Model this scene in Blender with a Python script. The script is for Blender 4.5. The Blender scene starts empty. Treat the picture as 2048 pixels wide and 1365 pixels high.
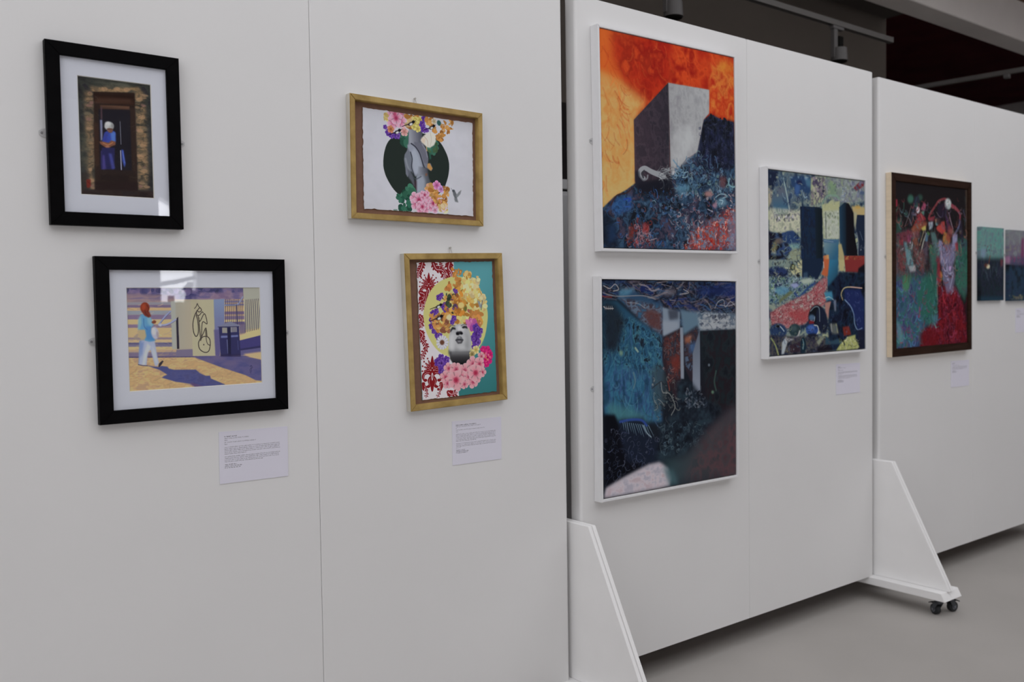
import bpy, bmesh, math, random
import numpy as np
from mathutils import Vector, Matrix
C = bpy.context.scene
COL = C.collection
R = math.radians
# ------------------------------------------------------------------ camera
cam_d = bpy.data.cameras.new('camera'); cam = bpy.data.objects.new('camera', cam_d); COL.objects.link(cam)
cam_d.sensor_width = 36; cam_d.lens = 32.52; cam_d.clip_end = 200
cam.matrix_world = Matrix(((0.788393, 0.033958, -0.614234, -2.1821), (-0.614992, 0.019411, -0.788294, -2.4181), (-0.014847, 0.999235, 0.036187, 1.4248), (0, 0, 0, 1)))
cam_d.dof.use_dof = True; cam_d.dof.focus_distance = 2.75; cam_d.dof.aperture_fstop = 3.2
C.camera = cam
# ------------------------------------------------------------------ daylight, exposure
C.view_settings.view_transform = 'Standard'; C.view_settings.look = 'None'
C.view_settings.gamma = 1; C.view_settings.exposure = 0; C.view_settings.use_curve_mapping = False
wd = bpy.data.worlds.new('overcast_sky'); C.world = wd; wd.use_nodes = True
wd.node_tree.nodes['Background'].inputs[0].default_value = (.91, .925, .985, 1); wd.node_tree.nodes['Background'].inputs[1].default_value = 10
def portal(name, x, y, z, sx, sy, rot=(0, 0, 0)):
    # light portal at a glazed opening: it only guides the sampling of the sky seen through that opening
    l = bpy.data.lights.new(name, 'AREA'); l.shape = 'RECTANGLE'; l.size = sx; l.size_y = sy; l.cycles.is_portal = True
    o = bpy.data.objects.new(name, l); COL.objects.link(o); o.location = (x, y, z); o.rotation_euler = rot
portal('skylight_portal', -.2, -2.6, 3.84, 11.6, 4.8)
portal('side_window_portal', -7.98, -4.4, 2.0, 5.6, 2.4, (R(90), 0, R(-90)))
portal('front_window_portal', 7.5, -8.95, 1.7, 7, 2.6, (R(90), 0, R(180)))
portal('tall_window_portal', 1.56, -8.95, 2.2, .48, 1.3, (R(90), 0, R(180)))
TOP_GLAZING, SIDE_FILL, FRONT_FILL = .150, .30, .135      # share of sky light passed by the added dimming panes, set to balance the room
# ------------------------------------------------------------------ materials
def nm(name, col, rough=.6, spec=.3, metal=0, noise=0, nscale=40, bump=0, bscale=300, stretch=(1, 1, 1), col2=None):
    m = bpy.data.materials.new(name); m.use_nodes = True; nt = m.node_tree; b = nt.nodes['Principled BSDF']
    b.inputs['Base Color'].default_value = (*col, 1); b.inputs['Roughness'].default_value = rough
    b.inputs['Specular IOR Level'].default_value = spec; b.inputs['Metallic'].default_value = metal
    tc = nt.nodes.new('ShaderNodeTexCoord'); mp = nt.nodes.new('ShaderNodeMapping'); mp.inputs['Scale'].default_value = stretch
    nt.links.new(tc.outputs['Object'], mp.inputs[0])
    if noise or col2:
        n = nt.nodes.new('ShaderNodeTexNoise'); n.inputs['Scale'].default_value = nscale; n.inputs['Detail'].default_value = 5
        nt.links.new(mp.outputs[0], n.inputs['Vector'])
        r = nt.nodes.new('ShaderNodeValToRGB'); r.color_ramp.elements[0].position = .3; r.color_ramp.elements[1].position = .7
        c2 = col2 or tuple(min(1, c * (1 + noise)) for c in col)
        c1 = col if col2 else tuple(c * (1 - noise) for c in col)
        r.color_ramp.elements[0].color = (*c1, 1); r.color_ramp.elements[1].color = (*c2, 1)
        nt.links.new(n.outputs[0], r.inputs[0]); nt.links.new(r.outputs[0], b.inputs['Base Color'])
    if bump:
        n2 = nt.nodes.new('ShaderNodeTexNoise'); n2.inputs['Scale'].default_value = bscale; n2.inputs['Detail'].default_value = 3
        nt.links.new(mp.outputs[0], n2.inputs['Vector'])
        bp = nt.nodes.new('ShaderNodeBump'); bp.inputs['Strength'].default_value = bump; bp.inputs['Distance'].default_value = .002
        nt.links.new(n2.outputs[0], bp.inputs['Height']); nt.links.new(bp.outputs[0], b.inputs['Normal'])
    return m
M = dict(
    panel=nm('white_panel_paint', (.79, .785, .78), .55, .25, noise=.012, nscale=2.2, bump=.05, bscale=90),
    stand=nm('white_stand_paint', (.90, .895, .89), .5, .25, noise=.015, nscale=8, bump=.04, bscale=120),
    black=nm('black_satin_frame', (.0036, .0034, .0038), .45, .03, noise=.15, nscale=30),
    mat=nm('white_mount_board', (.795, .815, .885), .8, .1, noise=.01, nscale=300),
    bevel=nm('cream_board_core', (.80, .78, .72), .8, .1),
    gold=nm('worn_gold_leaf', (.52, .36, .125), .5, .3, .15, col2=(.33, .215, .065), nscale=22, bump=.25, bscale=120, stretch=(1, 1, 1)),
    brown=nm('brown_backing_card', (.23, .128, .09), .85, .1, noise=.06, nscale=60),
    wfr=nm('white_frame_paint', (.80, .80, .81), .5, .25, noise=.015, nscale=30),
    dark=nm('dark_gap_lining', (.03, .03, .035), .8, .1),
    walnut=nm('dark_brown_frame', (.022, .011, .007), .5, .05, col2=(.040, .020, .014), nscale=6, stretch=(1, 1, 12)),
    pale=nm('bare_pine_side', (.74, .62, .46), .65, .2, noise=.06, nscale=9, stretch=(1, 1, 8)),
    raw=nm('whitewashed_frame_side', (.56, .53, .47), .7, .2, noise=.1, nscale=14),
    plate=nm('zinc_hanging_plate', (.62, .62, .62), .4, .4, .3, noise=.05, nscale=90),
    screw=nm('steel_screw', (.35, .35, .36), .35, .5, .7),
    wire=nm('picture_wire', (.50, .48, .45), .4, .5, .5),
    castor=nm('dark_castor_rubber', (.018, .020, .022), .5, .35, noise=.1, nscale=60),
    steel=nm('zinc_castor_fork', (.07, .075, .085), .4, .5, .5, noise=.1, nscale=40),
    hub=nm('grey_wheel_hub', (.16, .17, .19), .45, .4),
    floor=nm('grey_resin_floor', (.41, .388, .366), .6, .1, noise=.05, nscale=1.6, bump=.04, bscale=60),
    backwall=nm('dark_brown_wall_paint', (.108, .092, .080), .8, .1, noise=.06, nscale=1.5),
    soffit=nm('pale_beam_paint', (.80, .76, .73), .7, .2, noise=.04, nscale=3),
    timber=nm('brown_timber_ceiling', (.16, .085, .06), .7, .2, col2=(.24, .13, .09), nscale=3, stretch=(1, 8, 1)),
    void=nm('maroon_void_paint', (.085, .016, .019), .85, .1, noise=.2, nscale=2),
    ceil=nm('grey_ceiling_paint', (.10, .088, .082), .85, .1, noise=.05, nscale=2),
    room=nm('white_room_wall', (.74, .73, .72), .8, .15, noise=.02, nscale=2),
    track=nm('grey_track_metal', (.12, .112, .106), .5, .3, .2, noise=.04, nscale=20),
    lamp=nm('grey_lamp_body', (.11, .104, .102), .5, .3, .1, noise=.04, nscale=20),
    lens=nm('dark_lamp_lens', (.006, .0055, .005), .6, .05),
    blackb=nm('black_board_face', (.012, .009, .010), .7, .15),
    cab=nm('pale_grey_cabinet', (.52, .52, .53), .5, .3, noise=.02, nscale=6),
)
def glass_mat():
    m = bpy.data.materials.new('picture_glass'); m.use_nodes = True; nt = m.node_tree; nt.nodes.clear()
    o = nt.nodes.new('ShaderNodeOutputMaterial'); x = nt.nodes.new('ShaderNodeMixShader')
    t = nt.nodes.new('ShaderNodeBsdfTransparent'); t.inputs[0].default_value = (.985, .988, .992, 1)
    g = nt.nodes.new('ShaderNodeBsdfGlossy'); g.inputs['Roughness'].default_value = .003
    f = nt.nodes.new('ShaderNodeFresnel'); f.inputs[0].default_value = 1.62
    ge = nt.nodes.new('ShaderNodeNewGeometry'); iv = nt.nodes.new('ShaderNodeMath'); iv.operation = 'SUBTRACT'; iv.inputs[0].default_value = 1; nt.links.new(ge.outputs['Backfacing'], iv.inputs[1])
    mu = nt.nodes.new('ShaderNodeMath'); mu.operation = 'MULTIPLY'; nt.links.new(f.outputs[0], mu.inputs[0]); nt.links.new(iv.outputs[0], mu.inputs[1])     # the front face of the thin pane mirrors
    nt.links.new(mu.outputs[0], x.inputs[0]); nt.links.new(t.outputs[0], x.inputs[1]); nt.links.new(g.outputs[0], x.inputs[2]); nt.links.new(x.outputs[0], o.inputs[0])
    return m
M['glass'] = glass_mat()
# ---- numpy picture painter: every print is drawn from strokes, shapes and noise ----
def _vn(h, w, cx, cy, rng):
    gh, gw = int(h / cy) + 3, int(w / cx) + 3
    g = rng.random((gh, gw))
    y = np.arange(h) / cy; x = np.arange(w) / cx
    yi = y.astype(int); xi = x.astype(int)
    fy = y - yi; fx = x - xi
    fy = (fy * fy * (3 - 2 * fy))[:, None]; fx = (fx * fx * (3 - 2 * fx))[None]
    a = g[yi][:, xi]; b = g[yi][:, xi + 1]; c = g[yi + 1][:, xi]; d = g[yi + 1][:, xi + 1]
    return (a * (1 - fx) + b * fx) * (1 - fy) + (c * (1 - fx) + d * fx) * fy
def fbm(h, w, cell, rng, ax=1.0, octs=4):
    n = np.zeros((h, w)); a = 1.0
    for o in range(octs):
        c = max(cell / 2 ** o, 1.3)
        n += a * (_vn(h, w, max(c * ax, 1.3), c, rng) - .5); a *= .55
    return n
def blur(m, r):
    r = int(round(r))
    if r < 1: return m
    for ax in (0, 1):
        for _ in range(2):
            p = np.pad(m, [(r + 1, r) if k == ax else (0, 0) for k in range(2)], mode='edge')
            cs = np.cumsum(p, ax)
            m = (np.take(cs, range(2 * r + 1, cs.shape[ax]), ax) - np.take(cs, range(0, cs.shape[ax] - 2 * r - 1), ax)) / (2 * r + 1)
    return m
class Painter:
    def __init__(s, wu, hu, px):
        s.k = px / hu; s.h = int(px); s.w = int(round(wu * s.k)); s.a = np.zeros((s.h, s.w, 3))
    def bb(s, p, pad=0):
        x0 = max(int(p[:, 0].min() - pad), 0); x1 = min(int(p[:, 0].max() + pad) + 2, s.w)
        y0 = max(int(p[:, 1].min() - pad), 0); y1 = min(int(p[:, 1].max() + pad) + 2, s.h)
        return x0, max(x1, x0), y0, max(y1, y0)
    def P(s, f): return np.array(f, float).reshape(-1, 2) * s.k
    def mask(s, f, soft=0):
        if f is None: return (0, s.w, 0, s.h), np.ones((s.h, s.w))
        p = s.P(f); soft = soft * s.k
        x0, x1, y0, y1 = b = s.bb(p, soft * 2 + 1)
        X = np.arange(x0, x1)[None] + .5; Y = np.arange(y0, y1)[:, None] + .5
        m = np.zeros((y1 - y0, x1 - x0), bool); q = np.roll(p, -1, 0)
        for (ax, ay), (bx, by) in zip(p, q):
            if ay == by: continue
            m ^= ((ay > Y) != (by > Y)) & (X < (bx - ax) * (Y - ay) / (by - ay) + ax)
        return b, blur(m.astype(float), soft)
    def put(s, b, m, col):
        x0, x1, y0, y1 = b
        if m.size == 0: return
        r = s.a[y0:y1, x0:x1]; r += m[..., None] * (np.asarray(col, float) - r)
    def p(s, f, c, soft=0, al=1.0):
        b, m = s.mask(f, soft); s.put(b, m * al, c)
    def g(s, f, ln, c0, c1, soft=0, al=1.0):
        b, m = s.mask(f, soft); q = s.P(ln); d = q[1] - q[0]
        X = np.arange(b[0], b[1])[None] + .5; Y = np.arange(b[2], b[3])[:, None] + .5
        t = np.clip(((X - q[0, 0]) * d[0] + (Y - q[0, 1]) * d[1]) / (d @ d), 0, 1)[..., None]
        s.put(b, m * al, np.array(c0) * (1 - t) + np.array(c1) * t)
    def m(s, f, cols, cell, ax=1.0, seed=1, soft=0, al=1.0, warp=0, con=.3):
        b, m = s.mask(f, soft); h, w = m.shape
        if m.size == 0: return
        rng = np.random.default_rng(seed); n = fbm(h, w, cell * s.k, rng, ax)
        if warp:
            wx = fbm(h, w, cell * s.k * 1.5, rng) * warp * s.k; wy = fbm(h, w, cell * s.k * 1.5, rng) * warp * s.k
            Y, X = np.mgrid[0:h, 0:w]
            n = n[np.clip(Y + wy, 0, h - 1).astype(int), np.clip(X + wx, 0, w - 1).astype(int)]
        t = np.clip((n - n.mean()) / (n.std() + 1e-9) * con + .5, 0, 1) * (len(cols) - 1)
        cc = np.array(cols, float)
        s.put(b, m * al, np.stack([np.interp(t, range(len(cols)), cc[:, k]) for k in range(3)], -1))
    def ln(s, f, wd, c, al=1.0, soft=0, tp=1.0, sm=1):
        p = s.P(f) if sm >= 0 else np.asarray(f)
        if sm > 0 and len(p) > 2:
            e = np.vstack([2 * p[0] - p[1], p, 2 * p[-1] - p[-2]]); o = []
            for i in range(1, len(e) - 2):
                for t in np.linspace(0, 1, 7)[:-1]:
                    a, b_, c_, d = e[i - 1:i + 3]
                    o.append(.5 * (2 * b_ + (c_ - a) * t + (2 * a - 5 * b_ + 4 * c_ - d) * t * t + (3 * b_ - a - 3 * c_ + d) * t ** 3))
            p = np.array(o + [e[-2]])
        hw = wd * s.k / 2; sf = max(soft * s.k, .7)
        x0, x1, y0, y1 = b = s.bb(p, hw + sf + 1)
        if x1 <= x0 or y1 <= y0: return
        X = np.arange(x0, x1)[None] + .5; Y = np.arange(y0, y1)[:, None] + .5
        best = np.zeros((y1 - y0, x1 - x0)); n = len(p) - 1
        for i in range(n):
            ax, ay = p[i]; dx, dy = p[i + 1] - p[i]; L = dx * dx + dy * dy + 1e-9
            t = np.clip(((X - ax) * dx + (Y - ay) * dy) / L, 0, 1)
            d = np.hypot(X - ax - t * dx, Y - ay - t * dy)
            wk = hw * (1 + (tp - 1) * (i + t) / n)
            best = np.maximum(best, np.clip((wk - d) / sf + .5, 0, 1))
        s.put(b, best * al, c)
    def e(s, cx, cy, rx, ry, rot, c, soft=0, al=1.0):
        t = np.linspace(0, 2 * np.pi, 33)[:-1]; a = np.radians(rot)
        x = rx * np.cos(t); y = ry * np.sin(t)
        s.p(np.stack([cx + x * np.cos(a) - y * np.sin(a), cy + x * np.sin(a) + y * np.cos(a)], -1), c, soft, al)
    def f(s, cx, cy, r, n, ce, cm, cc, rot=0, sq=1.0, dp=.3):
        cx, cy, r = cx * s.k, cy * s.k, r * s.k
        x0, x1, y0, y1 = b = s.bb(np.array([[cx - r, cy - r], [cx + r, cy + r]]), 1)
        if x1 <= x0 or y1 <= y0: return
        X = np.arange(x0, x1)[None] + .5 - cx; Y = (np.arange(y0, y1)[:, None] + .5 - cy) / sq
        rho = np.hypot(X, Y) / r; th = np.arctan2(Y, X) + np.radians(rot)
        lob = np.abs(np.cos(n * th / 2)); R = (1 - dp) + dp * lob ** .5
        t = np.clip(rho / R, 0, 1)[..., None]
        col = np.where(t < .5, np.array(cc) * (1 - 2 * t) + np.array(cm) * 2 * t, np.array(cm) * (2 - 2 * t) + np.array(ce) * (2 * t - 1))
        sh = 1 - .28 * (1 - np.clip(lob * 2.2, 0, 1)) * np.clip(rho * 2, 0, 1)
        s.put(b, np.clip((R - rho) * r / 1.5 + .5, 0, 1), col * sh[..., None])
    def l(s, f, n, size, elong, cols, seed=1, al=.95, var=.5):
        b, m = s.mask(f); rng = np.random.default_rng(seed); ys, xs = np.nonzero(m > .5)
        if not len(ys): return
        for _ in range(n):
            i = rng.integers(len(ys)); c = np.array(cols[rng.integers(len(cols))], float) * rng.uniform(.85, 1.12)
            r = size * rng.uniform(1 - var, 1 + var)
            s.e((xs[i] + b[0]) / s.k, (ys[i] + b[2]) / s.k, r, r / elong, rng.uniform(0, 180), np.clip(c, 0, 255), 0, al)
    def s_(s, f, n, ln, wd, cols, seed=1, al=.8, curl=.5, ang=None, spread=3.2):
        b, m = s.mask(f); rng = np.random.default_rng(seed); ys, xs = np.nonzero(m > .5)
        if not len(ys): return
        for _ in range(n):
            i = rng.integers(len(ys)); x, y = xs[i] + b[0], ys[i] + b[2]
            a = (0 if ang is None else np.radians(ang)) + rng.uniform(-spread, spread); q = [(x, y)]; da = rng.normal() * curl
            k = 7; st = ln * s.k * rng.uniform(.5, 1.4) / k
            for _ in range(k):
                da += rng.normal() * curl * .4; a += da; x += st * np.cos(a); y += st * np.sin(a); q.append((x, y))
            c = np.clip(np.array(cols[rng.integers(len(cols))], float) * rng.uniform(.8, 1.15), 0, 255)
            s.ln(np.array(q), wd * rng.uniform(.5, 1.4), c, al * rng.uniform(.6, 1), 0, rng.uniform(.3, 1.2), -1)
    def tx(s, x, y, w, h, c, seed=1, al=.9):
        rng = np.random.default_rng(seed); X = x
        while X < x + w - h * .5:
            n = rng.integers(2, 9)
            for _ in range(n):
                if X > x + w: break
                hh = h * rng.choice([.72, .72, 1.0]); ww = h * .42
                k = rng.integers(3)
                if k == 0: s.p([X, y + h - hh, X + ww, y + h - hh, X + ww, y + h, X, y + h], c, 0, al * .62)
                elif k == 1:
                    s.p([X, y + h - hh, X + ww * .4, y + h - hh, X + ww * .4, y + h, X, y + h], c, 0, al)
                    s.p([X, y + h * .6, X + ww, y + h * .6, X + ww, y + h * .8, X, y + h * .8], c, 0, al)
                else: s.p([X, y + h - hh, X + ww, y + h - hh, X + ww * .5, y + h], c, 0, al)
                X += h * .56
            X += h * .5
    def run(s, ops):
        for o in ops: getattr(s, o[0])(*o[1:])
        return np.clip(s.a, 0, 255)

def print_mat(name, rgb, gain=1.6, sat=1.0, rough=.65, spec=.03, relief=.15, rscale=500):
    """a printed or painted surface: the painter's picture (kept in memory, no file) as the colour of the sheet"""
    h, w, _ = rgb.shape
    lin = np.where(rgb / 255 <= .04045, rgb / 255 / 12.92, ((rgb / 255 + .055) / 1.055) ** 2.4) * gain
    g_ = lin @ np.array((.2126, .7152, .0722)); lin = g_[..., None] + sat * (lin - g_[..., None])
    lin = np.clip(lin, 0, .88); s = np.where(lin <= .0031308, lin * 12.92, 1.055 * lin ** (1 / 2.4) - .055)
    a = np.ones((h, w, 4), np.float32); a[..., :3] = s[::-1]
    im = bpy.data.images.new(name, w, h, alpha=False); im.pixels.foreach_set(a.ravel()); im.update(); im.pack()
    m = nm(name, (.5, .5, .5), rough, spec, bump=relief, bscale=rscale); nt = m.node_tree
    t = nt.nodes.new('ShaderNodeTexImage'); t.image = im; t.extension = 'EXTEND'
    uv = nt.nodes.new('ShaderNodeUVMap'); nt.links.new(uv.outputs[0], t.inputs[0])
    nt.links.new(t.outputs[0], nt.nodes['Principled BSDF'].inputs['Base Color'])
    return m
# ------------------------------------------------------------------ mesh helpers
def link(o, parent=None):
    COL.objects.link(o)
    if parent is not None: o.parent = parent
    return o
def obj(name, bm, mats, parent=None, smooth=False):
    me = bpy.data.meshes.new(name); bm.normal_update(); bm.to_mesh(me); bm.free()
    for m in (mats if isinstance(mats, (list, tuple)) else [mats]): me.materials.append(M[m] if isinstance(m, str) else m)
    if smooth:
        for p in me.polygons: p.use_smooth = True
    return link(bpy.data.objects.new(name, me), parent)
def empty(name, loc, rot=(0, 0, 0)):
    o = bpy.data.objects.new(name, None); o.empty_display_size = .1; o.location = loc; o.rotation_euler = rot
    return link(o)
def tag(o, label=None, cat=None, group=None, kind=None):
    for k, v in (('label', label), ('category', cat), ('group', group), ('kind', kind)):
        if v: o[k] = v
    return o
def copy_tree(o, parent=None):
    c = o.copy(); COL.objects.link(c); c.parent = parent
    for ch in list(o.children): copy_tree(ch, c)
    return c
def box(bm, x0, x1, y0, y1, z0, z1, bev=0, seg=1, mat=0):
    vs = [bm.verts.new(p) for p in ((x0, y0, z0), (x1, y0, z0), (x1, y1, z0), (x0, y1, z0), (x0, y0, z1), (x1, y0, z1), (x1, y1, z1), (x0, y1, z1))]
    fs = [bm.faces.new([vs[i] for i in q]) for q in ((0, 3, 2, 1), (4, 5, 6, 7), (0, 1, 5, 4), (1, 2, 6, 5), (2, 3, 7, 6), (3, 0, 4, 7))]
    for f in fs: f.material_index = mat
    if bev:
        es = list({e for f in fs for e in f.edges})
        bmesh.ops.bevel(bm, geom=es, offset=bev, segments=seg, affect='EDGES', profile=.5, material=-1)
    return fs
def prism(bm, pts, axis, a, b, bev=0):
    """extrude a 2-D outline along an axis ('x','y','z') from a to b"""
    def P(p, t): return {'x': (t, p[0], p[1]), 'y': (p[0], t, p[1]), 'z': (p[0], p[1], t)}[axis]
    v0 = [bm.verts.new(P(p, a)) for p in pts]; v1 = [bm.verts.new(P(p, b)) for p in pts]; n = len(pts)
    fs = [bm.faces.new(v0), bm.faces.new(v1[::-1])] + [bm.faces.new((v0[i], v1[i], v1[(i + 1) % n], v0[(i + 1) % n])) for i in range(n)]
    bmesh.ops.recalc_face_normals(bm, faces=fs)
    if bev: bmesh.ops.bevel(bm, geom=list({e for f in fs for e in f.edges}), offset=bev, segments=1, affect='EDGES')
    return fs
def cyl(bm, c, r, h, axis='z', n=20, r2=None):
    ret = bmesh.ops.create_cone(bm, cap_ends=True, segments=n, radius1=r, radius2=r if r2 is None else r2, depth=h)
    m = {'z': Matrix(), 'x': Matrix.Rotation(R(90), 4, 'Y'), 'y': Matrix.Rotation(R(90), 4, 'X')}[axis]
    bmesh.ops.transform(bm, matrix=Matrix.Translation(c) @ m, verts=ret['verts'])
def tube(bm, pts, r, n=8):
    pts = [Vector(p) for p in pts]; prev = None
    for i, p in enumerate(pts):
        d = (pts[min(i + 1, len(pts) - 1)] - pts[max(i - 1, 0)]).normalized()
        a = d.orthogonal().normalized() if abs(d.y) > .99 else d.cross(Vector((0, 1, 0))).normalized(); b = d.cross(a)
        ring = [bm.verts.new(p + r * (math.cos(k * 2 * math.pi / n) * a + math.sin(k * 2 * math.pi / n) * b)) for k in range(n)]
        if prev:
            for k in range(n): bm.faces.new((prev[k], prev[(k + 1) % n], ring[(k + 1) % n], ring[k]))
        else: bm.faces.new(ring[::-1])
        prev = ring
    bm.faces.new(prev)
    bmesh.ops.recalc_face_normals(bm, faces=bm.faces[:])
def struct(name, bm, m, parent=None):
    o = obj(name, bm, m, parent)
    if parent is None: o['kind'] = 'structure'
    return o
def bx(*a, **k):
    bm = bmesh.new(); box(bm, *a, **k); return bm
# ------------------------------------------------------------------ the room
struct('floor', bx(-8, 13, -9, 6, -.1, 0), 'floor')
bm = bmesh.new(); box(bm, -8, 4.593, 1.5, 1.7, 0, 3.62); struct('wall_back', bm, 'backwall')
bm = bmesh.new(); box(bm, 4.493, 4.593, 1.7, 5.9, 0, 4.6); struct('wall_recess_side', bm, 'void')
bm = bmesh.new(); box(bm, 4.593, 13, 5.9, 6, 0, 4.6); struct('wall_recess_back', bm, 'void')
bm = bmesh.new(); box(bm, -8.1, -8, -9, -7.2, 0, 4.0); box(bm, -8.1, -8, -1.6, 1.7, 0, 4.0); box(bm, -8.1, -8, -7.2, -1.6, 0, .8); box(bm, -8.1, -8, -7.2, -1.6, 3.2, 4.0); struct('wall_left', bm, 'room')
struct('wall_right', bx(13, 13.1, -9, 6, 0, 4.6), 'room')
# front wall (behind the viewer) with one tall window whose head slopes with the roof, and an added wide fill opening
wx0, wx1, wz0, wz1 = 1.32, 1.80, 1.55, 2.84
bm = bmesh.new()
box(bm, -8, wx0, -9.2, -9, 0, 4.0); box(bm, wx1, 4, -9.2, -9, 0, 4.0); box(bm, 11, 13, -9.2, -9, 0, 4.0); box(bm, 4, 11, -9.2, -9, 0, .4); box(bm, 4, 11, -9.2, -9, 3.0, 4.0); box(bm, wx0, wx1, -9.2, -9, 0, wz0)
prism(bm, [(wx0, wz1), (wx1, wz1 - .26), (wx1, 4.0), (wx0, 4.0)], 'y', -9.2, -9)
struct('wall_front', bm, 'room')
bm = bmesh.new()
box(bm, wx0 - .05, wx0 + .02, -9.03, -8.98, wz0 - .05, wz1 + .02); box(bm, wx1 - .02, wx1 + .05, -9.03, -8.98, wz0 - .05, wz1 - .24); box(bm, wx0 - .05, wx1 + .05, -9.05, -8.96, wz0 - .05, wz0 + .005)
win = struct('window_1', bm, 'wfr')
bm = bmesh.new(); prism(bm, [(wx0 - .02, wz0 + .19), (wx0 + .2, wz0 + .215), (wx1 + .02, wz0 + .29), (wx1 + .02, wz0 + .335), (wx0 + .2, wz0 + .275), (wx0 - .02, wz0 + .235)], 'y', -9.09, -9.05); obj('opening_bar', bm, 'track', win)  # slanted bar added to cut a dark band across the mirrored window
bm = bmesh.new(); prism(bm, [(wx0 + .13, wz0), (wx0 + .13, wz0 + .08), (wx0 + .2, wz0 + .08), (wx0 + .2, wz0)], 'y', -9.09, -9.05)
prism(bm, [(wx1 - .15, wz0), (wx1 - .13, wz0 + .1), (wx1 - .17, wz0 + .17), (wx1 - .1, wz0 + .25), (wx1 - .04, wz0 + .25), (wx1 - .06, wz0 + .16), (wx1 + .02, wz0 + .1), (wx1 + .02, wz0)], 'y', -9.09, -9.05); obj('reflection_cutout', bm, 'track', win)  # dark shapes added to notch the window's reflection in the picture glass
def glazing(name, t, *b):  # transparent sheet added to dim the sky behind an opening
    m = bpy.data.materials.new('dimming_' + name); m.use_nodes = True; nt = m.node_tree; nt.nodes.clear()
    o = nt.nodes.new('ShaderNodeOutputMaterial'); x = nt.nodes.new('ShaderNodeBsdfTransparent'); x.inputs[0].default_value = (t, t * .985, t * .955, 1)
    nt.links.new(x.outputs[0], o.inputs[0])
    (x0, x1), (y0, y1), (z0, z1) = b; bm = bmesh.new()
    v = [bm.verts.new(p) for p in (((x0, y0, z0), (x1, y0, z0), (x1, y1, z0), (x0, y1, z0)) if z0 == z1 else ((x0, y0, z0), (x1, y1, z0), (x1, y1, z1), (x0, y0, z1)))]
    bm.faces.new(v); return struct(name, bm, m)
g2 = glazing('window_2', TOP_GLAZING, (-6, 5.6), (-5.0, -.2), (3.95, 3.95))
for k in range(7): obj('opening_bar', bx(-6 + k * 1.923, -5.94 + k * 1.923, -5.0, -.2, 3.9, 3.94), 'wfr', g2)
g3 = glazing('window_3', SIDE_FILL, (-8.05, -8.05), (-7.2, -1.6), (.8, 3.2))  # unseen side window, added as fill for left-facing surfaces
for k in range(5): obj('opening_bar', bx(-8.04, -8.0, -7.2 + k * 1.385, -7.14 + k * 1.385, .8, 3.2), 'wfr', g3)
g4 = glazing('window_4', FRONT_FILL, (4, 11), (-9.1, -9.1), (.4, 3.0))  # unseen wide window, added as frontal fill for the lower panels
for k in range(6): obj('opening_bar', bx(4 + k * 1.388, 4.06 + k * 1.388, -9.08, -9.0, .4, 3.0), 'wfr', g4)
# ceilings
bm = bmesh.new()
box(bm, -8, 13, -.2, 1.03, 3.86, 4.0); box(bm, -8, 13, -9, -5.0, 3.86, 4.0); box(bm, -8, -6, -5.0, -.2, 3.86, 4.0); box(bm, 5.6, 13, -5.0, -.2, 3.86, 4.0)
struct('ceiling', bm, 'timber')
bm = bmesh.new(); box(bm, -8, 4.593, 1.23, 1.7, 3.62, 3.72); struct('ceiling_back', bm, 'ceil')
bm = bmesh.new(); box(bm, 4.5, 13, 1.23, 6, 4.5, 4.6); struct('ceiling_recess', bm, 'void')
bm = bmesh.new(); box(bm, -8, 13, 1.035, 1.235, 3.55, 4.6, .006); struct('trim_beam', bm, 'soffit')
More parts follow.
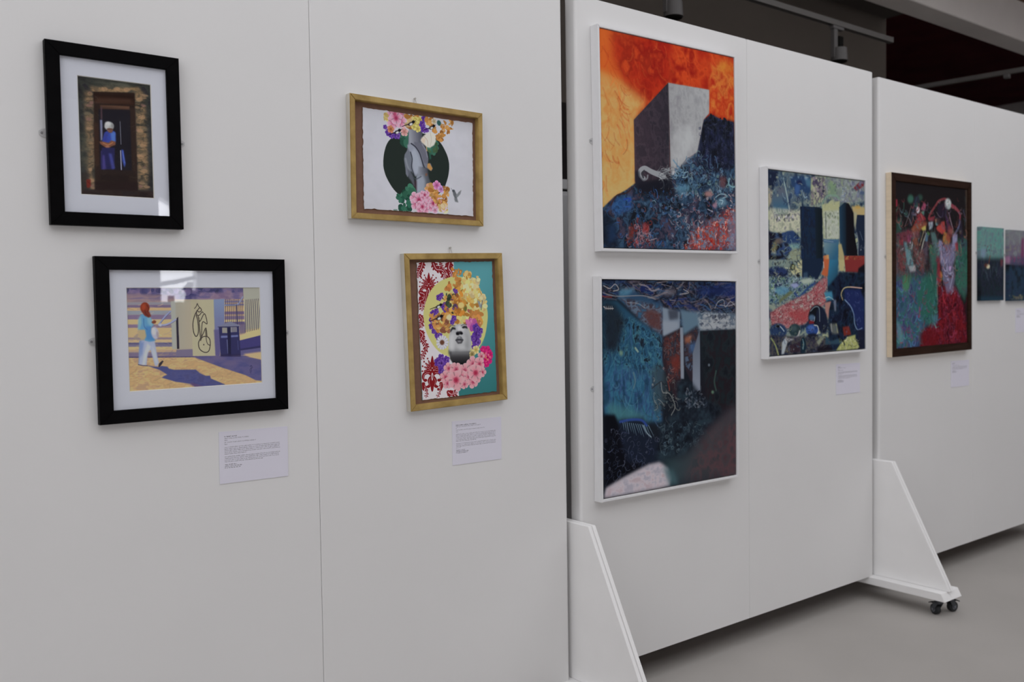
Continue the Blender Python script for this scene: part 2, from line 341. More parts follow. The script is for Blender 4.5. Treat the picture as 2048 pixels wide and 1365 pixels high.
# ------------------------------------------------------------------ the pictures as brush and print strokes (units: 1/1000 of the picture height)
STROKES = {
'doorway': (600, 1000, 620, [
('m',None,[(34,34,36),(44,46,44),(52,54,50),(40,40,44)],54.8,1.4,3,0,1,31.3,0.3),('m',[66,133,138,126,132,652,123,939,83,941,69,826,63,518],[(52,50,44),(84,74,58),(112,92,68),(134,108,78),(92,80,62)],32.9,1.7,5,12.5,0.9,31.3,0.3),('m',[453,89,530,85,552,417,550,704,534,913,457,924],[(52,50,44),(84,74,58),(112,92,68),(134,108,78),(92,80,62)],32.9,1.7,6,12.5,1,31.3,0.3),('m',[109,90,491,49,514,98,124,139],[(70,68,58),(112,92,66),(146,118,82),(100,84,64)],29.7,2.2,7,9.4,0.95,15.7,0.3),
('m',[124,50,392,20,453,45,377,69,139,87],[(52,56,50),(76,78,66),(90,90,76)],23.5,3,8,11,0.7,0,0.3),('p',[564,512,562,516,555,519,546,521,535,522,524,522,514,520,508,517,506,513,509,510,515,506,525,504,536,503,547,504,556,506,562,509],(136,110,82),3.1,0.75),('ln',[512,529,535,530,560,525],3.1,(48,40,34),0.6,1.6,1,1),('p',[106,775,105,781,102,787,97,790,92,792,86,791,81,787,78,782,78,776,79,770,82,765,87,761,92,760,98,761,102,764,105,769],(152,122,92),3.1,0.75),
('ln',[70,791,92,793,115,787],3.1,(48,40,34),0.6,1.6,1,1),('p',[551,489,548,494,543,499,536,501,528,501,521,498,516,494,513,488,513,482,516,476,521,472,528,470,536,470,543,472,548,477,551,483],(116,98,74),3.1,0.75),('ln',[509,501,532,503,557,497],3.1,(48,40,34),0.6,1.6,1,1),('p',[117,908,115,912,109,915,100,918,90,918,80,917,72,915,66,912,64,908,67,904,73,901,81,899,91,898,102,899,110,901,116,905],(124,92,84),3.1,0.75),
('ln',[69,923,91,925,114,920],3.1,(48,40,34),0.6,1.6,1,1),('p',[539,865,537,869,532,873,524,875,515,877,506,876,498,875,493,872,491,868,493,864,498,860,506,858,515,857,524,857,532,859,537,862],(98,90,72),3.1,0.75),('ln',[492,882,515,884,540,879],3.1,(48,40,34),0.6,1.6,1,1),('p',[126,530,125,535,119,540,111,544,101,548,90,549,81,549,75,546,73,542,74,538,79,533,88,528,98,525,108,524,117,524,123,526],(136,110,82),3.1,0.75),
('ln',[77,552,99,553,123,548],3.1,(48,40,34),0.6,1.6,1,1),('p',[530,616,529,621,523,627,514,632,504,635,493,636,483,635,477,631,474,627,476,621,481,615,490,611,501,607,511,606,521,608,528,611],(152,122,92),3.1,0.75),('ln',[479,637,502,639,527,633],3.1,(48,40,34),0.6,1.6,1,1),('p',[144,523,143,528,139,533,132,537,123,540,115,541,107,540,102,537,99,533,100,528,105,523,111,519,120,516,129,515,136,516,142,518],(116,98,74),3.1,0.75),
('ln',[100,543,121,545,145,539],3.1,(48,40,34),0.6,1.6,1,1),('p',[530,724,530,729,526,733,522,737,516,739,510,739,504,736,501,733,499,728,500,723,503,718,508,715,514,713,520,713,525,716,529,719],(124,92,84),3.1,0.75),('ln',[492,742,515,744,540,738],3.1,(48,40,34),0.6,1.6,1,1),('p',[111,313,109,319,104,325,95,330,85,333,75,333,66,331,60,327,57,321,59,315,64,309,73,304,83,301,94,301,103,303,109,307],(98,90,72),3.1,0.75),
('ln',[62,333,84,334,107,328],3.1,(48,40,34),0.6,1.6,1,1),('p',[549,134,546,139,539,142,529,145,519,145,508,143,500,140,495,135,493,130,496,125,503,121,512,118,523,118,534,120,542,123,547,128],(136,110,82),3.1,0.75),('ln',[498,148,521,149,546,143],3.1,(48,40,34),0.6,1.6,1,1),('p',[106,437,105,444,101,449,96,454,89,456,83,455,77,452,73,447,72,441,73,435,76,429,82,424,88,422,95,423,101,426,104,431],(152,122,92),3.1,0.75),
('ln',[67,455,89,456,112,450],3.1,(48,40,34),0.6,1.6,1,1),('p',[527,874,525,879,520,884,511,888,500,890,490,891,481,890,474,887,472,882,473,877,479,873,488,869,498,866,509,865,518,867,524,870],(116,98,74),3.1,0.75),('ln',[476,894,499,896,524,891],3.1,(48,40,34),0.6,1.6,1,1),('p',[135,227,132,233,127,237,121,240,114,240,107,238,102,234,100,228,100,222,102,216,107,211,113,209,120,208,127,210,132,215,134,220],(124,92,84),3.1,0.75),
('ln',[95,240,117,241,140,235],3.1,(48,40,34),0.6,1.6,1,1),('p',[507,159,506,165,501,171,493,176,484,179,474,180,465,179,459,176,456,171,458,166,463,160,470,155,480,152,490,150,498,151,505,154],(98,90,72),3.1,0.75),('ln',[459,182,482,183,506,176],3.1,(48,40,34),0.6,1.6,1,1),('p',[125,198,122,203,117,207,109,209,100,210,92,209,85,206,80,202,79,197,81,192,87,188,94,185,103,184,112,185,119,188,123,193],(136,110,82),3.1,0.75),
('ln',[80,213,102,214,125,208],3.1,(48,40,34),0.6,1.6,1,1),('p',[487,623,486,629,482,633,477,637,470,639,463,639,456,638,452,634,450,629,451,624,455,619,461,615,468,613,475,613,481,615,485,619],(152,122,92),3.1,0.75),('ln',[446,642,469,644,493,638],3.1,(48,40,34),0.6,1.6,1,1),('p',[128,585,126,589,122,593,115,596,107,599,99,600,92,599,87,597,85,594,86,591,90,587,97,583,105,581,113,580,120,580,125,582],(116,98,74),3.1,0.75),
('ln',[84,605,106,607,129,601],3.1,(48,40,34),0.6,1.6,1,1),('p',[489,414,487,418,482,421,475,423,467,424,460,423,453,421,449,417,448,414,450,410,455,407,461,405,469,404,477,405,483,407,487,410],(124,92,84),3.1,0.75),('ln',[445,430,468,431,493,425],3.1,(48,40,34),0.6,1.6,1,1),('p',[120,536,118,542,113,548,106,551,98,553,90,552,83,548,79,543,78,537,80,531,85,525,92,521,100,520,108,521,115,524,119,530],(98,90,72),3.1,0.75),
('ln',[77,552,99,553,122,548],3.1,(48,40,34),0.6,1.6,1,1),('p',[495,222,492,227,487,230,478,232,469,233,460,232,453,229,448,225,447,220,449,216,455,212,463,210,472,210,481,211,489,214,493,218],(136,110,82),3.1,0.75),('ln',[448,238,471,239,495,232],3.1,(48,40,34),0.6,1.6,1,1),('p',[124,436,123,440,118,445,111,448,102,451,93,452,85,451,80,449,77,446,79,441,83,437,91,434,100,431,109,430,117,431,122,433],(152,122,92),3.1,0.75),
('ln',[79,457,101,458,124,452],3.1,(48,40,34),0.6,1.6,1,1),('p',[512,441,509,447,503,451,493,454,482,454,472,452,464,448,459,442,458,436,461,430,468,425,477,423,488,423,498,425,506,429,511,435],(116,98,74),3.1,0.75),('ln',[462,455,485,456,510,450],3.1,(48,40,34),0.6,1.6,1,1),('p',[124,149,122,153,118,157,112,159,106,159,100,158,95,154,93,150,93,145,95,140,99,136,105,134,111,134,117,136,122,139,124,144],(124,92,84),3.1,0.75),
('ln',[87,163,108,164,132,157],3.1,(48,40,34),0.6,1.6,1,1),('p',[517,550,514,554,508,558,499,560,489,560,479,558,470,555,465,551,464,546,466,542,473,539,481,537,492,536,502,538,510,541,515,545],(98,90,72),3.1,0.75),('ln',[467,564,490,566,515,560],3.1,(48,40,34),0.6,1.6,1,1),('p',[126,550,125,555,121,560,115,565,107,568,98,569,91,569,86,566,83,562,84,557,88,552,94,547,102,544,110,542,118,543,123,545],(136,110,82),3.1,0.75),
('ln',[82,571,104,573,128,567],3.1,(48,40,34),0.6,1.6,1,1),('p',[557,889,554,893,548,897,539,899,529,900,519,899,511,896,505,892,503,887,506,883,512,879,521,877,531,876,541,877,549,880,555,884],(152,122,92),3.1,0.75),('ln',[507,903,530,906,555,900],3.1,(48,40,34),0.6,1.6,1,1),('p',[139,192,136,195,131,198,123,198,113,198,104,196,97,193,93,189,92,185,94,182,100,180,108,179,117,179,126,182,134,185,138,188],(116,98,74),3.1,0.75),
('ln',[93,205,115,206,139,199],3.1,(48,40,34),0.6,1.6,1,1),('p',[495,887,493,892,489,896,483,898,477,898,471,897,466,893,464,888,463,883,465,878,470,874,475,872,482,872,488,873,492,877,495,882],(124,92,84),3.1,0.75),('ln',[456,900,479,903,504,897],3.1,(48,40,34),0.6,1.6,1,1),('p',[149,699,146,704,140,707,132,709,122,709,113,708,105,704,100,700,99,696,101,691,107,688,115,686,125,686,135,687,142,690,147,695],(98,90,72),3.1,0.75),
('ln',[102,713,124,715,147,709],3.1,(48,40,34),0.6,1.6,1,1),('p',[516,860,513,864,507,868,498,869,489,869,479,867,471,864,467,859,465,855,468,850,474,847,482,845,492,845,502,847,510,851,514,855],(136,110,82),3.1,0.75),('ln',[467,873,490,875,515,870],3.1,(48,40,34),0.6,1.6,1,1),('p',[98,875,96,879,91,883,83,885,75,885,66,884,59,882,54,878,53,873,55,869,60,866,68,863,76,863,85,864,92,867,97,870],(152,122,92),3.1,0.75),
('ln',[54,889,76,891,99,886],3.1,(48,40,34),0.6,1.6,1,1),('p',[550,605,548,610,543,615,534,619,524,622,513,622,504,621,498,618,495,614,497,609,502,604,511,600,521,597,532,596,541,597,547,600],(116,98,74),3.1,0.75),('ln',[499,625,522,627,547,621],3.1,(48,40,34),0.6,1.6,1,1),('p',[113,366,110,372,105,376,99,379,91,379,84,377,79,373,75,368,75,362,78,356,83,352,89,349,97,349,104,351,109,355,113,360],(124,92,84),3.1,0.75),
('ln',[72,380,94,381,117,375],3.1,(48,40,34),0.6,1.6,1,1),('p',[538,731,537,737,532,743,524,748,513,753,502,755,492,754,485,751,482,747,483,741,488,734,497,729,507,725,518,723,528,723,535,726],(98,90,72),3.1,0.75),('ln',[487,754,510,756,535,751],3.1,(48,40,34),0.6,1.6,1,1),('p',[131,153,129,160,124,166,117,171,108,173,100,172,92,170,87,165,86,158,87,152,92,146,100,141,108,139,117,139,124,142,129,147],(136,110,82),3.1,0.75),
('ln',[86,172,108,173,131,167],3.1,(48,40,34),0.6,1.6,1,1),('p',[564,114,562,118,555,121,545,122,534,122,523,120,515,117,509,114,508,109,511,106,517,103,527,101,538,102,549,103,557,106,563,110],(152,122,92),3.1,0.75),('ln',[513,128,536,129,561,123],3.1,(48,40,34),0.6,1.6,1,1),('p',[103,453,102,457,99,459,94,461,89,461,84,460,79,458,77,455,76,452,78,448,81,446,86,444,91,444,96,445,100,447,103,450],(116,98,74),3.1,0.75),
('ln',[68,468,90,469,113,464],3.1,(48,40,34),0.6,1.6,1,1),('p',[544,201,541,205,535,208,528,209,519,209,511,207,504,204,500,200,499,195,501,191,507,188,515,187,523,187,532,189,539,192,543,196],(124,92,84),3.1,0.75),('ln',[498,214,521,215,546,209],3.1,(48,40,34),0.6,1.6,1,1),('p',[106,608,104,613,98,617,89,619,79,620,70,619,62,616,56,611,55,606,57,601,63,597,72,595,82,594,92,595,100,598,105,602],(98,90,72),3.1,0.75),
('ln',[59,622,80,624,104,618],3.1,(48,40,34),0.6,1.6,1,1),('p',[550,678,547,681,541,684,532,685,522,684,512,682,504,678,499,674,498,669,501,665,508,663,516,662,526,663,536,665,544,669,549,673],(136,110,82),3.1,0.75),('ln',[501,689,524,691,549,685],3.1,(48,40,34),0.6,1.6,1,1),('p',[120,870,117,875,111,879,103,881,95,880,86,877,80,872,76,867,76,861,79,856,85,852,93,850,101,851,110,854,116,858,120,864],(152,122,92),3.1,0.75),
('ln',[76,880,98,882,121,877],3.1,(48,40,34),0.6,1.6,1,1),('p',[486,806,486,813,483,819,478,823,471,826,465,826,459,823,454,819,452,813,453,807,456,801,461,797,467,794,474,794,480,796,484,801],(116,98,74),3.1,0.75),('ln',[446,825,469,827,494,822],3.1,(48,40,34),0.6,1.6,1,1),('p',[124,248,122,253,117,257,109,260,100,262,90,262,82,261,77,258,75,254,77,249,82,245,90,242,100,240,109,240,117,241,122,244],(124,92,84),3.1,0.75),
('ln',[78,267,100,268,123,262],3.1,(48,40,34),0.6,1.6,1,1),('p',[551,404,548,408,541,412,532,413,521,413,511,410,503,406,498,401,497,395,501,391,507,387,517,386,527,386,537,389,545,393,550,398],(98,90,72),3.1,0.75),('ln',[501,416,524,417,549,411],3.1,(48,40,34),0.6,1.6,1,1),('p',[134,926,133,930,127,934,120,937,111,938,102,937,95,935,90,932,88,927,90,923,95,919,103,917,112,916,120,916,128,918,133,922],(136,110,82),3.1,0.75),
('ln',[89,942,111,944,135,939],3.1,(48,40,34),0.6,1.6,1,1),('p',[343,84,341,91,335,98,327,102,316,105,306,104,297,102,291,97,289,90,291,83,297,77,306,73,316,70,327,70,336,73,341,78],(160,126,92),3.9,0.7),('p',[246,97,244,104,238,110,230,115,219,117,209,117,201,114,195,109,193,103,195,96,201,90,209,85,219,83,230,83,238,86,244,91],(160,126,92),3.9,0.7),('p',[419,80,417,87,411,93,402,98,392,101,381,100,372,98,367,93,365,86,367,79,373,73,381,68,392,66,402,66,411,69,417,74],(160,126,92),3.9,0.7),
('p',[519,149,516,156,510,162,501,167,491,169,480,169,471,166,465,161,463,155,465,148,471,142,480,137,491,135,502,135,510,138,517,143],(160,126,92),3.9,0.7),('p',[533,299,531,306,525,312,516,316,506,319,495,318,486,315,480,310,478,304,480,297,486,291,495,286,506,284,516,284,525,287,531,292],(160,126,92),3.9,0.7),('p',[517,411,515,418,509,424,500,429,490,431,479,431,470,428,464,422,462,416,464,409,470,403,479,398,490,396,500,397,509,400,515,405],(160,126,92),3.9,0.7),
('p',[536,537,534,544,528,550,519,555,508,557,498,556,489,553,483,548,481,541,483,535,489,528,498,524,509,522,519,522,528,526,534,531],(160,126,92),3.9,0.7),('p',[517,634,514,641,508,647,499,652,489,654,478,653,469,650,463,645,461,638,463,631,469,625,478,621,489,619,499,619,508,622,514,628],(160,126,92),3.9,0.7),('p',[539,753,537,759,531,765,522,770,511,772,501,771,492,768,486,762,484,756,486,749,492,743,501,739,511,737,522,737,531,741,537,746],(160,126,92),3.9,0.7),
('m',[10,476,71,471,77,748,19,751],[(40,44,42),(64,66,56),(86,80,64)],31.3,2,9,15.7,0.7,0,0.3),('m',[544,354,595,349,593,717,550,720],[(34,38,42),(56,58,56),(44,48,56)],31.3,2,10,9.4,0.7,0,0.3),('p',[135,132,453,101,455,924,123,943],(38,27,23),3.1,1),('g',[140,156,449,128,449,200,142,226],[271,143,271,217],(34,22,18),(60,40,32),4.7,1),('p',[160,177,422,155,422,190,160,215],(66,46,36),7.8,0.7),('g',[182,237,410,219,410,247,182,268],[271,229,271,260],(92,64,48),(58,40,32),3.9,1),
('p',[128,389,166,386,158,743,129,745],(60,38,28),6.3,0.6),('p',[414,246,452,243,450,774,419,775],(46,32,28),6.3,0.7),('p',[168,271,414,250,412,756,166,770],(25,23,30),0,1),('p',[161,770,427,759,427,795,160,809],(36,26,24),2.3,1),('p',[165,809,388,801,384,856,165,859],(30,21,19),3.9,1),('p',[123,869,457,853,455,932,123,947],(32,21,20),4.7,1),('m',[3,944,596,918,600,1002,3,1002],[(30,22,22),(42,30,28),(34,28,30)],23.5,3,11,7.8,1,0,0.3),
('m',[18,805,69,795,83,941,18,951],[(40,36,34),(56,48,42)],23.5,2,12,7.8,0.8,0,0.3),('p',[178,358,196,356,192,520,177,532],(124,128,156),3.1,0.9),('p',[185,252,196,251,196,352,184,353],(70,52,58),2.3,1),('p',[177,614,195,613,195,764,176,765],(84,72,130),3.9,1),('ln',[332,356,334,544],5.5,(110,112,124),0.9,2.3,1,1),('ln',[329,599,330,757],7.8,(150,152,176),0.95,1.6,1,1),('p',[336,587,352,590,366,707,355,739,338,678],(52,70,146),3.1,1),
('ln',[344,602,359,700],6.3,(90,110,180),0.8,2.3,1,1),('p',[195,508,209,460,229,444,277,437,295,453,293,528,284,548,188,543],(50,68,150),3.1,1),('p',[255,456,292,445,292,524,262,530],(74,110,176),5.5,0.9),('p',[209,460,232,458,225,533,195,535],(48,54,128),4.7,0.7),('p',[167,537,195,535,239,543,258,520,293,528,290,555,258,569,232,592,209,580,173,557],(118,74,52),3.1,1),('ln',[195,547,232,559,269,537],7.8,(160,110,76),0.8,3.1,1,1),
('p',[243,576,242,581,239,585,234,588,228,589,222,589,218,586,214,583,213,578,214,573,218,569,222,566,228,564,234,565,239,567,242,571],(150,102,78),3.1,1),('p',[184,586,217,584,284,579,276,760,172,766,176,664],(34,34,74),3.9,1),('p',[235,629,258,628,283,751,257,759],(64,70,140),5.5,0.8),('p',[187,648,203,647,212,763,183,765],(70,62,124),4.7,0.8),('p',[283,399,280,414,272,427,260,436,246,440,232,438,220,431,212,420,209,405,212,391,220,378,232,369,246,365,260,367,273,374,281,385],(150,152,150),3.9,1),
('p',[259,382,257,389,252,396,245,400,236,402,228,402,221,398,216,393,214,386,216,378,221,372,228,367,237,365,245,366,252,369,257,375],(192,194,190),5.5,0.8),('p',[244,412,241,419,235,425,229,428,222,427,217,424,213,418,212,411,214,403,217,396,223,391,229,388,236,388,241,391,244,397,246,404],(174,174,172),3.9,0.8),('p',[283,399,282,406,280,413,277,417,273,419,269,418,265,414,263,408,262,401,263,394,266,387,269,383,273,381,277,382,280,386,283,392],(118,118,118),3.1,0.8),
('p',[229,427,240,420,266,419,276,428,271,449,258,459,241,456,231,443],(104,72,58),3.1,1),('ln',[229,429,270,424],5.5,(62,44,40),0.8,2.3,1,1),('ln',[234,438,249,446],3.9,(150,104,84),0.8,2.3,1,1),('p',[60,857,91,855,92,906,76,930,60,923],(104,36,26),3.1,1),('ln',[65,872,87,894],6.3,(70,22,18),0.7,2.3,1,1),('s_',None,220,47,3.9,[(60,58,52),(36,34,34),(80,74,62)],14,0.3,0.2,0,0.8),]),
'street': (1340, 1000, 700, [
('p',None,(168,150,124),0,1),('m',[-5,-3,1348,-3,1345,137,-8,125],[(56,56,96),(84,78,118),(112,98,132),(128,108,128)],48.9,2.5,3,0,1,16.3,0.3),('l',[2,1,1145,1,1144,68,1,63],70,22.8,1.2,[(54,56,98),(70,68,110),(48,52,84),(104,92,128)],4,0.7,0.5),('m',[-3,71,470,89,468,161,-1,156],[(128,108,120),(146,122,122),(120,104,128)],32.6,4,5,8.2,0.9,0,0.3),('m',[705,66,1153,68,1142,144,703,139],[(118,96,124),(140,118,134),(100,90,128)],32.6,3,6,8.2,0.9,0,0.3),
('p',[-3,152,645,156,645,183,-3,178],(134,132,142),3.3,1),('p',[-3,178,645,183,644,211,-4,204],(112,96,124),3.3,1),('p',[-4,204,644,211,644,237,-5,230],(196,158,112),3.3,1),('p',[-5,230,644,237,643,278,-6,269],(136,142,150),3.3,1),('p',[-6,269,643,278,642,323,-7,312],(120,104,132),3.3,1),('p',[-7,312,642,323,640,372,-8,358],(196,166,118),3.3,1),('p',[-8,358,640,372,640,404,-9,390],(126,108,132),3.3,1),
('p',[-9,390,640,404,638,498,-11,479],(190,162,116),3.3,1),('p',[-11,479,638,498,637,518,-11,499],(134,118,130),3.3,1),('p',[-11,499,637,518,636,547,-12,526],(186,162,122),3.3,1),('p',[-12,526,636,547,636,567,-12,545],(84,82,120),3.3,1),('p',[-12,545,636,567,636,588,-13,565],(108,104,132),3.3,1),('p',[-13,565,636,588,635,616,-14,592],(196,168,120),3.3,1),('p',[-14,592,635,616,634,641,-14,616],(176,150,118),3.3,1),
('p',[-14,616,634,641,633,681,-15,655],(116,104,128),3.3,1),('s_',[-1,152,645,159,633,685,-14,655],90,73.4,8.2,[(178,150,116),(120,106,130),(206,176,126),(140,128,138)],7,0.5,0.08,0,0.12),('p',[-15,655,1334,709,1342,735,-16,672],(72,64,106),2.4,1),('m',[-10,667,1342,718,1346,1005,0,1001],[(188,154,106),(176,146,104),(200,166,112),(168,138,108)],48.9,2.5,8,0,1,24.5,0.3),('s_',[-10,670,1342,735,1337,1009,1,992],80,89.7,9.8,[(206,172,118),(168,136,104),(184,140,100)],9,0.4,0.1,-4,0.2),
('g',[425,149,638,131,627,619,426,603],[420,369,632,375],(152,150,136),(166,156,134),2.4,1),('p',[425,149,469,141,466,604,426,603],(158,162,156),4.9,0.7),('p',[466,612,635,611,634,677,456,676],(112,104,128),3.3,1),('p',[621,135,848,133,847,685,621,678],(170,164,134),1.6,1),('p',[621,135,703,135,707,311,626,309],(158,150,124),16.3,0.5),('g',[844,133,955,129,952,399,882,696,847,686],[844,133,874,696],(118,134,164),(100,92,134),2.4,1),
('p',[837,429,892,431,895,688,847,686],(88,82,124),4.9,0.8),('p',[953,142,1160,131,1155,388,948,383],(176,150,110),2.4,1),('p',[955,146,1160,145,1159,166,955,167],(120,112,140),2.4,1),('p',[954,179,1159,178,1159,195,954,196],(110,106,140),2.4,1),('p',[953,254,1158,254,1157,284,952,283],(112,94,124),2.4,1),('p',[952,300,1157,300,1156,334,951,333],(120,104,130),2.4,1),('p',[953,217,1158,216,1158,250,953,250],(190,160,112),2.4,1),
('p',[951,337,1156,338,1155,359,950,358],(204,174,120),2.4,1),('p',[950,358,1155,359,1155,385,950,383],(90,82,120),2.4,1),('p',[1150,9,1341,2,1347,512,1091,538,1093,437,1155,388],(166,162,138),2.4,1),('p',[1150,9,1341,2,1341,137,1160,135],(152,154,144),8.2,0.7),('p',[1093,445,1348,427,1347,495,1091,546],(198,172,122),4.9,1),('p',[1094,361,1164,363,1162,473,1100,487],(96,84,120),6.5,0.7),('ln',[966,134,959,383],6.5,(66,60,92),0.85,0.8,1,0),
('ln',[987,140,980,384],6.5,(66,60,92),0.85,0.8,1,0),('ln',[1009,134,1000,384],6.5,(66,60,92),0.85,0.8,1,0),('ln',[1030,141,1021,385],6.5,(66,60,92),0.85,0.8,1,0),('ln',[1052,134,1041,385],6.5,(66,60,92),0.85,0.8,1,0),('ln',[1073,141,1062,386],6.5,(66,60,92),0.85,0.8,1,0),('ln',[1095,135,1083,386],6.5,(66,60,92),0.85,0.8,1,0),('ln',[1116,142,1103,387],6.5,(66,60,92),0.85,0.8,1,0),('ln',[1138,135,1124,387],6.5,(66,60,92),0.85,0.8,1,0),
('ln',[1177,140,1160,464],7.3,(70,66,88),0.9,0.8,1,0),('ln',[1198,138,1179,460],7.3,(70,66,88),0.9,0.8,1,0),('ln',[1220,137,1199,457],7.3,(70,66,88),0.9,0.8,1,0),('ln',[1241,135,1218,453],7.3,(70,66,88),0.9,0.8,1,0),('ln',[1262,134,1238,449],7.3,(70,66,88),0.9,0.8,1,0),('ln',[1283,132,1257,446],7.3,(70,66,88),0.9,0.8,1,0),('ln',[1305,131,1277,442],7.3,(70,66,88),0.9,0.8,1,0),('ln',[1326,129,1296,438],7.3,(70,66,88),0.9,0.8,1,0),
('ln',[1103,370,1103,471],4.1,(88,78,112),0.7,0.8,1,0),('ln',[1113,370,1113,471],4.1,(88,78,112),0.7,0.8,1,0),('ln',[1124,370,1123,471],4.1,(88,78,112),0.7,0.8,1,0),('ln',[1134,371,1134,472],4.1,(88,78,112),0.7,0.8,1,0),('ln',[1145,371,1144,472],4.1,(88,78,112),0.7,0.8,1,0),('ln',[1155,371,1155,472],4.1,(88,78,112),0.7,0.8,1,0),('ln',[957,192,1081,187,1143,110],11.4,(128,140,168),0.95,0,1,1),('ln',[961,198,1076,195],4.9,(60,60,96),0.8,0,1,1),
('ln',[1077,189,1077,378],8.2,(60,58,88),0.9,0.8,1,0),('p',[1095,546,1347,495,1345,615,1093,643],(62,58,110),1.6,1),('p',[1093,630,1345,602,1344,628,1093,651],(44,42,82),2.4,1),('p',[1093,647,1344,624,1343,692,1157,692,1092,697],(90,86,128),3.3,1),('p',[1131,682,1344,666,1342,752,1227,733],(196,164,120),6.5,1),('p',[625,684,908,691,1122,699,1342,756,1342,966,1257,952,1153,895,913,806,797,758,666,703],(82,80,124),3.3,1),
('m',[625,684,908,691,1122,699,1342,756,1342,966,1257,952,1153,895,913,806,797,758,666,703],[(70,72,118),(92,86,126),(104,94,124)],48.9,2.5,10,3.3,0.7,0,0.3),('p',[1087,727,1227,729,1342,760,1341,812,1173,777],(84,80,118),8.2,0.7),('p',[880,402,940,374,1009,353,1085,386,1111,399,1093,412,888,410],(116,118,140),1.6,1),('ln',[880,404,1094,405],6.5,(46,46,72),0.9,0,1,1),('p',[888,406,1094,405,1105,690,899,695],(44,44,86),1.6,1),
('p',[922,411,973,413,974,467,921,465],(140,138,128),1.6,1),('p',[1007,409,1072,409,1073,460,1006,461],(128,126,132),1.6,1),('ln',[1029,410,1029,458],4.1,(60,56,84),0.8,0,1,0),('ln',[1044,410,1045,459],4.1,(60,56,84),0.8,0,1,0),('ln',[1060,411,1060,459],4.1,(60,56,84),0.8,0,1,0),('p',[908,491,984,492,984,513,907,513],(104,112,156),2.4,1),('p',[1010,490,1083,489,1083,508,1009,510],(104,112,156),2.4,1),
('ln',[969,533,974,667],7.3,(112,120,156),0.9,0,1,1),('ln',[1078,546,1082,638],4.9,(84,92,140),0.8,0,1,1),('p',[975,413,1007,413,1006,694,975,694],(28,28,58),1.6,1),('p',[899,672,1105,681,1104,707,899,697],(40,36,72),3.3,0.8),('p',[472,318,491,295,493,605,472,605],(36,30,46),1.6,1),('ln',[314,359,370,288,419,245],16.3,(136,144,176),0.95,0,1,1),('ln',[326,351,378,292,418,253],4.9,(78,80,112),0.8,0,1,1),
('ln',[306,366,353,372,416,353,468,322],16.3,(148,154,184),0.95,0,1,1),('ln',[313,376,368,380,432,354,464,332],4.9,(80,80,116),0.8,0,1,1),('p',[335,371,334,376,331,380,326,383,320,384,314,382,309,380,305,375,304,370,306,366,309,361,314,359,320,358,326,359,331,362,334,366],(170,176,196),2.4,1),('ln',[652,220,669,200,681,172,689,192,705,213],6.5,(46,36,38),1,0,1,1),('ln',[680,237,705,213,721,238,696,254,676,241,671,278,696,286,725,254,737,263],7.3,(46,36,38),1,0,1,1),
('ln',[676,241,649,294,632,367,637,448,658,490,679,466,685,409,678,327,667,286],8.2,(46,36,38),1,0,1,1),('ln',[685,294,702,344,749,271,772,370,727,353,712,491],7.3,(46,36,38),1,0,1,1),('ln',[691,311,697,425,703,508],8.2,(46,36,38),1,0,1,1),('ln',[711,500,733,459,759,411,768,493],7.3,(46,36,38),1,0,1,1),('ln',[754,427,760,526,772,568,792,581],6.5,(46,36,38),1,0,1,1),('ln',[703,508,681,556,692,614,737,647,779,638,797,577,792,519,761,493,720,500,702,532],8.2,(46,36,38),1,0,1,1),
('p',[739,573,738,576,737,579,735,580,733,581,730,580,729,578,727,576,727,572,728,569,729,567,731,565,733,564,735,565,737,567,738,570],(46,36,38),0,1),('p',[122,511,168,505,163,521,124,740,106,735],(120,138,172),4.1,1),('p',[144,512,263,516,283,668,297,725,281,756,258,755,223,602,196,617,181,747,112,735,126,638],(156,164,184),4.1,1),('p',[194,538,227,571,191,648,166,742,139,741,160,639],(182,186,194),5.7,0.8),
('p',[239,555,269,628,286,732,266,731,237,635],(174,180,196),5.7,0.8),('p',[129,535,165,521,145,638,123,677],(106,128,172),6.5,0.8),('p',[113,409,123,315,143,268,177,261,223,285,252,341,259,365,235,396,234,444,271,517,217,527,171,513,142,441],(86,142,176),4.1,1),('p',[115,314,143,276,148,347,128,409,113,409],(130,168,170),6.5,0.8),('p',[182,379,236,381,234,444,263,516,187,506],(66,120,172),6.5,0.9),
('p',[199,301,230,293,256,357,236,381,206,356],(128,168,176),6.5,0.7),('ln',[168,308,171,379,197,411],8.2,(58,96,150),0.7,3.3,1,1),('p',[113,409,177,411,187,474,171,501,141,504,111,472],(170,152,116),4.9,1),('p',[73,470,112,440,111,495,76,502],(146,132,120),4.9,0.8),('p',[303,441,303,464,298,484,288,498,276,503,262,500,250,489,240,471,235,449,235,426,241,406,250,393,262,387,276,389,288,401,298,419],(166,166,180),4.1,1),
('p',[276,427,276,440,274,452,269,460,262,463,254,462,248,455,242,444,239,431,239,417,242,406,247,397,254,394,261,396,268,403,273,413],(196,198,204),6.5,0.7),('p',[303,460,303,473,302,483,299,490,296,493,291,491,287,485,283,475,281,463,281,451,282,440,285,433,288,430,293,432,297,438,301,448],(140,124,128),4.1,0.6),('p',[237,341,264,322,285,334,275,354,252,357],(116,62,44),3.3,1),('p',[226,206,222,226,213,243,198,254,182,258,166,253,152,242,143,225,140,205,144,185,154,168,168,157,184,154,201,158,214,169,223,186],(122,46,26),3.3,1),
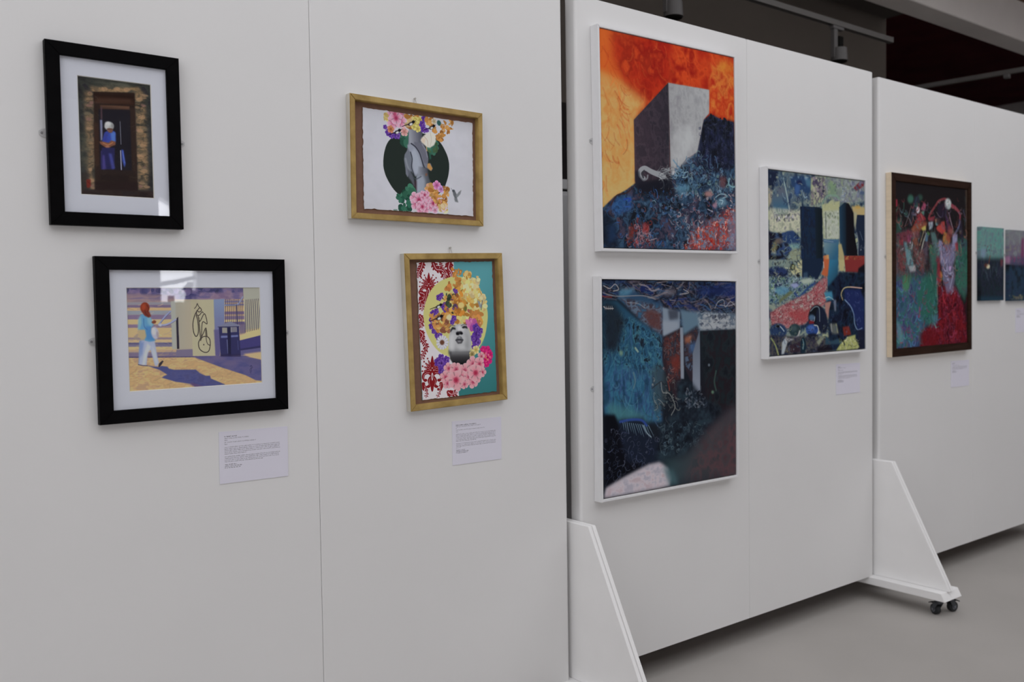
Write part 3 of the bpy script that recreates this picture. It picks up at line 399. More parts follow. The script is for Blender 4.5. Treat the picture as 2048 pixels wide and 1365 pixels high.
('p',[151,237,220,238,237,285,215,299,177,280],(112,44,30),4.1,1),('p',[191,201,187,213,181,222,173,228,165,228,158,225,153,217,151,206,152,194,155,182,162,173,169,167,177,167,184,170,189,178,191,189],(158,64,32),6.5,0.8),('ln',[202,182,217,214,201,245],6.5,(64,26,22),0.6,3.3,1,1),('ln',[182,229,189,261,215,285],8.2,(70,30,26),0.6,3.3,1,1),('p',[289,764,297,733,329,707,341,715,320,746,300,771],(52,46,56),1.6,1),
('ln',[105,735,143,745,188,751],8.2,(64,58,92),0.9,1.6,1,1),('p',[181,747,296,769,320,758,375,769,390,790,437,801,647,812,687,851,744,879,786,878,793,907,843,931,934,974,931,999,742,993,643,984,595,944,451,918,317,870,341,855,373,845,304,797],(70,74,122),3.3,1),('m',[389,818,647,820,785,915,910,981,643,972,451,902],[(62,68,118),(80,82,128),(72,72,112)],32.6,2,11,9.8,0.7,0,0.3),('p',[595,932,742,986,643,986,595,956],(96,68,100),6.5,0.7),
('ln',[1198,813,1212,801,1225,823,1198,838,1206,881],4.9,(44,44,76),0.8,0,1,1),('ln',[1212,801,1211,864],4.9,(44,44,76),0.8,0,1,1),]),
'hands': (1336, 1000, 640, [
('p',None,(184,186,194),0,1),('m',None,[(180,181,188),(187,188,195)],174.2,1,2,0,0.7,0,0.3),('p',[226,529,227,503,230,474,234,445,240,417,248,391,256,366,267,341,279,320,293,300,309,283,327,268,348,253,373,237,401,222,432,208,468,197,510,188,556,182,605,178,651,177,695,178,739,181,781,186,817,194,846,204,871,215,892,229,912,245,931,264,948,285,963,306,976,327,988,346,998,365,1007,384,1014,403,1020,424,1025,446,1028,468,1029,491,1028,515,1025,539,1021,565,1016,590,1008,616,999,643,988,669,979,691,973,707,969,720,962,732,948,746,926,765,898,787,864,808,821,827,765,844,697,860,629,872,573,880,534,880,503,876,477,868,451,858,424,846,398,830,374,812,351,792,328,768,307,741,287,713,271,687,259,665,249,644,242,624,236,605,231,586,228,569,226,550],(36,44,41),1.7,1),
('l',[418,202,549,188,539,319,449,319],26,36.6,1.5,[(44,86,72),(54,100,82),(36,70,58)],3,0.95,0.5),('l',[765,269,880,249,881,319,808,379,771,365],18,31.4,1.6,[(44,86,72),(54,100,82),(60,84,58)],4,0.95,0.5),('p',[771,365,797,380,803,432,782,443],(40,80,68),5.2,1),('p',[533,155,697,146,687,234,693,268,745,350,766,436,756,507,793,477,819,536,799,560,757,542,694,530,643,621,602,634,551,577,511,650,490,617,485,548,471,472,479,420,509,373,524,294],(108,112,124),3.5,1),
('g',[533,155,697,146,687,251,672,288,534,302],[534,233,698,215],(146,150,160),(70,72,84),5.2,1),('p',[509,322,549,296,601,312,652,377,684,443,694,530,653,586,613,624,582,575,566,454,540,388],(136,142,156),7,1),('p',[550,387,601,347,653,446,674,532,643,587,602,616,571,541],(152,160,172),10.5,0.9),('p',[590,279,693,277,745,350,764,436,756,489,715,484,673,383,611,320],(98,100,112),5.2,1),('ln',[560,299,611,329,657,385,684,452,715,528,757,555],13.9,(44,46,56),0.9,7,1,1),
('ln',[693,294,735,351,756,419],12.2,(128,130,144),0.8,7,1,1),('p',[474,463,489,410,530,371,562,411,571,489,551,586,510,581,485,548],(104,110,120),5.2,1),('ln',[490,462,510,529,541,587],19.2,(132,138,148),0.7,10.5,1,1),('ln',[550,387,569,454,561,542,592,626],10.5,(44,48,56),0.9,5.2,1,1),('p',[510,563,551,586,572,619,592,678,603,751,583,731,552,681,521,649],(86,90,100),7,0.9),('p',[756,489,779,478,817,529,799,559,751,529],(176,130,72),3.5,1),
('g',[643,526,757,535,770,637,633,648],[643,587,767,576],(134,140,152),(62,64,72),7,1),('g',[618,624,736,578,757,612,810,704,811,775,614,816,618,676],[613,702,810,686],(138,146,158),(60,64,70),7,1),('p',[623,641,695,608,726,667,717,790,624,797],(146,154,168),13.9,0.8),('ln',[572,636,613,659,674,628],12.2,(70,74,84),0.7,7,1,1),('p',[726,593,752,586,752,612,726,619],(128,78,52),5.2,0.7),('p',[592,678,618,676,619,815,593,800],(66,40,52),8.7,0.7),
('f',338,46,74,5,(206,168,186),(196,132,158),(168,62,98),20,1,0.3),('f',429,27,74,5,(206,168,186),(196,132,158),(168,62,98),57,1,0.3),('f',432,87,74,5,(206,168,186),(196,132,158),(168,62,98),94,1,0.3),('f',347,105,74,5,(206,168,186),(196,132,158),(168,62,98),131,1,0.3),('f',382,56,74,5,(206,168,186),(196,132,158),(168,62,98),168,1,0.3),('p',[401,59,400,66,396,73,389,79,382,81,375,80,369,77,365,70,363,63,365,55,369,48,375,43,382,41,389,41,395,45,400,51],(140,30,66),10.3,0.8),
('p',[387,17,385,25,381,33,375,38,367,40,360,40,353,36,349,30,347,22,349,14,353,7,359,2,367,-1,375,0,381,4,385,10],(166,50,88),8.7,0.8),('l',[249,34,293,20,278,98,249,93],14,15.7,1.4,[(190,178,110),(176,150,90)],4,0.95,0.5),('l',[507,20,650,12,589,123,508,141],26,31.4,1.5,[(164,112,52),(178,126,62),(146,94,44),(188,142,80),(200,170,120)],5,0.95,0.5),('f',254,165,26.1,5,(98,62,150),(84,48,140),(54,24,92),0,1,0.35),
('f',263,169,14.4,5,(132,92,170),(100,66,150),(60,30,100),10,1,0.35),('f',289,216,38.3,5,(98,62,150),(84,48,140),(54,24,92),31,1,0.35),('f',302,222,21.1,5,(132,92,170),(100,66,150),(60,30,100),27,1,0.35),('f',328,238,38.3,5,(98,62,150),(84,48,140),(54,24,92),62,1,0.35),('f',341,244,21.1,5,(132,92,170),(100,66,150),(60,30,100),44,1,0.35),('f',388,231,45.3,5,(98,62,150),(84,48,140),(54,24,92),93,1,0.35),
('f',404,238,24.9,5,(132,92,170),(100,66,150),(60,30,100),61,1,0.35),('f',318,179,43.5,5,(190,128,120),(182,120,70),(120,70,50),10,1,0.3),('f',478,187,48.8,5,(206,166,164),(190,140,136),(160,100,90),20,1,0.3),('f',614,51,38.3,5,(206,196,116),(190,176,92),(150,130,60),0,1,0.3),('f',640,91,38.3,5,(206,196,116),(190,176,92),(150,130,60),29,1,0.3),('f',599,122,38.3,5,(206,196,116),(190,176,92),(150,130,60),58,1,0.3),
('f',671,44,38.3,5,(206,196,116),(190,176,92),(150,130,60),87,1,0.3),('f',640,139,38.3,5,(206,196,116),(190,176,92),(150,130,60),116,1,0.3),('f',604,82,38.3,5,(206,196,116),(190,176,92),(150,130,60),145,1,0.3),('f',722,25,38.3,5,(98,62,150),(84,48,140),(54,24,92),93,1,0.35),('f',736,31,21.1,5,(132,92,170),(100,66,150),(60,30,100),61,1,0.35),('f',697,89,41.8,5,(98,62,150),(84,48,140),(54,24,92),124,1,0.35),
('f',712,96,23,5,(132,92,170),(100,66,150),(60,30,100),78,1,0.35),('f',712,135,40.1,5,(98,62,150),(84,48,140),(54,24,92),155,1,0.35),('f',727,142,22,5,(132,92,170),(100,66,150),(60,30,100),95,1,0.35),('f',754,139,26.1,5,(98,62,150),(84,48,140),(54,24,92),186,1,0.35),('f',763,144,14.4,5,(132,92,170),(100,66,150),(60,30,100),112,1,0.35),('l',[743,10,826,18,816,89,743,88],20,26.1,1.5,[(164,112,52),(178,126,62),(146,94,44),(188,142,80)],6,0.95,0.5),
('f',842,38,34.8,5,(196,190,176),(180,168,140),(150,130,90),5,1,0.3),('p',[929,38,932,49,931,60,926,69,918,75,908,76,897,74,888,67,881,58,878,47,880,36,885,27,893,21,903,19,913,22,922,28],(48,88,84),3.5,1),('l',[952,12,1081,6,1081,103,964,178,880,231,864,198,922,147],54,17.4,1.6,[(164,112,52),(178,126,62),(146,94,44),(188,142,80)],7,0.95,0.5),('l',[859,181,948,162,949,224,880,235],16,20.9,1.5,[(164,112,52),(178,126,62),(146,94,44),(188,142,80)],8,0.95,0.5),
('l',[827,105,879,99,880,143,827,149],8,19.2,1.4,[(164,112,52),(178,126,62),(146,94,44),(188,142,80)],9,0.95,0.5),('p',[698,215,744,175,817,154,859,181,864,241,839,288,786,320,745,315,693,277,672,253],(200,196,186),4.4,1),('ln',[713,205,755,244,765,304],7,(170,150,130),0.7,3.5,1,1),('ln',[796,161,807,239,786,311],7,(176,170,150),0.7,3.5,1,1),('ln',[745,315,750,354],10.5,(190,160,110),0.9,0,1,1),('p',[682,226,734,229,724,282,688,269],(206,176,150),7,0.6),
('p',[592,79,592,86,588,95,579,104,567,111,554,116,541,119,531,118,525,113,525,106,529,98,538,89,550,81,563,76,576,74,586,75],(40,40,46),2.6,1),('p',[579,91,580,95,578,100,573,105,566,110,559,113,551,114,545,113,542,110,541,105,543,100,548,95,555,90,562,88,570,86,576,88],(206,208,206),2.6,1),('p',[606,70,605,76,601,81,595,85,588,87,581,86,575,84,571,80,569,74,571,69,575,63,581,60,588,58,595,58,601,60,605,65],(24,22,28),1.7,1),
('ln',[529,104,450,137],9.4,(34,28,40),1,0.9,0.6,1),('ln',[602,66,617,58],5.2,(30,26,30),1,0,1,1),('p',[842,91,843,98,839,106,831,114,819,121,807,126,795,128,786,127,780,122,779,116,783,108,791,100,803,93,815,88,827,86,837,87],(40,40,46),2.6,1),('p',[831,102,832,106,829,110,825,115,819,119,811,122,805,123,799,122,796,119,795,115,797,110,801,106,808,101,815,99,822,98,827,99],(206,208,206),2.6,1),('p',[856,82,855,88,851,93,845,96,839,98,832,98,826,95,823,91,821,86,823,81,826,76,832,73,838,71,845,71,851,74,854,77],(24,22,28),1.7,1),
('ln',[784,114,708,145],8.6,(34,28,40),1,0.9,0.6,1),('ln',[852,79,866,72],4.8,(30,26,30),1,0,1,1),('p',[425,184,426,191,422,199,413,208,401,216,388,221,376,223,366,222,360,217,360,210,364,202,372,193,384,186,397,181,410,178,420,180],(40,40,46),2.6,1),('p',[413,195,414,200,412,205,407,210,400,214,393,217,386,218,380,217,376,214,376,210,378,204,383,199,389,195,397,192,404,191,410,192],(206,208,206),2.6,1),
('p',[440,175,438,181,434,186,428,190,422,191,415,191,409,189,405,184,403,179,405,173,409,168,415,164,421,163,428,163,434,165,438,170],(24,22,28),1.7,1),('ln',[364,208,286,241],9.4,(34,28,40),1,0.9,0.6,1),('ln',[436,171,450,163],5.2,(30,26,30),1,0,1,1),('l',[471,774,552,755,593,774,573,853,522,879,461,836],26,40.1,1.4,[(44,90,72),(56,108,86),(32,66,54)],10,0.95,0.5),('l',[381,850,441,837,512,884,553,977,432,985,402,969,431,907],22,29.6,1.4,[(40,88,70),(52,108,86),(34,76,62)],11,0.95,0.5),
('p',[337,989,382,986,392,998,337,1001],(60,100,84),2.6,0.7),('l',[727,755,800,696,894,733,863,797,779,821],34,34.8,1.5,[(164,112,52),(178,126,62),(146,94,44),(188,142,80),(186,140,110)],12,0.95,0.5),('f',868,704,52.3,5,(206,150,190),(190,110,160),(140,60,110),20,1,0.3),('f',921,740,40.1,5,(196,156,200),(180,128,180),(130,70,120),10,1,0.3),('f',601,858,70.2,5,(206,168,186),(196,132,158),(168,62,98),40,1,0.3),
('f',691,844,70.2,5,(206,168,186),(196,132,158),(168,62,98),77,1,0.3),('f',694,902,70.2,5,(206,168,186),(196,132,158),(168,62,98),114,1,0.3),('f',611,916,70.2,5,(206,168,186),(196,132,158),(168,62,98),151,1,0.3),('f',645,870,70.2,5,(206,168,186),(196,132,158),(168,62,98),188,1,0.3),('p',[663,873,662,881,658,887,652,892,645,894,638,893,632,889,628,883,627,876,628,868,632,862,638,857,645,855,652,856,658,860,662,866],(140,30,66),9.8,0.8),
('f',786,884,56.4,5,(206,168,186),(196,132,158),(168,62,98),80,1,0.3),('f',860,872,56.4,5,(206,168,186),(196,132,158),(168,62,98),117,1,0.3),('f',862,920,56.4,5,(206,168,186),(196,132,158),(168,62,98),154,1,0.3),('f',794,931,56.4,5,(206,168,186),(196,132,158),(168,62,98),191,1,0.3),('f',822,893,56.4,5,(206,168,186),(196,132,158),(168,62,98),228,1,0.3),('p',[837,896,836,902,833,908,828,912,822,913,816,912,811,909,808,904,807,898,808,892,811,887,816,883,822,881,828,882,833,885,836,890],(140,30,66),7.8,0.8),
('f',655,930,50.2,5,(206,168,186),(196,132,158),(168,62,98),100,1,0.3),('f',720,920,50.2,5,(206,168,186),(196,132,158),(168,62,98),137,1,0.3),('f',722,962,50.2,5,(206,168,186),(196,132,158),(168,62,98),174,1,0.3),('f',662,971,50.2,5,(206,168,186),(196,132,158),(168,62,98),211,1,0.3),('f',687,938,50.2,5,(206,168,186),(196,132,158),(168,62,98),248,1,0.3),('p',[700,941,699,946,696,951,692,954,687,956,682,955,677,952,675,948,673,943,674,937,677,932,682,929,687,928,692,928,696,931,699,935],(140,30,66),7,0.8),
('f',693,808,37.6,5,(206,168,186),(196,132,158),(168,62,98),120,1,0.3),('f',742,800,37.6,5,(206,168,186),(196,132,158),(168,62,98),157,1,0.3),('f',743,832,37.6,5,(206,168,186),(196,132,158),(168,62,98),194,1,0.3),('f',698,839,37.6,5,(206,168,186),(196,132,158),(168,62,98),231,1,0.3),('f',717,814,37.6,5,(206,168,186),(196,132,158),(168,62,98),268,1,0.3),('p',[727,816,726,820,724,824,721,826,717,827,713,827,710,825,708,821,707,817,708,813,710,810,713,807,717,806,721,807,724,809,726,812],(140,30,66),5.2,0.8),
('f',896,901,61,5,(210,160,176),(200,130,150),(160,60,84),30,1,0.3),('l',[790,820,980,788,1002,894,928,917,822,880],46,19.2,1.6,[(164,112,52),(178,126,62),(146,94,44),(188,142,80)],13,0.95,0.5),('l',[958,719,1017,723,1017,803,969,807],12,20.9,1.6,[(164,112,52),(178,126,62),(146,94,44),(188,142,80)],14,0.95,0.5),('l',[896,910,1013,911,1003,974,896,981],22,26.1,1.4,[(196,168,108),(206,184,150),(190,160,190)],15,0.95,0.5),
('f',843,966,38.3,5,(200,176,200),(196,150,170),(160,80,110),12,1,0.3),('p',[1065,737,1092,735,1120,778,1126,831,1098,829,1077,790],(92,96,100),2.6,1),('p',[1109,797,1147,754,1184,728,1169,774,1131,813],(118,122,126),3.5,1),('p',[1088,825,1125,822,1142,866,1099,860],(104,108,112),4.4,1),('ln',[1071,746,1049,721],4.4,(90,92,98),1,0,1,1),('p',[1098,746,1096,751,1093,755,1087,758,1081,759,1074,759,1068,757,1065,753,1063,748,1064,743,1068,739,1074,736,1080,734,1087,735,1093,737,1096,741],(70,74,80),2.6,1),
]),
'portrait': (678, 1000, 860, [
('g',None,[441,-1,450,995],(84,150,158),(46,110,112),0,1),('p',[-1,-2,326,0,308,443,323,1000,3,1004],(198,194,200),0.8,1),('p',[101,74,104,78,107,87,109,98,111,107,112,115,112,123,112,130,110,137,108,143,104,149,100,153,97,155,93,153,90,149,87,143,85,137,84,130,85,123,86,115,88,107,90,97,94,87,98,78],(122,24,30),0,1),('p',[90,164,87,161,81,151,75,140,71,130,68,121,67,112,66,105,67,101,71,103,76,109,82,116,87,125,89,135,91,148,91,159],(122,24,30),0,1),
('ln',[86,165,80,132,71,112],2.5,(196,160,168),0.8,0,1,1),('p',[70,93,69,95,68,97,66,98,63,99,61,98,59,97,57,95,57,93,58,90,59,88,61,87,64,87,66,87,68,89,69,91],(122,24,30),0,1),('p',[90,164,85,163,76,157,65,150,57,143,51,136,46,129,43,122,42,119,47,119,54,122,63,127,70,132,77,140,84,150,89,159],(122,24,30),0,1),('ln',[86,165,66,141,50,127],2.5,(196,160,168),0.8,0,1,1),('p',[42,112,41,115,40,116,38,118,35,118,33,118,31,116,29,114,29,112,30,110,31,108,33,107,36,106,38,107,40,108,41,110],(122,24,30),0,1),
('p',[90,164,85,165,75,165,63,163,53,161,45,157,37,153,32,148,30,145,34,144,42,144,52,145,60,147,69,150,80,156,88,161],(122,24,30),0,1),('ln',[86,165,60,156,40,149],2.5,(196,160,168),0.8,0,1,1),('p',[28,142,28,144,26,146,24,147,22,148,19,147,17,146,16,144,16,142,16,139,18,137,20,136,22,136,25,136,27,138,28,140],(122,24,30),0,1),('p',[90,164,86,168,76,172,65,177,55,180,46,180,37,178,30,176,27,174,30,171,37,167,46,164,55,162,65,161,77,161,86,162],(122,24,30),0,1),
('ln',[86,165,58,171,38,173],2.5,(196,160,168),0.8,0,1,1),('p',[25,174,24,176,23,178,21,179,18,180,16,179,14,178,13,176,12,174,13,171,14,169,16,168,19,168,21,168,23,170,24,172],(122,24,30),0,1),('p',[91,176,85,173,75,172,63,172,53,173,44,175,35,179,27,184,21,189,17,196,14,203,13,211,14,219,17,226,21,233,27,239,32,243,38,244,44,243,49,241,52,239,54,236,53,233,52,229,50,227,46,225,41,225,36,224,33,221,33,217,34,211,36,205,39,200,43,197,50,195,56,194,62,193,66,195,71,199,75,202,78,202,83,198,88,190,92,182],(122,24,30),0,1),
('ln',[74,185,45,187,27,205,30,226],3.1,(196,160,168),0.85,0,1,1),('p',[85,208,83,207,78,208,74,210,69,214,65,219,61,225,57,231,55,237,56,244,59,250,62,256,62,262,58,266,51,269,44,271,40,274,42,278,46,281,52,284,57,285,62,285,68,283,73,279,77,274,79,267,80,257,80,247,81,238,82,229,84,221,85,213],(122,24,30),0,1),('ln',[77,222,68,241,72,268],2.5,(196,160,168),0.85,0,1,1),('p',[35,249,31,246,24,245,17,246,12,248,9,254,7,262,6,270,6,278,9,286,14,294,19,300,23,302,26,299,28,292,29,284,30,276,32,269,34,261,36,254],(122,24,30),0,1),
('p',[51,294,50,297,48,300,45,302,42,303,38,302,36,300,34,297,34,293,35,289,37,286,39,284,43,284,46,285,49,287,50,290],(122,24,30),0,1),('p',[102,164,106,161,113,152,120,141,125,131,129,122,131,113,133,106,132,102,128,104,122,109,115,117,110,125,106,135,103,148,101,159],(122,24,30),0,1),('ln',[106,166,116,132,126,113],2.5,(196,160,168),0.8,0,1,1),('p',[143,94,142,96,141,98,139,99,136,100,134,99,132,98,131,96,130,94,131,91,132,89,134,88,137,88,139,88,141,90,143,92],(122,24,30),0,1),
('p',[102,164,107,163,117,158,129,151,138,145,144,138,151,131,155,124,155,120,151,121,143,123,133,128,125,133,118,141,109,151,103,160],(122,24,30),0,1),('ln',[106,166,128,142,146,128],2.5,(196,160,168),0.8,0,1,1),('p',[169,114,169,117,167,118,165,120,163,120,160,120,158,118,157,116,156,114,157,112,159,110,161,109,163,108,166,109,168,110,169,112],(122,24,30),0,1),('p',[102,164,107,165,117,165,130,164,140,162,148,159,157,155,163,150,164,147,161,146,153,146,143,146,134,148,124,151,114,156,105,161],(122,24,30),0,1),
('ln',[106,166,134,157,154,151],2.5,(196,160,168),0.8,0,1,1),('p',[180,145,179,147,178,149,176,150,173,150,171,150,169,149,167,147,167,144,168,142,169,140,171,139,174,138,176,139,178,140,180,142],(122,24,30),0,1),('p',[102,164,106,168,115,173,126,178,136,181,145,182,154,181,161,179,165,176,162,173,155,170,146,166,138,163,128,162,116,162,106,163],(122,24,30),0,1),('ln',[106,166,134,173,154,176],2.5,(196,160,168),0.8,0,1,1),
('p',[180,177,179,179,178,181,176,182,173,183,171,182,169,181,167,179,167,177,168,174,169,172,171,171,174,171,176,171,178,173,180,175],(122,24,30),0,1),('p',[100,176,106,174,117,173,128,173,138,175,147,177,156,181,164,186,169,192,173,199,175,207,175,215,173,222,170,229,164,236,158,242,152,246,146,247,140,246,135,243,132,241,131,238,132,235,133,231,136,229,140,227,145,227,150,226,153,224,154,220,154,214,153,207,150,203,146,199,140,197,133,195,127,195,122,197,118,200,114,203,110,203,106,198,101,190,99,182],(122,24,30),0,1),
('ln',[116,186,145,189,161,208,156,229],3.1,(196,160,168),0.85,0,1,1),('p',[102,209,105,207,109,208,114,211,118,215,121,220,125,226,128,233,129,239,128,246,124,252,120,258,119,263,123,267,130,271,137,274,140,277,139,280,134,284,128,286,122,287,117,286,112,284,107,280,103,275,102,267,102,258,103,248,104,239,103,230,102,221,101,214],(122,24,30),0,1),('ln',[109,223,116,243,109,269],2.5,(196,160,168),0.85,0,1,1),
('p',[149,252,153,249,160,249,167,250,172,253,175,258,176,266,176,275,175,283,171,290,165,298,159,304,155,306,152,303,151,296,151,288,150,280,149,272,148,264,147,257],(122,24,30),0,1),('p',[145,296,144,300,142,303,139,305,136,306,133,305,130,303,128,300,128,296,129,292,131,289,134,287,137,287,140,287,143,290,145,293],(122,24,30),0,1),('p',[97,155,100,159,104,168,107,180,109,191,110,199,110,207,110,216,108,227,107,242,105,261,102,279,99,293,97,301,94,307,91,310,88,310,86,309,83,306,81,301,79,292,78,278,77,260,77,242,77,226,77,215,78,206,79,198,80,190,84,180,88,168,93,159],(122,24,30),0,1),
('p',[95,185,97,187,99,193,101,201,102,209,100,217,98,227,95,235,92,238,90,235,88,227,86,217,86,208,87,201,90,193,93,187],(198,190,196),0,1),('p',[95,194,95,196,96,200,97,205,97,210,97,215,95,220,94,225,93,226,92,225,91,220,90,215,90,210,91,205,92,200,93,196],(122,24,30),0,1),('p',[102,682,105,686,108,696,110,708,112,719,113,728,114,737,113,746,112,753,109,760,105,766,101,770,97,772,93,770,89,765,86,758,84,751,83,744,83,735,85,727,87,718,90,707,94,695,98,686],(122,24,30),0,1),
('p',[90,782,86,778,79,767,73,754,68,743,65,733,63,723,63,714,64,710,68,713,74,719,81,728,86,738,88,750,90,764,91,777],(122,24,30),0,1),('ln',[85,783,78,745,69,723],2.7,(196,160,168),0.8,0,1,1),('p',[67,701,66,704,65,706,62,707,59,707,57,707,55,705,53,703,53,700,53,698,55,696,57,694,60,694,63,695,65,696,66,698],(122,24,30),0,1),('p',[90,782,84,780,74,774,62,765,53,757,46,749,40,740,37,733,36,729,41,729,50,733,59,739,68,745,75,755,83,767,89,777],(122,24,30),0,1),
('ln',[85,783,63,755,45,738],2.7,(196,160,168),0.8,0,1,1),('p',[36,721,35,724,33,726,31,727,28,728,26,727,23,725,22,723,22,720,22,718,24,716,26,715,29,714,32,715,34,717,35,719],(122,24,30),0,1),('p',[90,782,84,783,72,782,59,779,48,776,39,772,31,766,25,761,23,758,27,756,36,757,47,758,56,761,67,766,78,772,87,778],(122,24,30),0,1),('ln',[85,783,56,771,34,763],2.7,(196,160,168),0.8,0,1,1),('p',[21,754,20,756,18,758,16,760,13,760,11,759,8,758,7,755,7,753,7,750,9,748,11,747,14,747,17,747,19,749,20,751],(122,24,30),0,1),
('p',[90,782,85,786,74,791,61,795,50,798,40,798,30,795,23,792,20,789,23,786,31,783,40,780,50,778,61,778,74,778,85,780],(122,24,30),0,1),('ln',[85,783,54,789,31,790],2.7,(196,160,168),0.8,0,1,1),('p',[17,790,16,792,15,794,12,795,9,796,7,795,5,793,3,791,3,789,3,786,5,784,7,783,10,782,13,783,15,785,16,787],(122,24,30),0,1),('p',[91,796,84,792,73,790,60,789,48,790,38,792,28,796,19,801,13,806,8,813,5,822,4,831,5,839,8,847,13,856,19,863,25,868,31,869,38,868,43,866,47,864,49,861,49,857,47,853,45,850,41,848,35,848,30,846,26,843,26,838,27,832,29,825,32,820,38,817,44,815,52,814,58,814,63,816,68,820,72,824,76,824,82,819,87,811,91,802],(122,24,30),0,1),
('ln',[71,805,39,806,20,824,23,849],3.4,(196,160,168),0.85,0,1,1),('p',[84,832,81,830,76,831,71,833,66,837,62,842,57,849,53,856,51,863,52,870,55,877,58,884,59,890,54,895,46,898,38,900,34,903,36,907,40,911,47,915,52,917,58,916,65,914,71,911,75,905,78,897,78,886,78,875,79,865,81,855,83,845,84,837],(122,24,30),0,1),('ln',[75,847,65,868,69,898],2.7,(196,160,168),0.85,0,1,1),('p',[28,874,23,871,16,869,8,870,3,872,-1,878,-3,887,-4,897,-4,905,-1,914,5,923,11,931,15,934,18,931,20,923,22,914,23,905,25,897,28,888,29,880],(122,24,30),0,1),
('p',[46,926,45,930,42,933,39,935,36,935,32,934,29,932,27,928,27,924,28,920,30,917,33,915,37,914,40,915,43,918,45,921],(122,24,30),0,1),('p',[103,783,107,780,115,770,123,758,129,747,133,737,135,727,137,719,136,715,132,717,125,722,117,731,111,739,107,751,104,765,102,777],(122,24,30),0,1),('ln',[107,785,118,748,130,727],2.7,(196,160,168),0.8,0,1,1),('p',[148,706,148,709,146,711,144,712,141,712,138,712,136,710,135,708,134,705,135,703,136,701,139,699,142,699,144,700,147,701,148,704],(122,24,30),0,1),
('p',[103,783,108,782,120,777,132,770,142,763,150,756,157,748,161,741,162,737,157,737,148,739,138,744,129,750,120,758,111,768,104,778],(122,24,30),0,1),('ln',[107,785,132,760,152,745],2.7,(196,160,168),0.8,0,1,1),('p',[178,731,177,733,175,735,173,737,170,737,167,736,165,735,164,732,163,730,164,727,166,725,168,724,171,723,174,724,176,726,177,728],(122,24,30),0,1),('p',[103,783,108,785,120,785,134,785,145,783,154,780,164,776,170,771,172,768,168,766,159,765,148,765,138,766,128,770,116,775,106,780],(122,24,30),0,1),
('ln',[107,785,138,777,161,771],2.7,(196,160,168),0.8,0,1,1),('p',[190,765,189,768,187,770,185,771,182,772,179,771,177,769,176,767,175,764,176,762,177,760,180,758,183,758,185,759,188,760,189,763],(122,24,30),0,1),('p',[103,783,107,788,117,794,130,800,141,804,151,805,161,805,169,803,172,800,169,797,162,792,152,787,143,784,132,782,118,781,107,782],(122,24,30),0,1),('ln',[107,785,138,795,161,799],2.7,(196,160,168),0.8,0,1,1),
('p',[190,802,189,804,187,806,185,808,182,808,179,807,177,806,176,803,175,801,176,798,178,796,180,795,183,794,186,795,188,797,189,799],(122,24,30),0,1),('p',[100,797,107,794,119,793,132,795,143,797,153,800,163,805,171,812,178,818,182,826,184,835,184,844,182,852,178,860,172,868,165,874,158,878,152,878,146,877,140,874,136,871,135,868,136,864,138,860,140,857,144,856,150,856,156,856,160,854,161,848,161,842,159,834,156,829,151,825,145,822,137,820,131,819,125,821,120,824,116,827,111,827,107,821,102,812,99,803],(122,24,30),0,1),
('ln',[119,809,151,814,169,835,163,859],3.4,(196,160,168),0.85,0,1,1),('p',[103,833,106,832,111,833,116,837,120,841,124,847,128,854,132,862,133,869,131,876,127,883,123,889,122,895,127,900,134,905,142,908,145,912,143,916,138,919,132,922,126,923,120,921,113,918,108,914,104,907,103,899,103,888,104,877,104,867,104,857,103,847,102,838],(122,24,30),0,1),('ln',[110,850,119,872,111,901],2.7,(196,160,168),0.85,0,1,1),
('p',[155,884,160,882,167,881,175,883,181,886,184,893,185,902,185,912,184,921,179,929,173,937,166,944,161,946,159,942,158,934,157,925,156,916,155,907,154,898,153,890],(122,24,30),0,1),('p',[151,934,150,938,147,942,144,944,140,944,137,943,134,940,132,937,131,933,132,928,135,925,138,923,142,923,145,924,148,926,150,930],(122,24,30),0,1),('p',[97,772,101,777,105,788,108,801,110,813,112,823,112,832,111,841,110,854,108,871,106,892,103,912,100,927,97,937,94,943,90,946,87,947,85,945,82,942,79,935,77,925,76,910,75,889,75,869,75,851,75,839,76,829,77,820,79,811,82,799,87,787,92,776],(122,24,30),0,1),
('p',[95,806,97,809,100,816,102,825,102,833,101,842,98,853,95,862,92,866,89,862,87,853,85,841,85,832,86,823,89,815,92,808],(198,190,196),0,1),('p',[94,816,95,818,97,823,97,829,97,834,97,839,95,846,94,851,92,852,91,850,90,845,90,839,89,833,90,828,92,823,93,818],(122,24,30),0,1),('ln',[53,0,37,42,13,72,7,106],31.6,(122,24,30),0.95,0,0.45,1),('ln',[53,0,37,42,13,72,7,106],6.3,(196,164,172),0.9,0,1,1),
('p',[73,26,70,27,67,26,64,24,61,20,59,17,59,13,60,10,62,8,65,8,68,9,71,11,74,14,75,18,76,22,75,25],(122,24,30),0,1),('p',[19,13,18,11,19,8,22,5,26,3,31,1,35,1,38,2,40,3,41,6,39,8,37,11,33,14,28,15,24,16,21,15],(122,24,30),0,1),('p',[66,45,63,46,60,45,56,42,54,39,52,35,52,32,53,29,55,27,57,27,61,28,64,30,67,33,68,37,69,40,68,43],(122,24,30),0,1),('p',[11,32,11,30,12,27,15,24,19,22,23,20,28,20,31,20,33,22,34,24,32,27,30,30,26,32,21,34,17,34,14,34],(122,24,30),0,1),
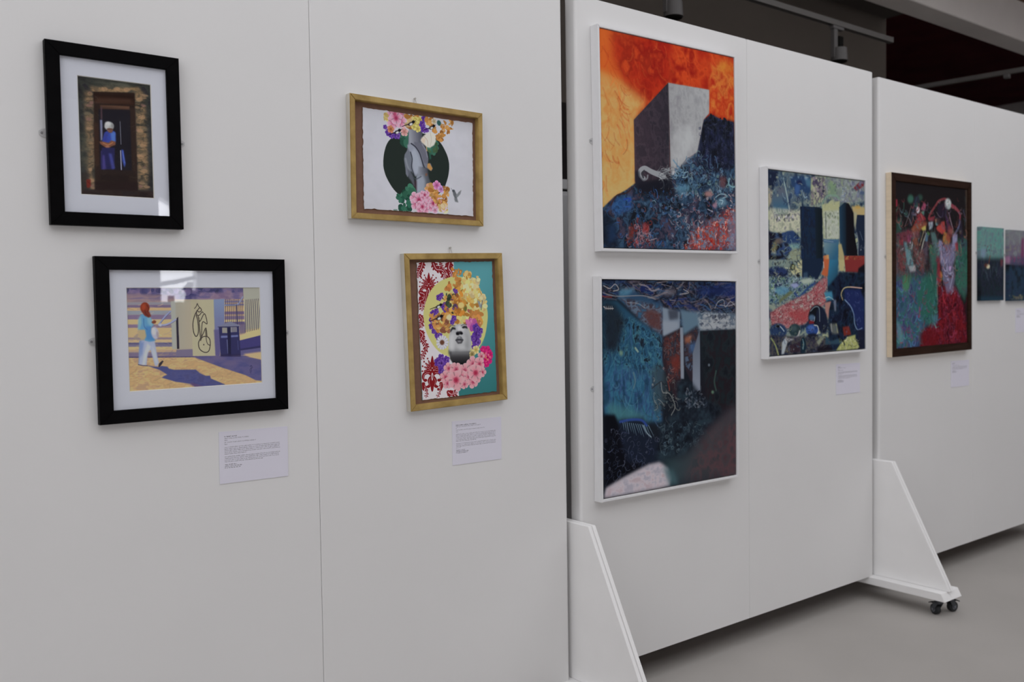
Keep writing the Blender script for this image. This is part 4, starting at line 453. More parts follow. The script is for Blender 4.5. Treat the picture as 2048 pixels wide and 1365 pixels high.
('p',[49,70,46,70,43,68,41,65,39,61,39,57,40,54,42,51,44,50,47,50,50,52,52,55,54,59,54,63,53,66,51,69],(122,24,30),0,1),('p',[2,44,2,42,4,39,8,37,12,36,17,36,21,36,24,38,26,40,25,42,23,45,19,47,15,48,10,48,6,48,3,46],(122,24,30),0,1),('p',[38,84,35,83,32,82,30,79,28,75,28,71,29,67,31,65,33,64,36,64,39,66,41,69,43,72,43,76,42,80,40,82],(122,24,30),0,1),('p',[-9,58,-9,55,-7,53,-3,51,2,50,6,49,10,50,13,51,15,53,14,56,12,58,9,60,4,61,-1,62,-5,61,-8,60],(122,24,30),0,1),
('p',[38,93,35,93,32,93,28,91,25,88,23,85,22,81,22,78,24,76,26,75,30,76,33,78,37,81,39,84,40,88,40,91],(122,24,30),0,1),('p',[-18,87,-19,84,-18,81,-16,78,-13,75,-8,73,-4,72,-1,73,2,74,2,76,2,79,-1,82,-4,85,-8,87,-12,88,-16,88],(122,24,30),0,1),('p',[35,108,32,109,29,108,25,106,22,104,20,100,19,97,19,94,21,92,23,91,27,91,31,93,34,96,36,99,37,103,37,106],(122,24,30),0,1),('p',[-21,102,-22,100,-21,97,-19,94,-15,91,-11,89,-7,88,-4,88,-1,89,0,92,-1,94,-4,98,-7,100,-11,102,-15,103,-19,103],(122,24,30),0,1),
('ln',[144,8,169,51,220,59,246,90,231,121],33.2,(122,24,30),0.95,0,0.45,1),('ln',[144,8,169,51,220,59,246,90,231,121],6.6,(196,164,172),0.9,0,1,1),('p',[183,16,181,18,178,19,173,20,168,19,163,17,160,15,158,12,158,10,160,8,164,6,168,6,173,7,178,8,181,11,183,13],(122,24,30),0,1),('p',[128,40,126,38,124,36,124,32,125,28,127,24,130,21,134,19,137,19,139,21,141,23,141,27,140,31,137,35,135,38,131,40],(122,24,30),0,1),
('p',[195,35,193,37,189,39,184,39,180,38,175,36,171,34,170,31,170,29,171,27,175,25,180,25,185,26,189,27,193,30,195,33],(122,24,30),0,1),('p',[139,59,137,58,136,55,135,51,136,47,139,43,142,40,145,38,148,38,150,40,152,43,152,46,151,50,149,54,146,57,143,59],(122,24,30),0,1),('p',[200,30,201,32,200,35,197,39,193,41,189,43,184,44,180,44,178,42,177,40,178,36,181,33,185,31,190,29,194,28,198,28],(122,24,30),0,1),
('p',[187,80,184,81,180,80,176,78,173,74,171,71,170,67,171,64,173,62,176,61,179,62,183,64,186,67,188,71,189,75,189,78],(122,24,30),0,1),('p',[223,33,224,36,223,39,220,42,216,45,211,47,207,48,203,47,201,46,200,43,201,40,204,37,208,34,212,32,217,31,221,32],(122,24,30),0,1),('p',[209,84,206,84,203,84,199,81,196,78,194,74,193,71,193,67,195,65,198,65,202,66,206,68,209,71,211,75,212,78,211,82],(122,24,30),0,1),
('p',[259,60,257,62,254,64,249,65,244,64,239,63,235,61,233,59,232,56,234,54,237,52,242,51,247,52,252,53,256,55,258,57],(122,24,30),0,1),('p',[207,90,205,89,203,86,202,82,202,78,204,74,206,71,209,69,212,68,215,69,217,72,218,76,218,80,216,84,214,87,211,89],(122,24,30),0,1),('p',[271,74,269,76,266,78,261,79,256,78,251,77,247,75,245,73,244,70,246,68,249,66,254,65,259,66,264,67,268,69,270,71],(122,24,30),0,1),
('p',[219,104,217,103,215,100,214,96,214,92,216,88,218,85,221,83,224,82,227,83,229,86,230,90,229,94,228,98,225,101,222,103],(122,24,30),0,1),('p',[266,116,263,117,260,115,257,112,254,109,253,105,253,101,254,98,256,96,260,96,263,97,266,100,269,104,270,108,270,112,269,115],(122,24,30),0,1),('p',[209,97,209,95,211,92,214,89,219,87,224,86,228,86,232,87,234,89,234,91,232,94,229,97,225,99,220,100,215,100,211,99],(122,24,30),0,1),
('p',[259,130,256,130,253,129,249,126,247,123,246,119,246,115,247,112,249,110,252,110,256,111,259,114,262,117,263,122,263,125,262,128],(122,24,30),0,1),('p',[202,111,202,109,204,106,207,103,212,101,217,100,221,100,225,101,227,102,227,105,225,108,222,111,218,113,213,114,208,114,204,113],(122,24,30),0,1),('ln',[288,6,277,44,299,76,306,115],37.9,(122,24,30),0.95,0,0.45,1),('ln',[288,6,277,44,299,76,306,115],7.6,(196,164,172),0.9,0,1,1),
('p',[317,32,313,33,309,32,305,29,301,25,299,21,298,17,298,13,301,11,304,10,309,11,313,14,317,17,319,22,320,26,319,30],(122,24,30),0,1),('p',[248,20,247,17,248,14,251,10,256,7,261,5,267,4,271,4,274,6,274,9,273,13,270,16,265,19,260,21,255,22,250,22],(122,24,30),0,1),('p',[312,49,308,50,304,49,300,47,296,43,293,39,293,34,293,31,296,28,299,27,303,28,308,31,311,35,314,39,315,43,314,47],(122,24,30),0,1),
('p',[242,37,242,34,243,31,246,27,251,24,256,22,261,21,266,22,269,23,269,26,268,30,265,33,260,37,255,39,250,40,245,39],(122,24,30),0,1),('p',[320,46,318,49,314,50,308,51,302,50,297,49,293,46,290,43,290,40,292,37,296,36,301,35,307,36,313,37,317,40,320,43],(122,24,30),0,1),('p',[258,77,255,75,253,72,252,67,253,62,255,58,258,54,262,52,266,52,269,54,271,57,271,61,270,66,268,71,265,74,261,76],(122,24,30),0,1),
('p',[330,60,328,63,324,64,318,65,312,64,307,63,303,60,300,57,300,54,302,52,306,50,311,49,317,50,323,52,327,54,329,57],(122,24,30),0,1),('p',[267,91,264,89,262,86,262,81,263,77,265,72,268,68,272,66,276,66,279,68,281,71,281,75,280,80,278,85,275,88,271,90],(122,24,30),0,1),('p',[338,91,335,93,331,93,325,92,320,90,316,86,313,83,312,79,313,76,316,74,320,74,326,75,331,77,335,81,338,84,339,88],(122,24,30),0,1),
('p',[267,101,265,99,265,95,266,91,269,87,273,83,277,81,282,80,285,80,287,83,288,87,286,91,284,95,280,99,275,101,271,102],(122,24,30),0,1),('p',[341,108,338,110,334,111,329,110,323,107,319,104,316,100,315,97,316,94,319,92,324,92,329,93,334,95,339,98,341,102,342,105],(122,24,30),0,1),('p',[271,119,268,116,268,113,269,108,272,104,276,101,281,98,285,97,289,98,291,100,291,104,290,108,287,113,283,116,278,119,274,120],(122,24,30),0,1),
('ln',[204,5,221,36,256,75],17.4,(122,24,30),0.95,0,0.45,1),('ln',[204,5,221,36,256,75],3.5,(196,164,172),0.9,0,1,1),('p',[226,12,225,13,223,14,221,14,218,13,216,12,214,11,213,10,213,8,214,7,216,7,218,7,221,7,223,8,225,9,226,11],(122,24,30),0,1),('p',[196,24,195,23,194,21,194,19,195,17,196,15,198,14,200,13,201,13,203,14,203,15,203,17,203,20,201,22,200,23,198,24],(122,24,30),0,1),('p',[234,26,232,27,231,28,228,28,226,27,223,26,221,25,220,24,221,22,222,21,223,21,226,20,228,21,231,22,233,23,234,25],(122,24,30),0,1),
('p',[204,38,203,37,202,35,202,33,203,31,204,29,206,28,207,27,209,27,210,28,211,29,211,31,210,33,209,35,207,37,206,38],(122,24,30),0,1),('p',[248,43,247,44,245,45,243,45,240,45,237,45,235,44,234,43,234,41,235,40,236,39,239,39,241,39,244,39,246,40,247,41],(122,24,30),0,1),('p',[221,59,220,59,219,57,218,55,218,53,219,51,220,49,222,48,224,48,225,48,226,50,227,52,227,54,226,56,225,58,223,59],(122,24,30),0,1),
('p',[264,60,263,61,261,62,259,63,256,63,253,62,251,61,250,60,250,59,250,58,252,57,255,56,257,56,260,57,262,58,263,59],(122,24,30),0,1),('p',[237,77,236,76,235,75,234,73,234,71,235,68,236,67,238,66,239,65,241,66,242,67,242,69,242,71,242,74,240,75,239,76],(122,24,30),0,1),('ln',[19,217,54,233,43,271,15,278,36,309,30,347],26.8,(122,24,30),0.95,0,0.45,1),('ln',[19,217,54,233,43,271,15,278,36,309,30,347],5.4,(196,164,172),0.9,0,1,1),
('p',[48,207,48,209,46,211,43,213,39,214,35,215,32,214,29,213,27,212,28,210,29,207,32,205,36,204,40,204,44,204,46,205],(122,24,30),0,1),('p',[24,243,21,243,19,241,17,239,15,236,14,232,15,229,16,227,18,226,21,226,23,227,25,230,27,233,28,236,27,239,26,241],(122,24,30),0,1),('p',[64,214,64,216,62,218,59,220,55,221,51,222,48,222,45,221,43,219,44,217,45,215,48,213,52,211,56,211,59,211,62,212],(122,24,30),0,1),
('p',[40,250,37,250,35,249,33,246,31,243,30,240,31,237,32,234,34,233,37,233,39,235,41,237,43,240,44,243,43,246,42,249],(122,24,30),0,1),('p',[73,255,70,256,67,255,64,253,62,250,60,247,60,244,60,242,62,240,64,240,67,240,70,242,73,245,74,248,75,251,74,254],(122,24,30),0,1),('p',[25,246,25,244,26,241,28,239,31,237,35,235,38,235,41,235,43,236,44,239,43,241,41,243,37,246,34,247,30,248,27,247],(122,24,30),0,1),
('p',[68,272,65,273,62,272,59,270,57,268,55,264,55,261,55,259,57,257,59,257,62,258,65,259,68,262,69,265,70,268,69,271],(122,24,30),0,1),('p',[20,263,20,261,21,258,23,256,26,254,30,252,33,252,36,252,38,254,39,256,38,258,36,261,32,263,29,264,25,265,22,264],(122,24,30),0,1),('p',[34,295,33,293,32,291,32,287,34,284,36,282,39,280,42,279,44,279,46,281,47,283,46,286,45,289,42,292,39,294,37,295],(122,24,30),0,1),
('p',[21,255,23,254,26,253,29,254,33,255,36,257,39,259,40,261,39,264,37,265,34,266,31,265,27,264,24,262,21,260,20,257],(122,24,30),0,1),('p',[22,298,20,296,19,294,20,291,22,287,24,285,27,283,30,282,32,282,34,284,34,286,34,289,32,292,30,295,27,297,24,298],(122,24,30),0,1),('p',[9,258,10,257,13,256,17,257,21,258,24,260,26,262,27,265,27,267,25,268,22,269,18,268,15,267,11,265,9,263,8,260],(122,24,30),0,1),
('p',[47,282,45,284,42,285,39,286,35,285,31,284,28,282,26,280,26,278,28,276,30,275,34,275,38,275,42,276,45,278,46,280],(122,24,30),0,1),('p',[4,303,2,302,1,299,0,296,1,293,3,290,5,287,7,286,10,286,12,287,13,289,13,292,13,296,11,299,9,301,7,303],(122,24,30),0,1),('p',[56,296,55,298,52,299,48,300,44,299,40,298,38,296,36,294,36,292,37,290,40,289,44,289,48,289,51,290,54,292,56,294],(122,24,30),0,1),('p',[14,317,11,316,10,313,10,310,10,307,12,304,14,301,17,300,19,300,21,301,23,303,23,306,22,310,21,313,19,315,16,317],(122,24,30),0,1),
('p',[57,330,55,330,52,330,49,328,46,326,44,323,43,320,43,317,45,315,47,315,50,315,53,317,56,319,58,322,59,325,59,328],(122,24,30),0,1),('p',[9,324,8,322,9,319,11,317,14,314,17,313,21,312,24,312,26,313,27,315,26,318,24,320,21,323,18,324,14,325,11,325],(122,24,30),0,1),('p',[54,347,52,347,49,347,46,345,43,343,41,340,40,337,41,334,42,333,44,332,47,332,50,334,53,337,55,340,56,342,56,345],(122,24,30),0,1),
('p',[6,341,5,339,6,337,8,334,11,332,14,330,18,329,21,329,23,330,24,332,23,335,21,338,18,340,15,342,11,342,8,342],(122,24,30),0,1),('ln',[83,203,67,256,50,310],18.9,(122,24,30),0.95,0,0.45,1),('ln',[83,203,67,256,50,310],3.8,(196,164,172),0.9,0,1,1),('p',[94,227,92,227,90,227,88,225,86,223,85,221,84,219,85,217,86,216,88,216,90,216,92,218,94,220,95,222,95,224,95,226],(122,24,30),0,1),('p',[60,220,60,218,60,217,62,215,64,213,67,212,69,212,72,212,73,213,73,215,73,217,71,218,69,220,66,221,63,221,61,221],(122,24,30),0,1),
('p',[86,251,84,251,82,251,80,249,79,247,77,245,77,243,77,241,79,240,80,240,82,240,84,242,86,244,87,246,88,248,87,250],(122,24,30),0,1),('p',[53,244,52,242,53,241,55,239,57,237,59,236,62,236,64,236,65,237,66,239,65,241,64,242,61,244,59,245,56,245,54,245],(122,24,30),0,1),('p',[77,280,75,280,73,280,71,279,69,277,68,274,68,272,68,271,69,269,71,269,73,270,75,271,77,273,78,275,79,277,78,279],(122,24,30),0,1),
('p',[44,273,43,272,44,270,45,268,48,267,50,266,53,265,55,266,56,267,57,268,56,270,54,272,52,273,50,274,47,274,45,274],(122,24,30),0,1),('p',[69,304,68,304,66,304,64,303,62,301,61,298,60,296,61,294,62,293,64,293,66,294,68,295,70,297,71,299,71,301,71,303],(122,24,30),0,1),('p',[36,297,36,296,36,294,38,292,40,291,43,290,45,289,48,290,49,291,49,292,49,294,47,295,45,297,42,298,40,298,37,298],(122,24,30),0,1),
('ln',[10,385,31,416,11,446,23,470],25.3,(122,24,30),0.95,0,0.45,1),('ln',[10,385,31,416,11,446,23,470],5.1,(196,164,172),0.9,0,1,1),('p',[39,390,38,392,35,393,32,393,28,392,25,391,22,389,20,387,20,385,22,384,24,383,28,382,31,383,35,384,38,386,39,388],(122,24,30),0,1),('p',[-1,409,-3,408,-4,406,-4,403,-4,400,-2,397,0,394,2,393,5,393,7,394,8,396,8,399,8,402,6,405,4,408,2,409],(122,24,30),0,1),('p',[49,404,47,406,45,407,41,407,38,407,34,405,31,404,30,402,30,400,31,398,34,397,37,397,41,397,44,398,47,400,49,402],(122,24,30),0,1),
('p',[9,423,7,422,6,420,5,417,6,414,7,411,9,408,12,407,14,407,16,408,17,410,18,413,17,416,16,419,13,422,11,423],(122,24,30),0,1),('p',[41,440,39,440,36,439,34,436,33,433,32,430,33,427,34,425,36,424,38,424,41,425,43,428,44,431,45,434,44,437,43,439],(122,24,30),0,1),('p',[1,421,1,419,3,417,6,415,9,414,13,414,16,414,19,415,20,416,20,418,18,421,16,422,12,423,8,424,5,424,3,423],(122,24,30),0,1),('p',[32,454,30,453,28,452,25,450,24,447,23,444,24,441,25,439,27,437,29,438,32,439,34,441,35,444,36,447,35,450,34,452],(122,24,30),0,1),
('p',[-8,434,-8,432,-6,430,-3,429,0,427,4,427,7,427,10,428,11,430,11,432,10,434,7,436,3,437,0,437,-4,437,-6,436],(122,24,30),0,1),('p',[38,451,37,453,34,453,31,453,27,453,24,451,21,449,20,447,20,445,21,443,24,443,27,443,31,443,34,445,37,447,38,449],(122,24,30),0,1),('p',[-4,467,-5,465,-6,463,-6,460,-6,457,-4,454,-1,452,1,451,3,451,5,452,6,455,6,457,5,461,4,463,1,466,-1,467],(122,24,30),0,1),('p',[44,462,42,463,40,464,36,464,33,463,29,462,27,460,25,458,25,456,27,454,30,453,33,453,37,454,40,456,43,458,44,460],(122,24,30),0,1),
('p',[2,477,0,476,-1,474,-1,471,0,468,2,465,4,463,7,462,9,462,11,463,12,465,12,468,11,471,9,474,7,476,4,477],(122,24,30),0,1),('ln',[8,500,29,524,14,554,44,587,56,626,22,663,6,701],26.8,(122,24,30),0.95,0,0.45,1),('ln',[8,500,29,524,14,554,44,587,56,626,22,663,6,701],5.4,(196,164,172),0.9,0,1,1),('p',[38,500,37,502,35,503,31,504,27,504,23,503,20,501,18,499,17,497,18,495,21,494,25,493,29,493,33,494,36,496,38,498],(122,24,30),0,1),
('p',[-1,525,-3,524,-5,521,-5,518,-5,515,-4,512,-3,509,0,507,2,507,4,508,6,510,7,513,7,517,6,520,4,523,2,524],(122,24,30),0,1),('p',[48,511,47,513,44,514,41,515,37,515,33,514,29,512,27,510,27,508,28,506,31,505,34,504,38,504,42,505,45,507,47,509],(122,24,30),0,1),('p',[9,535,7,534,5,532,4,529,4,526,5,523,7,520,9,518,12,518,14,519,16,521,17,524,16,527,15,531,14,533,11,535],(122,24,30),0,1),('p',[44,547,42,547,39,546,36,544,35,541,33,538,33,534,34,532,36,531,39,531,42,532,44,534,46,537,47,540,47,544,46,546],(122,24,30),0,1),
('p',[-1,531,-1,528,1,526,3,524,7,522,11,522,14,522,17,523,19,524,19,526,18,529,15,531,11,532,7,533,4,533,1,532],(122,24,30),0,1),('p',[37,561,35,561,32,560,30,557,28,554,27,551,27,548,28,546,29,544,32,544,35,545,37,548,39,551,40,554,40,557,39,560],(122,24,30),0,1),('p',[-8,544,-8,542,-6,540,-4,538,0,536,4,535,7,535,10,536,12,538,12,540,11,542,8,544,4,546,1,547,-3,547,-6,546],(122,24,30),0,1),('p',[47,556,46,558,43,560,40,560,36,560,32,560,28,558,26,556,26,554,27,552,29,551,33,550,37,550,41,551,44,552,46,554],(122,24,30),0,1),
('p',[9,582,6,581,5,579,4,576,4,572,4,569,6,566,8,564,11,564,13,565,15,567,16,570,16,573,15,577,13,579,11,581],(122,24,30),0,1),('p',[60,571,59,573,57,574,53,575,49,575,45,574,42,573,40,571,39,569,40,567,43,565,47,564,51,565,55,565,58,567,60,569],(122,24,30),0,1),('p',[22,596,20,595,18,593,17,590,17,587,18,583,20,581,22,579,24,579,27,579,28,582,29,585,29,588,28,591,27,594,25,596],(122,24,30),0,1),('p',[73,600,71,601,68,602,65,601,61,600,58,598,56,595,55,593,55,591,57,589,60,589,64,589,67,591,71,593,73,595,74,598],(122,24,30),0,1),
('p',[26,609,24,608,23,605,24,602,26,599,28,596,31,594,34,594,36,594,38,596,39,598,38,601,36,605,34,607,31,609,28,610],(122,24,30),0,1),('p',[79,618,77,619,74,620,70,619,66,617,63,615,61,613,60,610,60,608,62,607,65,606,69,607,73,609,76,611,78,613,79,616],(122,24,30),0,1),('p',[31,627,29,625,29,623,29,620,31,617,33,614,36,612,39,611,42,612,43,614,44,616,43,619,42,622,39,625,36,627,33,628],(122,24,30),0,1),
('p',[60,655,58,655,56,653,54,650,53,647,53,643,54,640,55,638,58,637,60,638,62,640,64,642,65,646,65,649,64,652,63,654],(122,24,30),0,1),('p',[22,629,22,627,24,625,27,624,31,623,35,623,39,624,41,625,42,627,42,629,40,631,37,633,33,633,29,633,25,632,23,631],(122,24,30),0,1),('p',[45,672,43,671,40,669,39,667,38,663,38,660,38,657,40,655,42,654,45,654,47,656,49,659,50,662,50,666,49,669,47,671],(122,24,30),0,1),
('p',[6,645,7,643,9,642,12,640,16,639,20,639,24,640,26,642,27,644,27,646,25,648,21,649,18,650,13,650,10,649,7,647],(122,24,30),0,1),('p',[38,687,35,688,32,687,30,684,27,681,26,678,26,675,27,673,29,671,31,671,34,672,37,674,39,677,40,680,40,684,39,686],(122,24,30),0,1),('p',[-8,673,-9,671,-8,668,-5,666,-2,664,2,663,6,663,9,664,10,665,11,667,10,670,7,672,4,674,0,675,-4,675,-7,674],(122,24,30),0,1),('p',[31,704,28,705,25,704,23,701,20,698,19,695,19,692,20,690,21,688,24,688,27,689,29,691,32,694,33,697,33,701,32,703],(122,24,30),0,1),
('p',[-16,690,-16,688,-15,685,-12,683,-9,681,-5,680,-1,680,2,681,3,682,4,684,2,687,0,689,-3,691,-7,692,-11,692,-14,691],(122,24,30),0,1),('ln',[52,603,41,648,16,686],11.1,(122,24,30),0.95,0,0.45,1),('ln',[52,603,41,648,16,686],2.2,(196,164,172),0.9,0,1,1),('p',[58,621,57,621,56,621,55,620,54,619,53,618,53,616,53,615,53,615,54,614,56,615,57,616,58,617,59,618,59,619,59,620],(122,24,30),0,1),('p',[38,617,38,616,38,615,39,614,41,613,42,613,44,612,45,613,46,613,46,614,46,615,45,616,43,617,42,617,40,618,39,618],(122,24,30),0,1),
('p',[53,642,52,642,51,641,49,641,48,640,48,638,47,637,48,636,48,635,49,635,50,635,52,636,53,637,53,639,54,640,54,641],(122,24,30),0,1),('p',[33,638,33,637,33,636,34,635,35,634,37,633,38,633,40,633,40,634,41,635,40,636,39,637,38,637,37,638,35,638,34,638],(122,24,30),0,1),('p',[41,666,40,666,39,666,38,665,37,663,37,662,37,661,37,660,38,659,39,659,40,660,41,661,42,662,42,664,42,665,41,666],(122,24,30),0,1),
('p',[23,658,23,657,24,656,25,655,26,655,28,654,30,654,31,655,31,656,31,657,31,657,29,658,28,659,26,659,25,659,24,658],(122,24,30),0,1),('p',[29,683,28,683,27,682,26,681,26,680,26,679,26,677,26,676,27,676,28,676,29,677,30,678,31,679,31,680,31,682,30,683],(122,24,30),0,1),('p',[12,674,12,673,13,673,14,672,15,671,17,671,18,671,20,672,20,672,20,673,19,674,18,675,17,675,15,676,14,675,12,675],(122,24,30),0,1),
('ln',[229,964,257,982,305,974],31.6,(122,24,30),0.95,0,0.45,1),('ln',[229,964,257,982,305,974],6.3,(196,164,172),0.9,0,1,1),('p',[262,955,262,957,260,960,256,961,251,962,246,962,242,961,238,959,237,957,237,955,240,952,244,950,249,950,254,950,258,951,261,953],(122,24,30),0,1),('p',[227,994,224,993,221,991,219,988,218,984,217,979,218,976,220,973,223,972,226,973,229,975,231,978,233,982,233,987,232,990,230,993],(122,24,30),0,1),
('p',[275,963,274,966,272,968,268,970,263,970,258,970,254,969,251,968,249,965,250,963,252,960,256,959,261,958,266,958,270,959,274,961],(122,24,30),0,1),('p',[239,1002,236,1001,234,999,231,996,230,992,230,988,231,984,233,981,236,980,239,981,241,983,244,987,245,991,245,995,244,998,242,1001],(122,24,30),0,1),('p',[273,954,275,956,275,959,275,963,273,966,270,969,266,972,262,972,259,972,257,970,257,966,257,963,259,959,263,956,266,954,270,953],(122,24,30),0,1),
('p',[287,1003,285,1005,281,1005,277,1004,272,1002,268,1000,266,997,265,994,265,991,268,989,271,989,276,990,280,992,284,995,287,998,288,1001],(122,24,30),0,1),('p',[294,950,296,952,297,955,296,959,294,963,291,966,288,968,284,969,281,968,279,966,278,963,279,959,281,956,284,952,288,950,291,949],(122,24,30),0,1),('p',[309,1000,307,1001,303,1002,299,1001,294,999,290,996,287,993,286,990,287,988,289,986,293,986,297,986,302,988,306,991,309,994,310,997],(122,24,30),0,1),
('ln',[23,896,43,945,32,983],17.4,(122,24,30),0.95,0,0.45,1),('ln',[23,896,43,945,32,983],3.5,(196,164,172),0.9,0,1,1),('p',[46,910,44,911,43,912,40,912,38,911,35,910,34,908,33,906,33,905,34,904,36,904,39,904,41,905,43,906,45,908,46,909],(122,24,30),0,1),('p',[16,919,14,918,14,916,14,914,15,912,16,910,18,909,20,908,21,908,23,909,23,911,23,913,22,915,21,917,19,918,17,919],(122,24,30),0,1),('p',[55,932,54,933,52,934,49,933,47,933,45,931,43,930,42,928,42,927,43,926,45,926,48,926,50,927,52,928,54,929,55,931],(122,24,30),0,1),
('p',[25,940,24,939,23,938,23,936,24,934,25,932,27,930,29,930,31,930,32,931,32,933,32,935,31,937,30,939,28,940,26,941],(122,24,30),0,1),('p',[54,964,53,964,51,964,49,962,47,960,46,958,46,956,46,955,47,954,49,953,51,954,52,955,54,957,55,959,56,961,55,963],(122,24,30),0,1),('p',[23,956,23,955,23,953,25,952,27,950,29,949,32,949,34,950,35,951,35,952,35,953,33,955,31,956,29,957,26,957,24,957],(122,24,30),0,1),
('p',[49,981,47,981,46,981,44,979,42,978,41,975,41,973,41,972,42,971,44,971,45,971,47,973,49,974,50,976,50,978,50,980],(122,24,30),0,1),('p',[18,973,18,972,18,970,20,969,22,967,24,967,27,966,29,967,30,968,30,969,30,971,28,972,26,973,24,974,21,975,19,974],(122,24,30),0,1),('ln',[167,892,154,954,129,991],17.4,(122,24,30),0.95,0,0.45,1),('ln',[167,892,154,954,129,991],3.5,(196,164,172),0.9,0,1,1),('p',[178,917,177,918,175,917,173,916,171,914,170,912,169,910,169,909,170,907,172,907,174,908,176,909,178,911,179,913,179,915,179,916],(122,24,30),0,1),
('p',[146,911,146,910,146,908,148,907,150,905,152,904,154,904,156,904,158,905,158,906,158,908,156,910,154,911,152,912,150,913,148,912],(122,24,30),0,1),('p',[173,945,171,946,169,945,167,944,165,942,164,940,163,938,163,936,164,935,166,935,168,936,170,937,172,939,173,941,174,943,174,944],(122,24,30),0,1),('p',[141,939,140,938,141,936,142,935,144,933,146,932,149,932,151,932,152,933,152,934,152,936,151,938,149,939,146,940,144,940,142,940],(122,24,30),0,1),
('p',[158,976,157,976,155,975,154,973,153,971,152,969,152,967,153,965,155,964,156,964,158,965,159,967,160,969,161,972,161,974,160,975],(122,24,30),0,1),('p',[130,961,130,960,131,958,133,957,136,957,138,956,141,957,142,957,143,959,143,960,142,961,140,963,138,963,135,964,133,963,131,962],(122,24,30),0,1),('p',[147,993,145,993,144,992,142,990,141,988,141,985,141,983,142,982,143,981,145,981,146,982,148,984,149,986,149,988,149,990,148,992],(122,24,30),0,1),
('p',[119,978,119,977,120,975,122,974,124,973,127,973,129,973,131,974,132,975,132,977,131,978,129,979,126,980,124,980,121,980,120,979],(122,24,30),0,1),('p',[336,106,372,108,409,115,445,126,477,141,506,160,533,184,556,211,575,238,590,267,601,299,609,330,615,359,619,384,620,406,619,429,614,456,607,490,598,528,585,566,568,599,547,627,523,652,496,673,465,690,428,702,387,711,345,715,305,713,266,706,228,693,192,676,161,656,134,631,110,602,90,571,74,542,61,514,52,486,46,458,42,432,39,409,39,387,41,365,46,340,56,311,68,279,83,247,101,219,121,195,143,174,169,156,197,140,229,127,264,116,300,108],(186,182,112),0.8,1),
('p',[319,130,492,145,609,359,609,456,556,631,464,714,309,708,303,443],(184,182,116),7.9,0.4),('l',[315,208,405,132,492,125,565,238,612,295,576,422,553,486,302,474,261,347,235,300],230,18.9,1.5,[(182,132,54),(196,150,72),(206,172,104),(168,112,44),(212,188,128)],3,0.95,0.5),('l',[406,116,492,125,547,214,573,294,484,307,410,234],70,15.8,1.4,[(206,180,110),(196,164,84),(214,194,140)],4,0.95,0.5),('l',[304,52,385,53,374,178,308,177],30,14.2,1.4,[(170,112,48),(186,130,64)],5,0.95,0.5),
('l',[408,77,475,78,473,125,415,124],16,15.8,1.3,[(206,176,110),(190,140,64)],6,0.95,0.5),('l',[493,113,557,114,554,162,500,161],12,17.4,1.3,[(214,196,140),(206,176,110)],7,0.95,0.5),('l',[554,262,619,263,610,351,561,326],16,17.4,1.3,[(206,190,140),(196,176,110)],8,0.95,0.5),('l',[248,149,285,149,287,200,249,207],10,14.2,1.3,[(176,112,56)],9,0.95,0.5),('l',[324,232,400,234,401,415,324,412],50,14.2,1.4,[(168,106,36),(182,120,44),(150,94,36)],10,0.95,0.5),
('l',[442,369,568,390,553,494,456,465],34,15.8,1.4,[(180,120,60),(176,96,96),(190,130,80)],11,0.95,0.5),('f',181,259,26.8,5,(98,62,150),(84,48,140),(54,24,92),0,1,0.35),('f',191,265,14.8,5,(132,92,170),(100,66,150),(60,30,100),10,1,0.35),('f',220,330,26.8,5,(98,62,150),(84,48,140),(54,24,92),31,1,0.35),('f',229,336,14.8,5,(132,92,170),(100,66,150),(60,30,100),27,1,0.35),('f',206,241,18.9,5,(98,62,150),(84,48,140),(54,24,92),62,1,0.35),
('f',212,245,10.4,5,(132,92,170),(100,66,150),(60,30,100),44,1,0.35),('f',124,374,28.4,5,(98,62,150),(84,48,140),(54,24,92),93,1,0.35),('f',134,380,15.6,5,(132,92,170),(100,66,150),(60,30,100),61,1,0.35),('f',153,359,23.7,5,(98,62,150),(84,48,140),(54,24,92),124,1,0.35),('f',161,364,13,5,(132,92,170),(100,66,150),(60,30,100),78,1,0.35),('f',106,466,26.8,5,(98,62,150),(84,48,140),(54,24,92),155,1,0.35),
('f',115,472,14.8,5,(132,92,170),(100,66,150),(60,30,100),95,1,0.35),('f',104,419,20.5,5,(98,62,150),(84,48,140),(54,24,92),186,1,0.35),('f',111,424,11.3,5,(132,92,170),(100,66,150),(60,30,100),112,1,0.35),('f',122,505,20.5,5,(98,62,150),(84,48,140),(54,24,92),217,1,0.35),('f',129,510,11.3,5,(132,92,170),(100,66,150),(60,30,100),129,1,0.35),('f',166,546,34.7,5,(98,62,150),(84,48,140),(54,24,92),248,1,0.35),
('f',178,554,19.1,5,(132,92,170),(100,66,150),(60,30,100),146,1,0.35),('f',153,530,26.8,5,(98,62,150),(84,48,140),(54,24,92),279,1,0.35),('f',162,536,14.8,5,(132,92,170),(100,66,150),(60,30,100),163,1,0.35),('f',232,354,22.1,5,(98,62,150),(84,48,140),(54,24,92),310,1,0.35),('f',240,359,12.2,5,(132,92,170),(100,66,150),(60,30,100),180,1,0.35),('f',334,220,18.9,5,(98,62,150),(84,48,140),(54,24,92),341,1,0.35),
('f',340,224,10.4,5,(132,92,170),(100,66,150),(60,30,100),197,1,0.35),('f',320,208,14.2,5,(98,62,150),(84,48,140),(54,24,92),372,1,0.35),('f',325,211,7.8,5,(132,92,170),(100,66,150),(60,30,100),214,1,0.35),('f',305,420,26.8,5,(98,62,150),(84,48,140),(54,24,92),403,1,0.35),('f',314,425,14.8,5,(132,92,170),(100,66,150),(60,30,100),231,1,0.35),('f',289,446,22.1,5,(98,62,150),(84,48,140),(54,24,92),434,1,0.35),
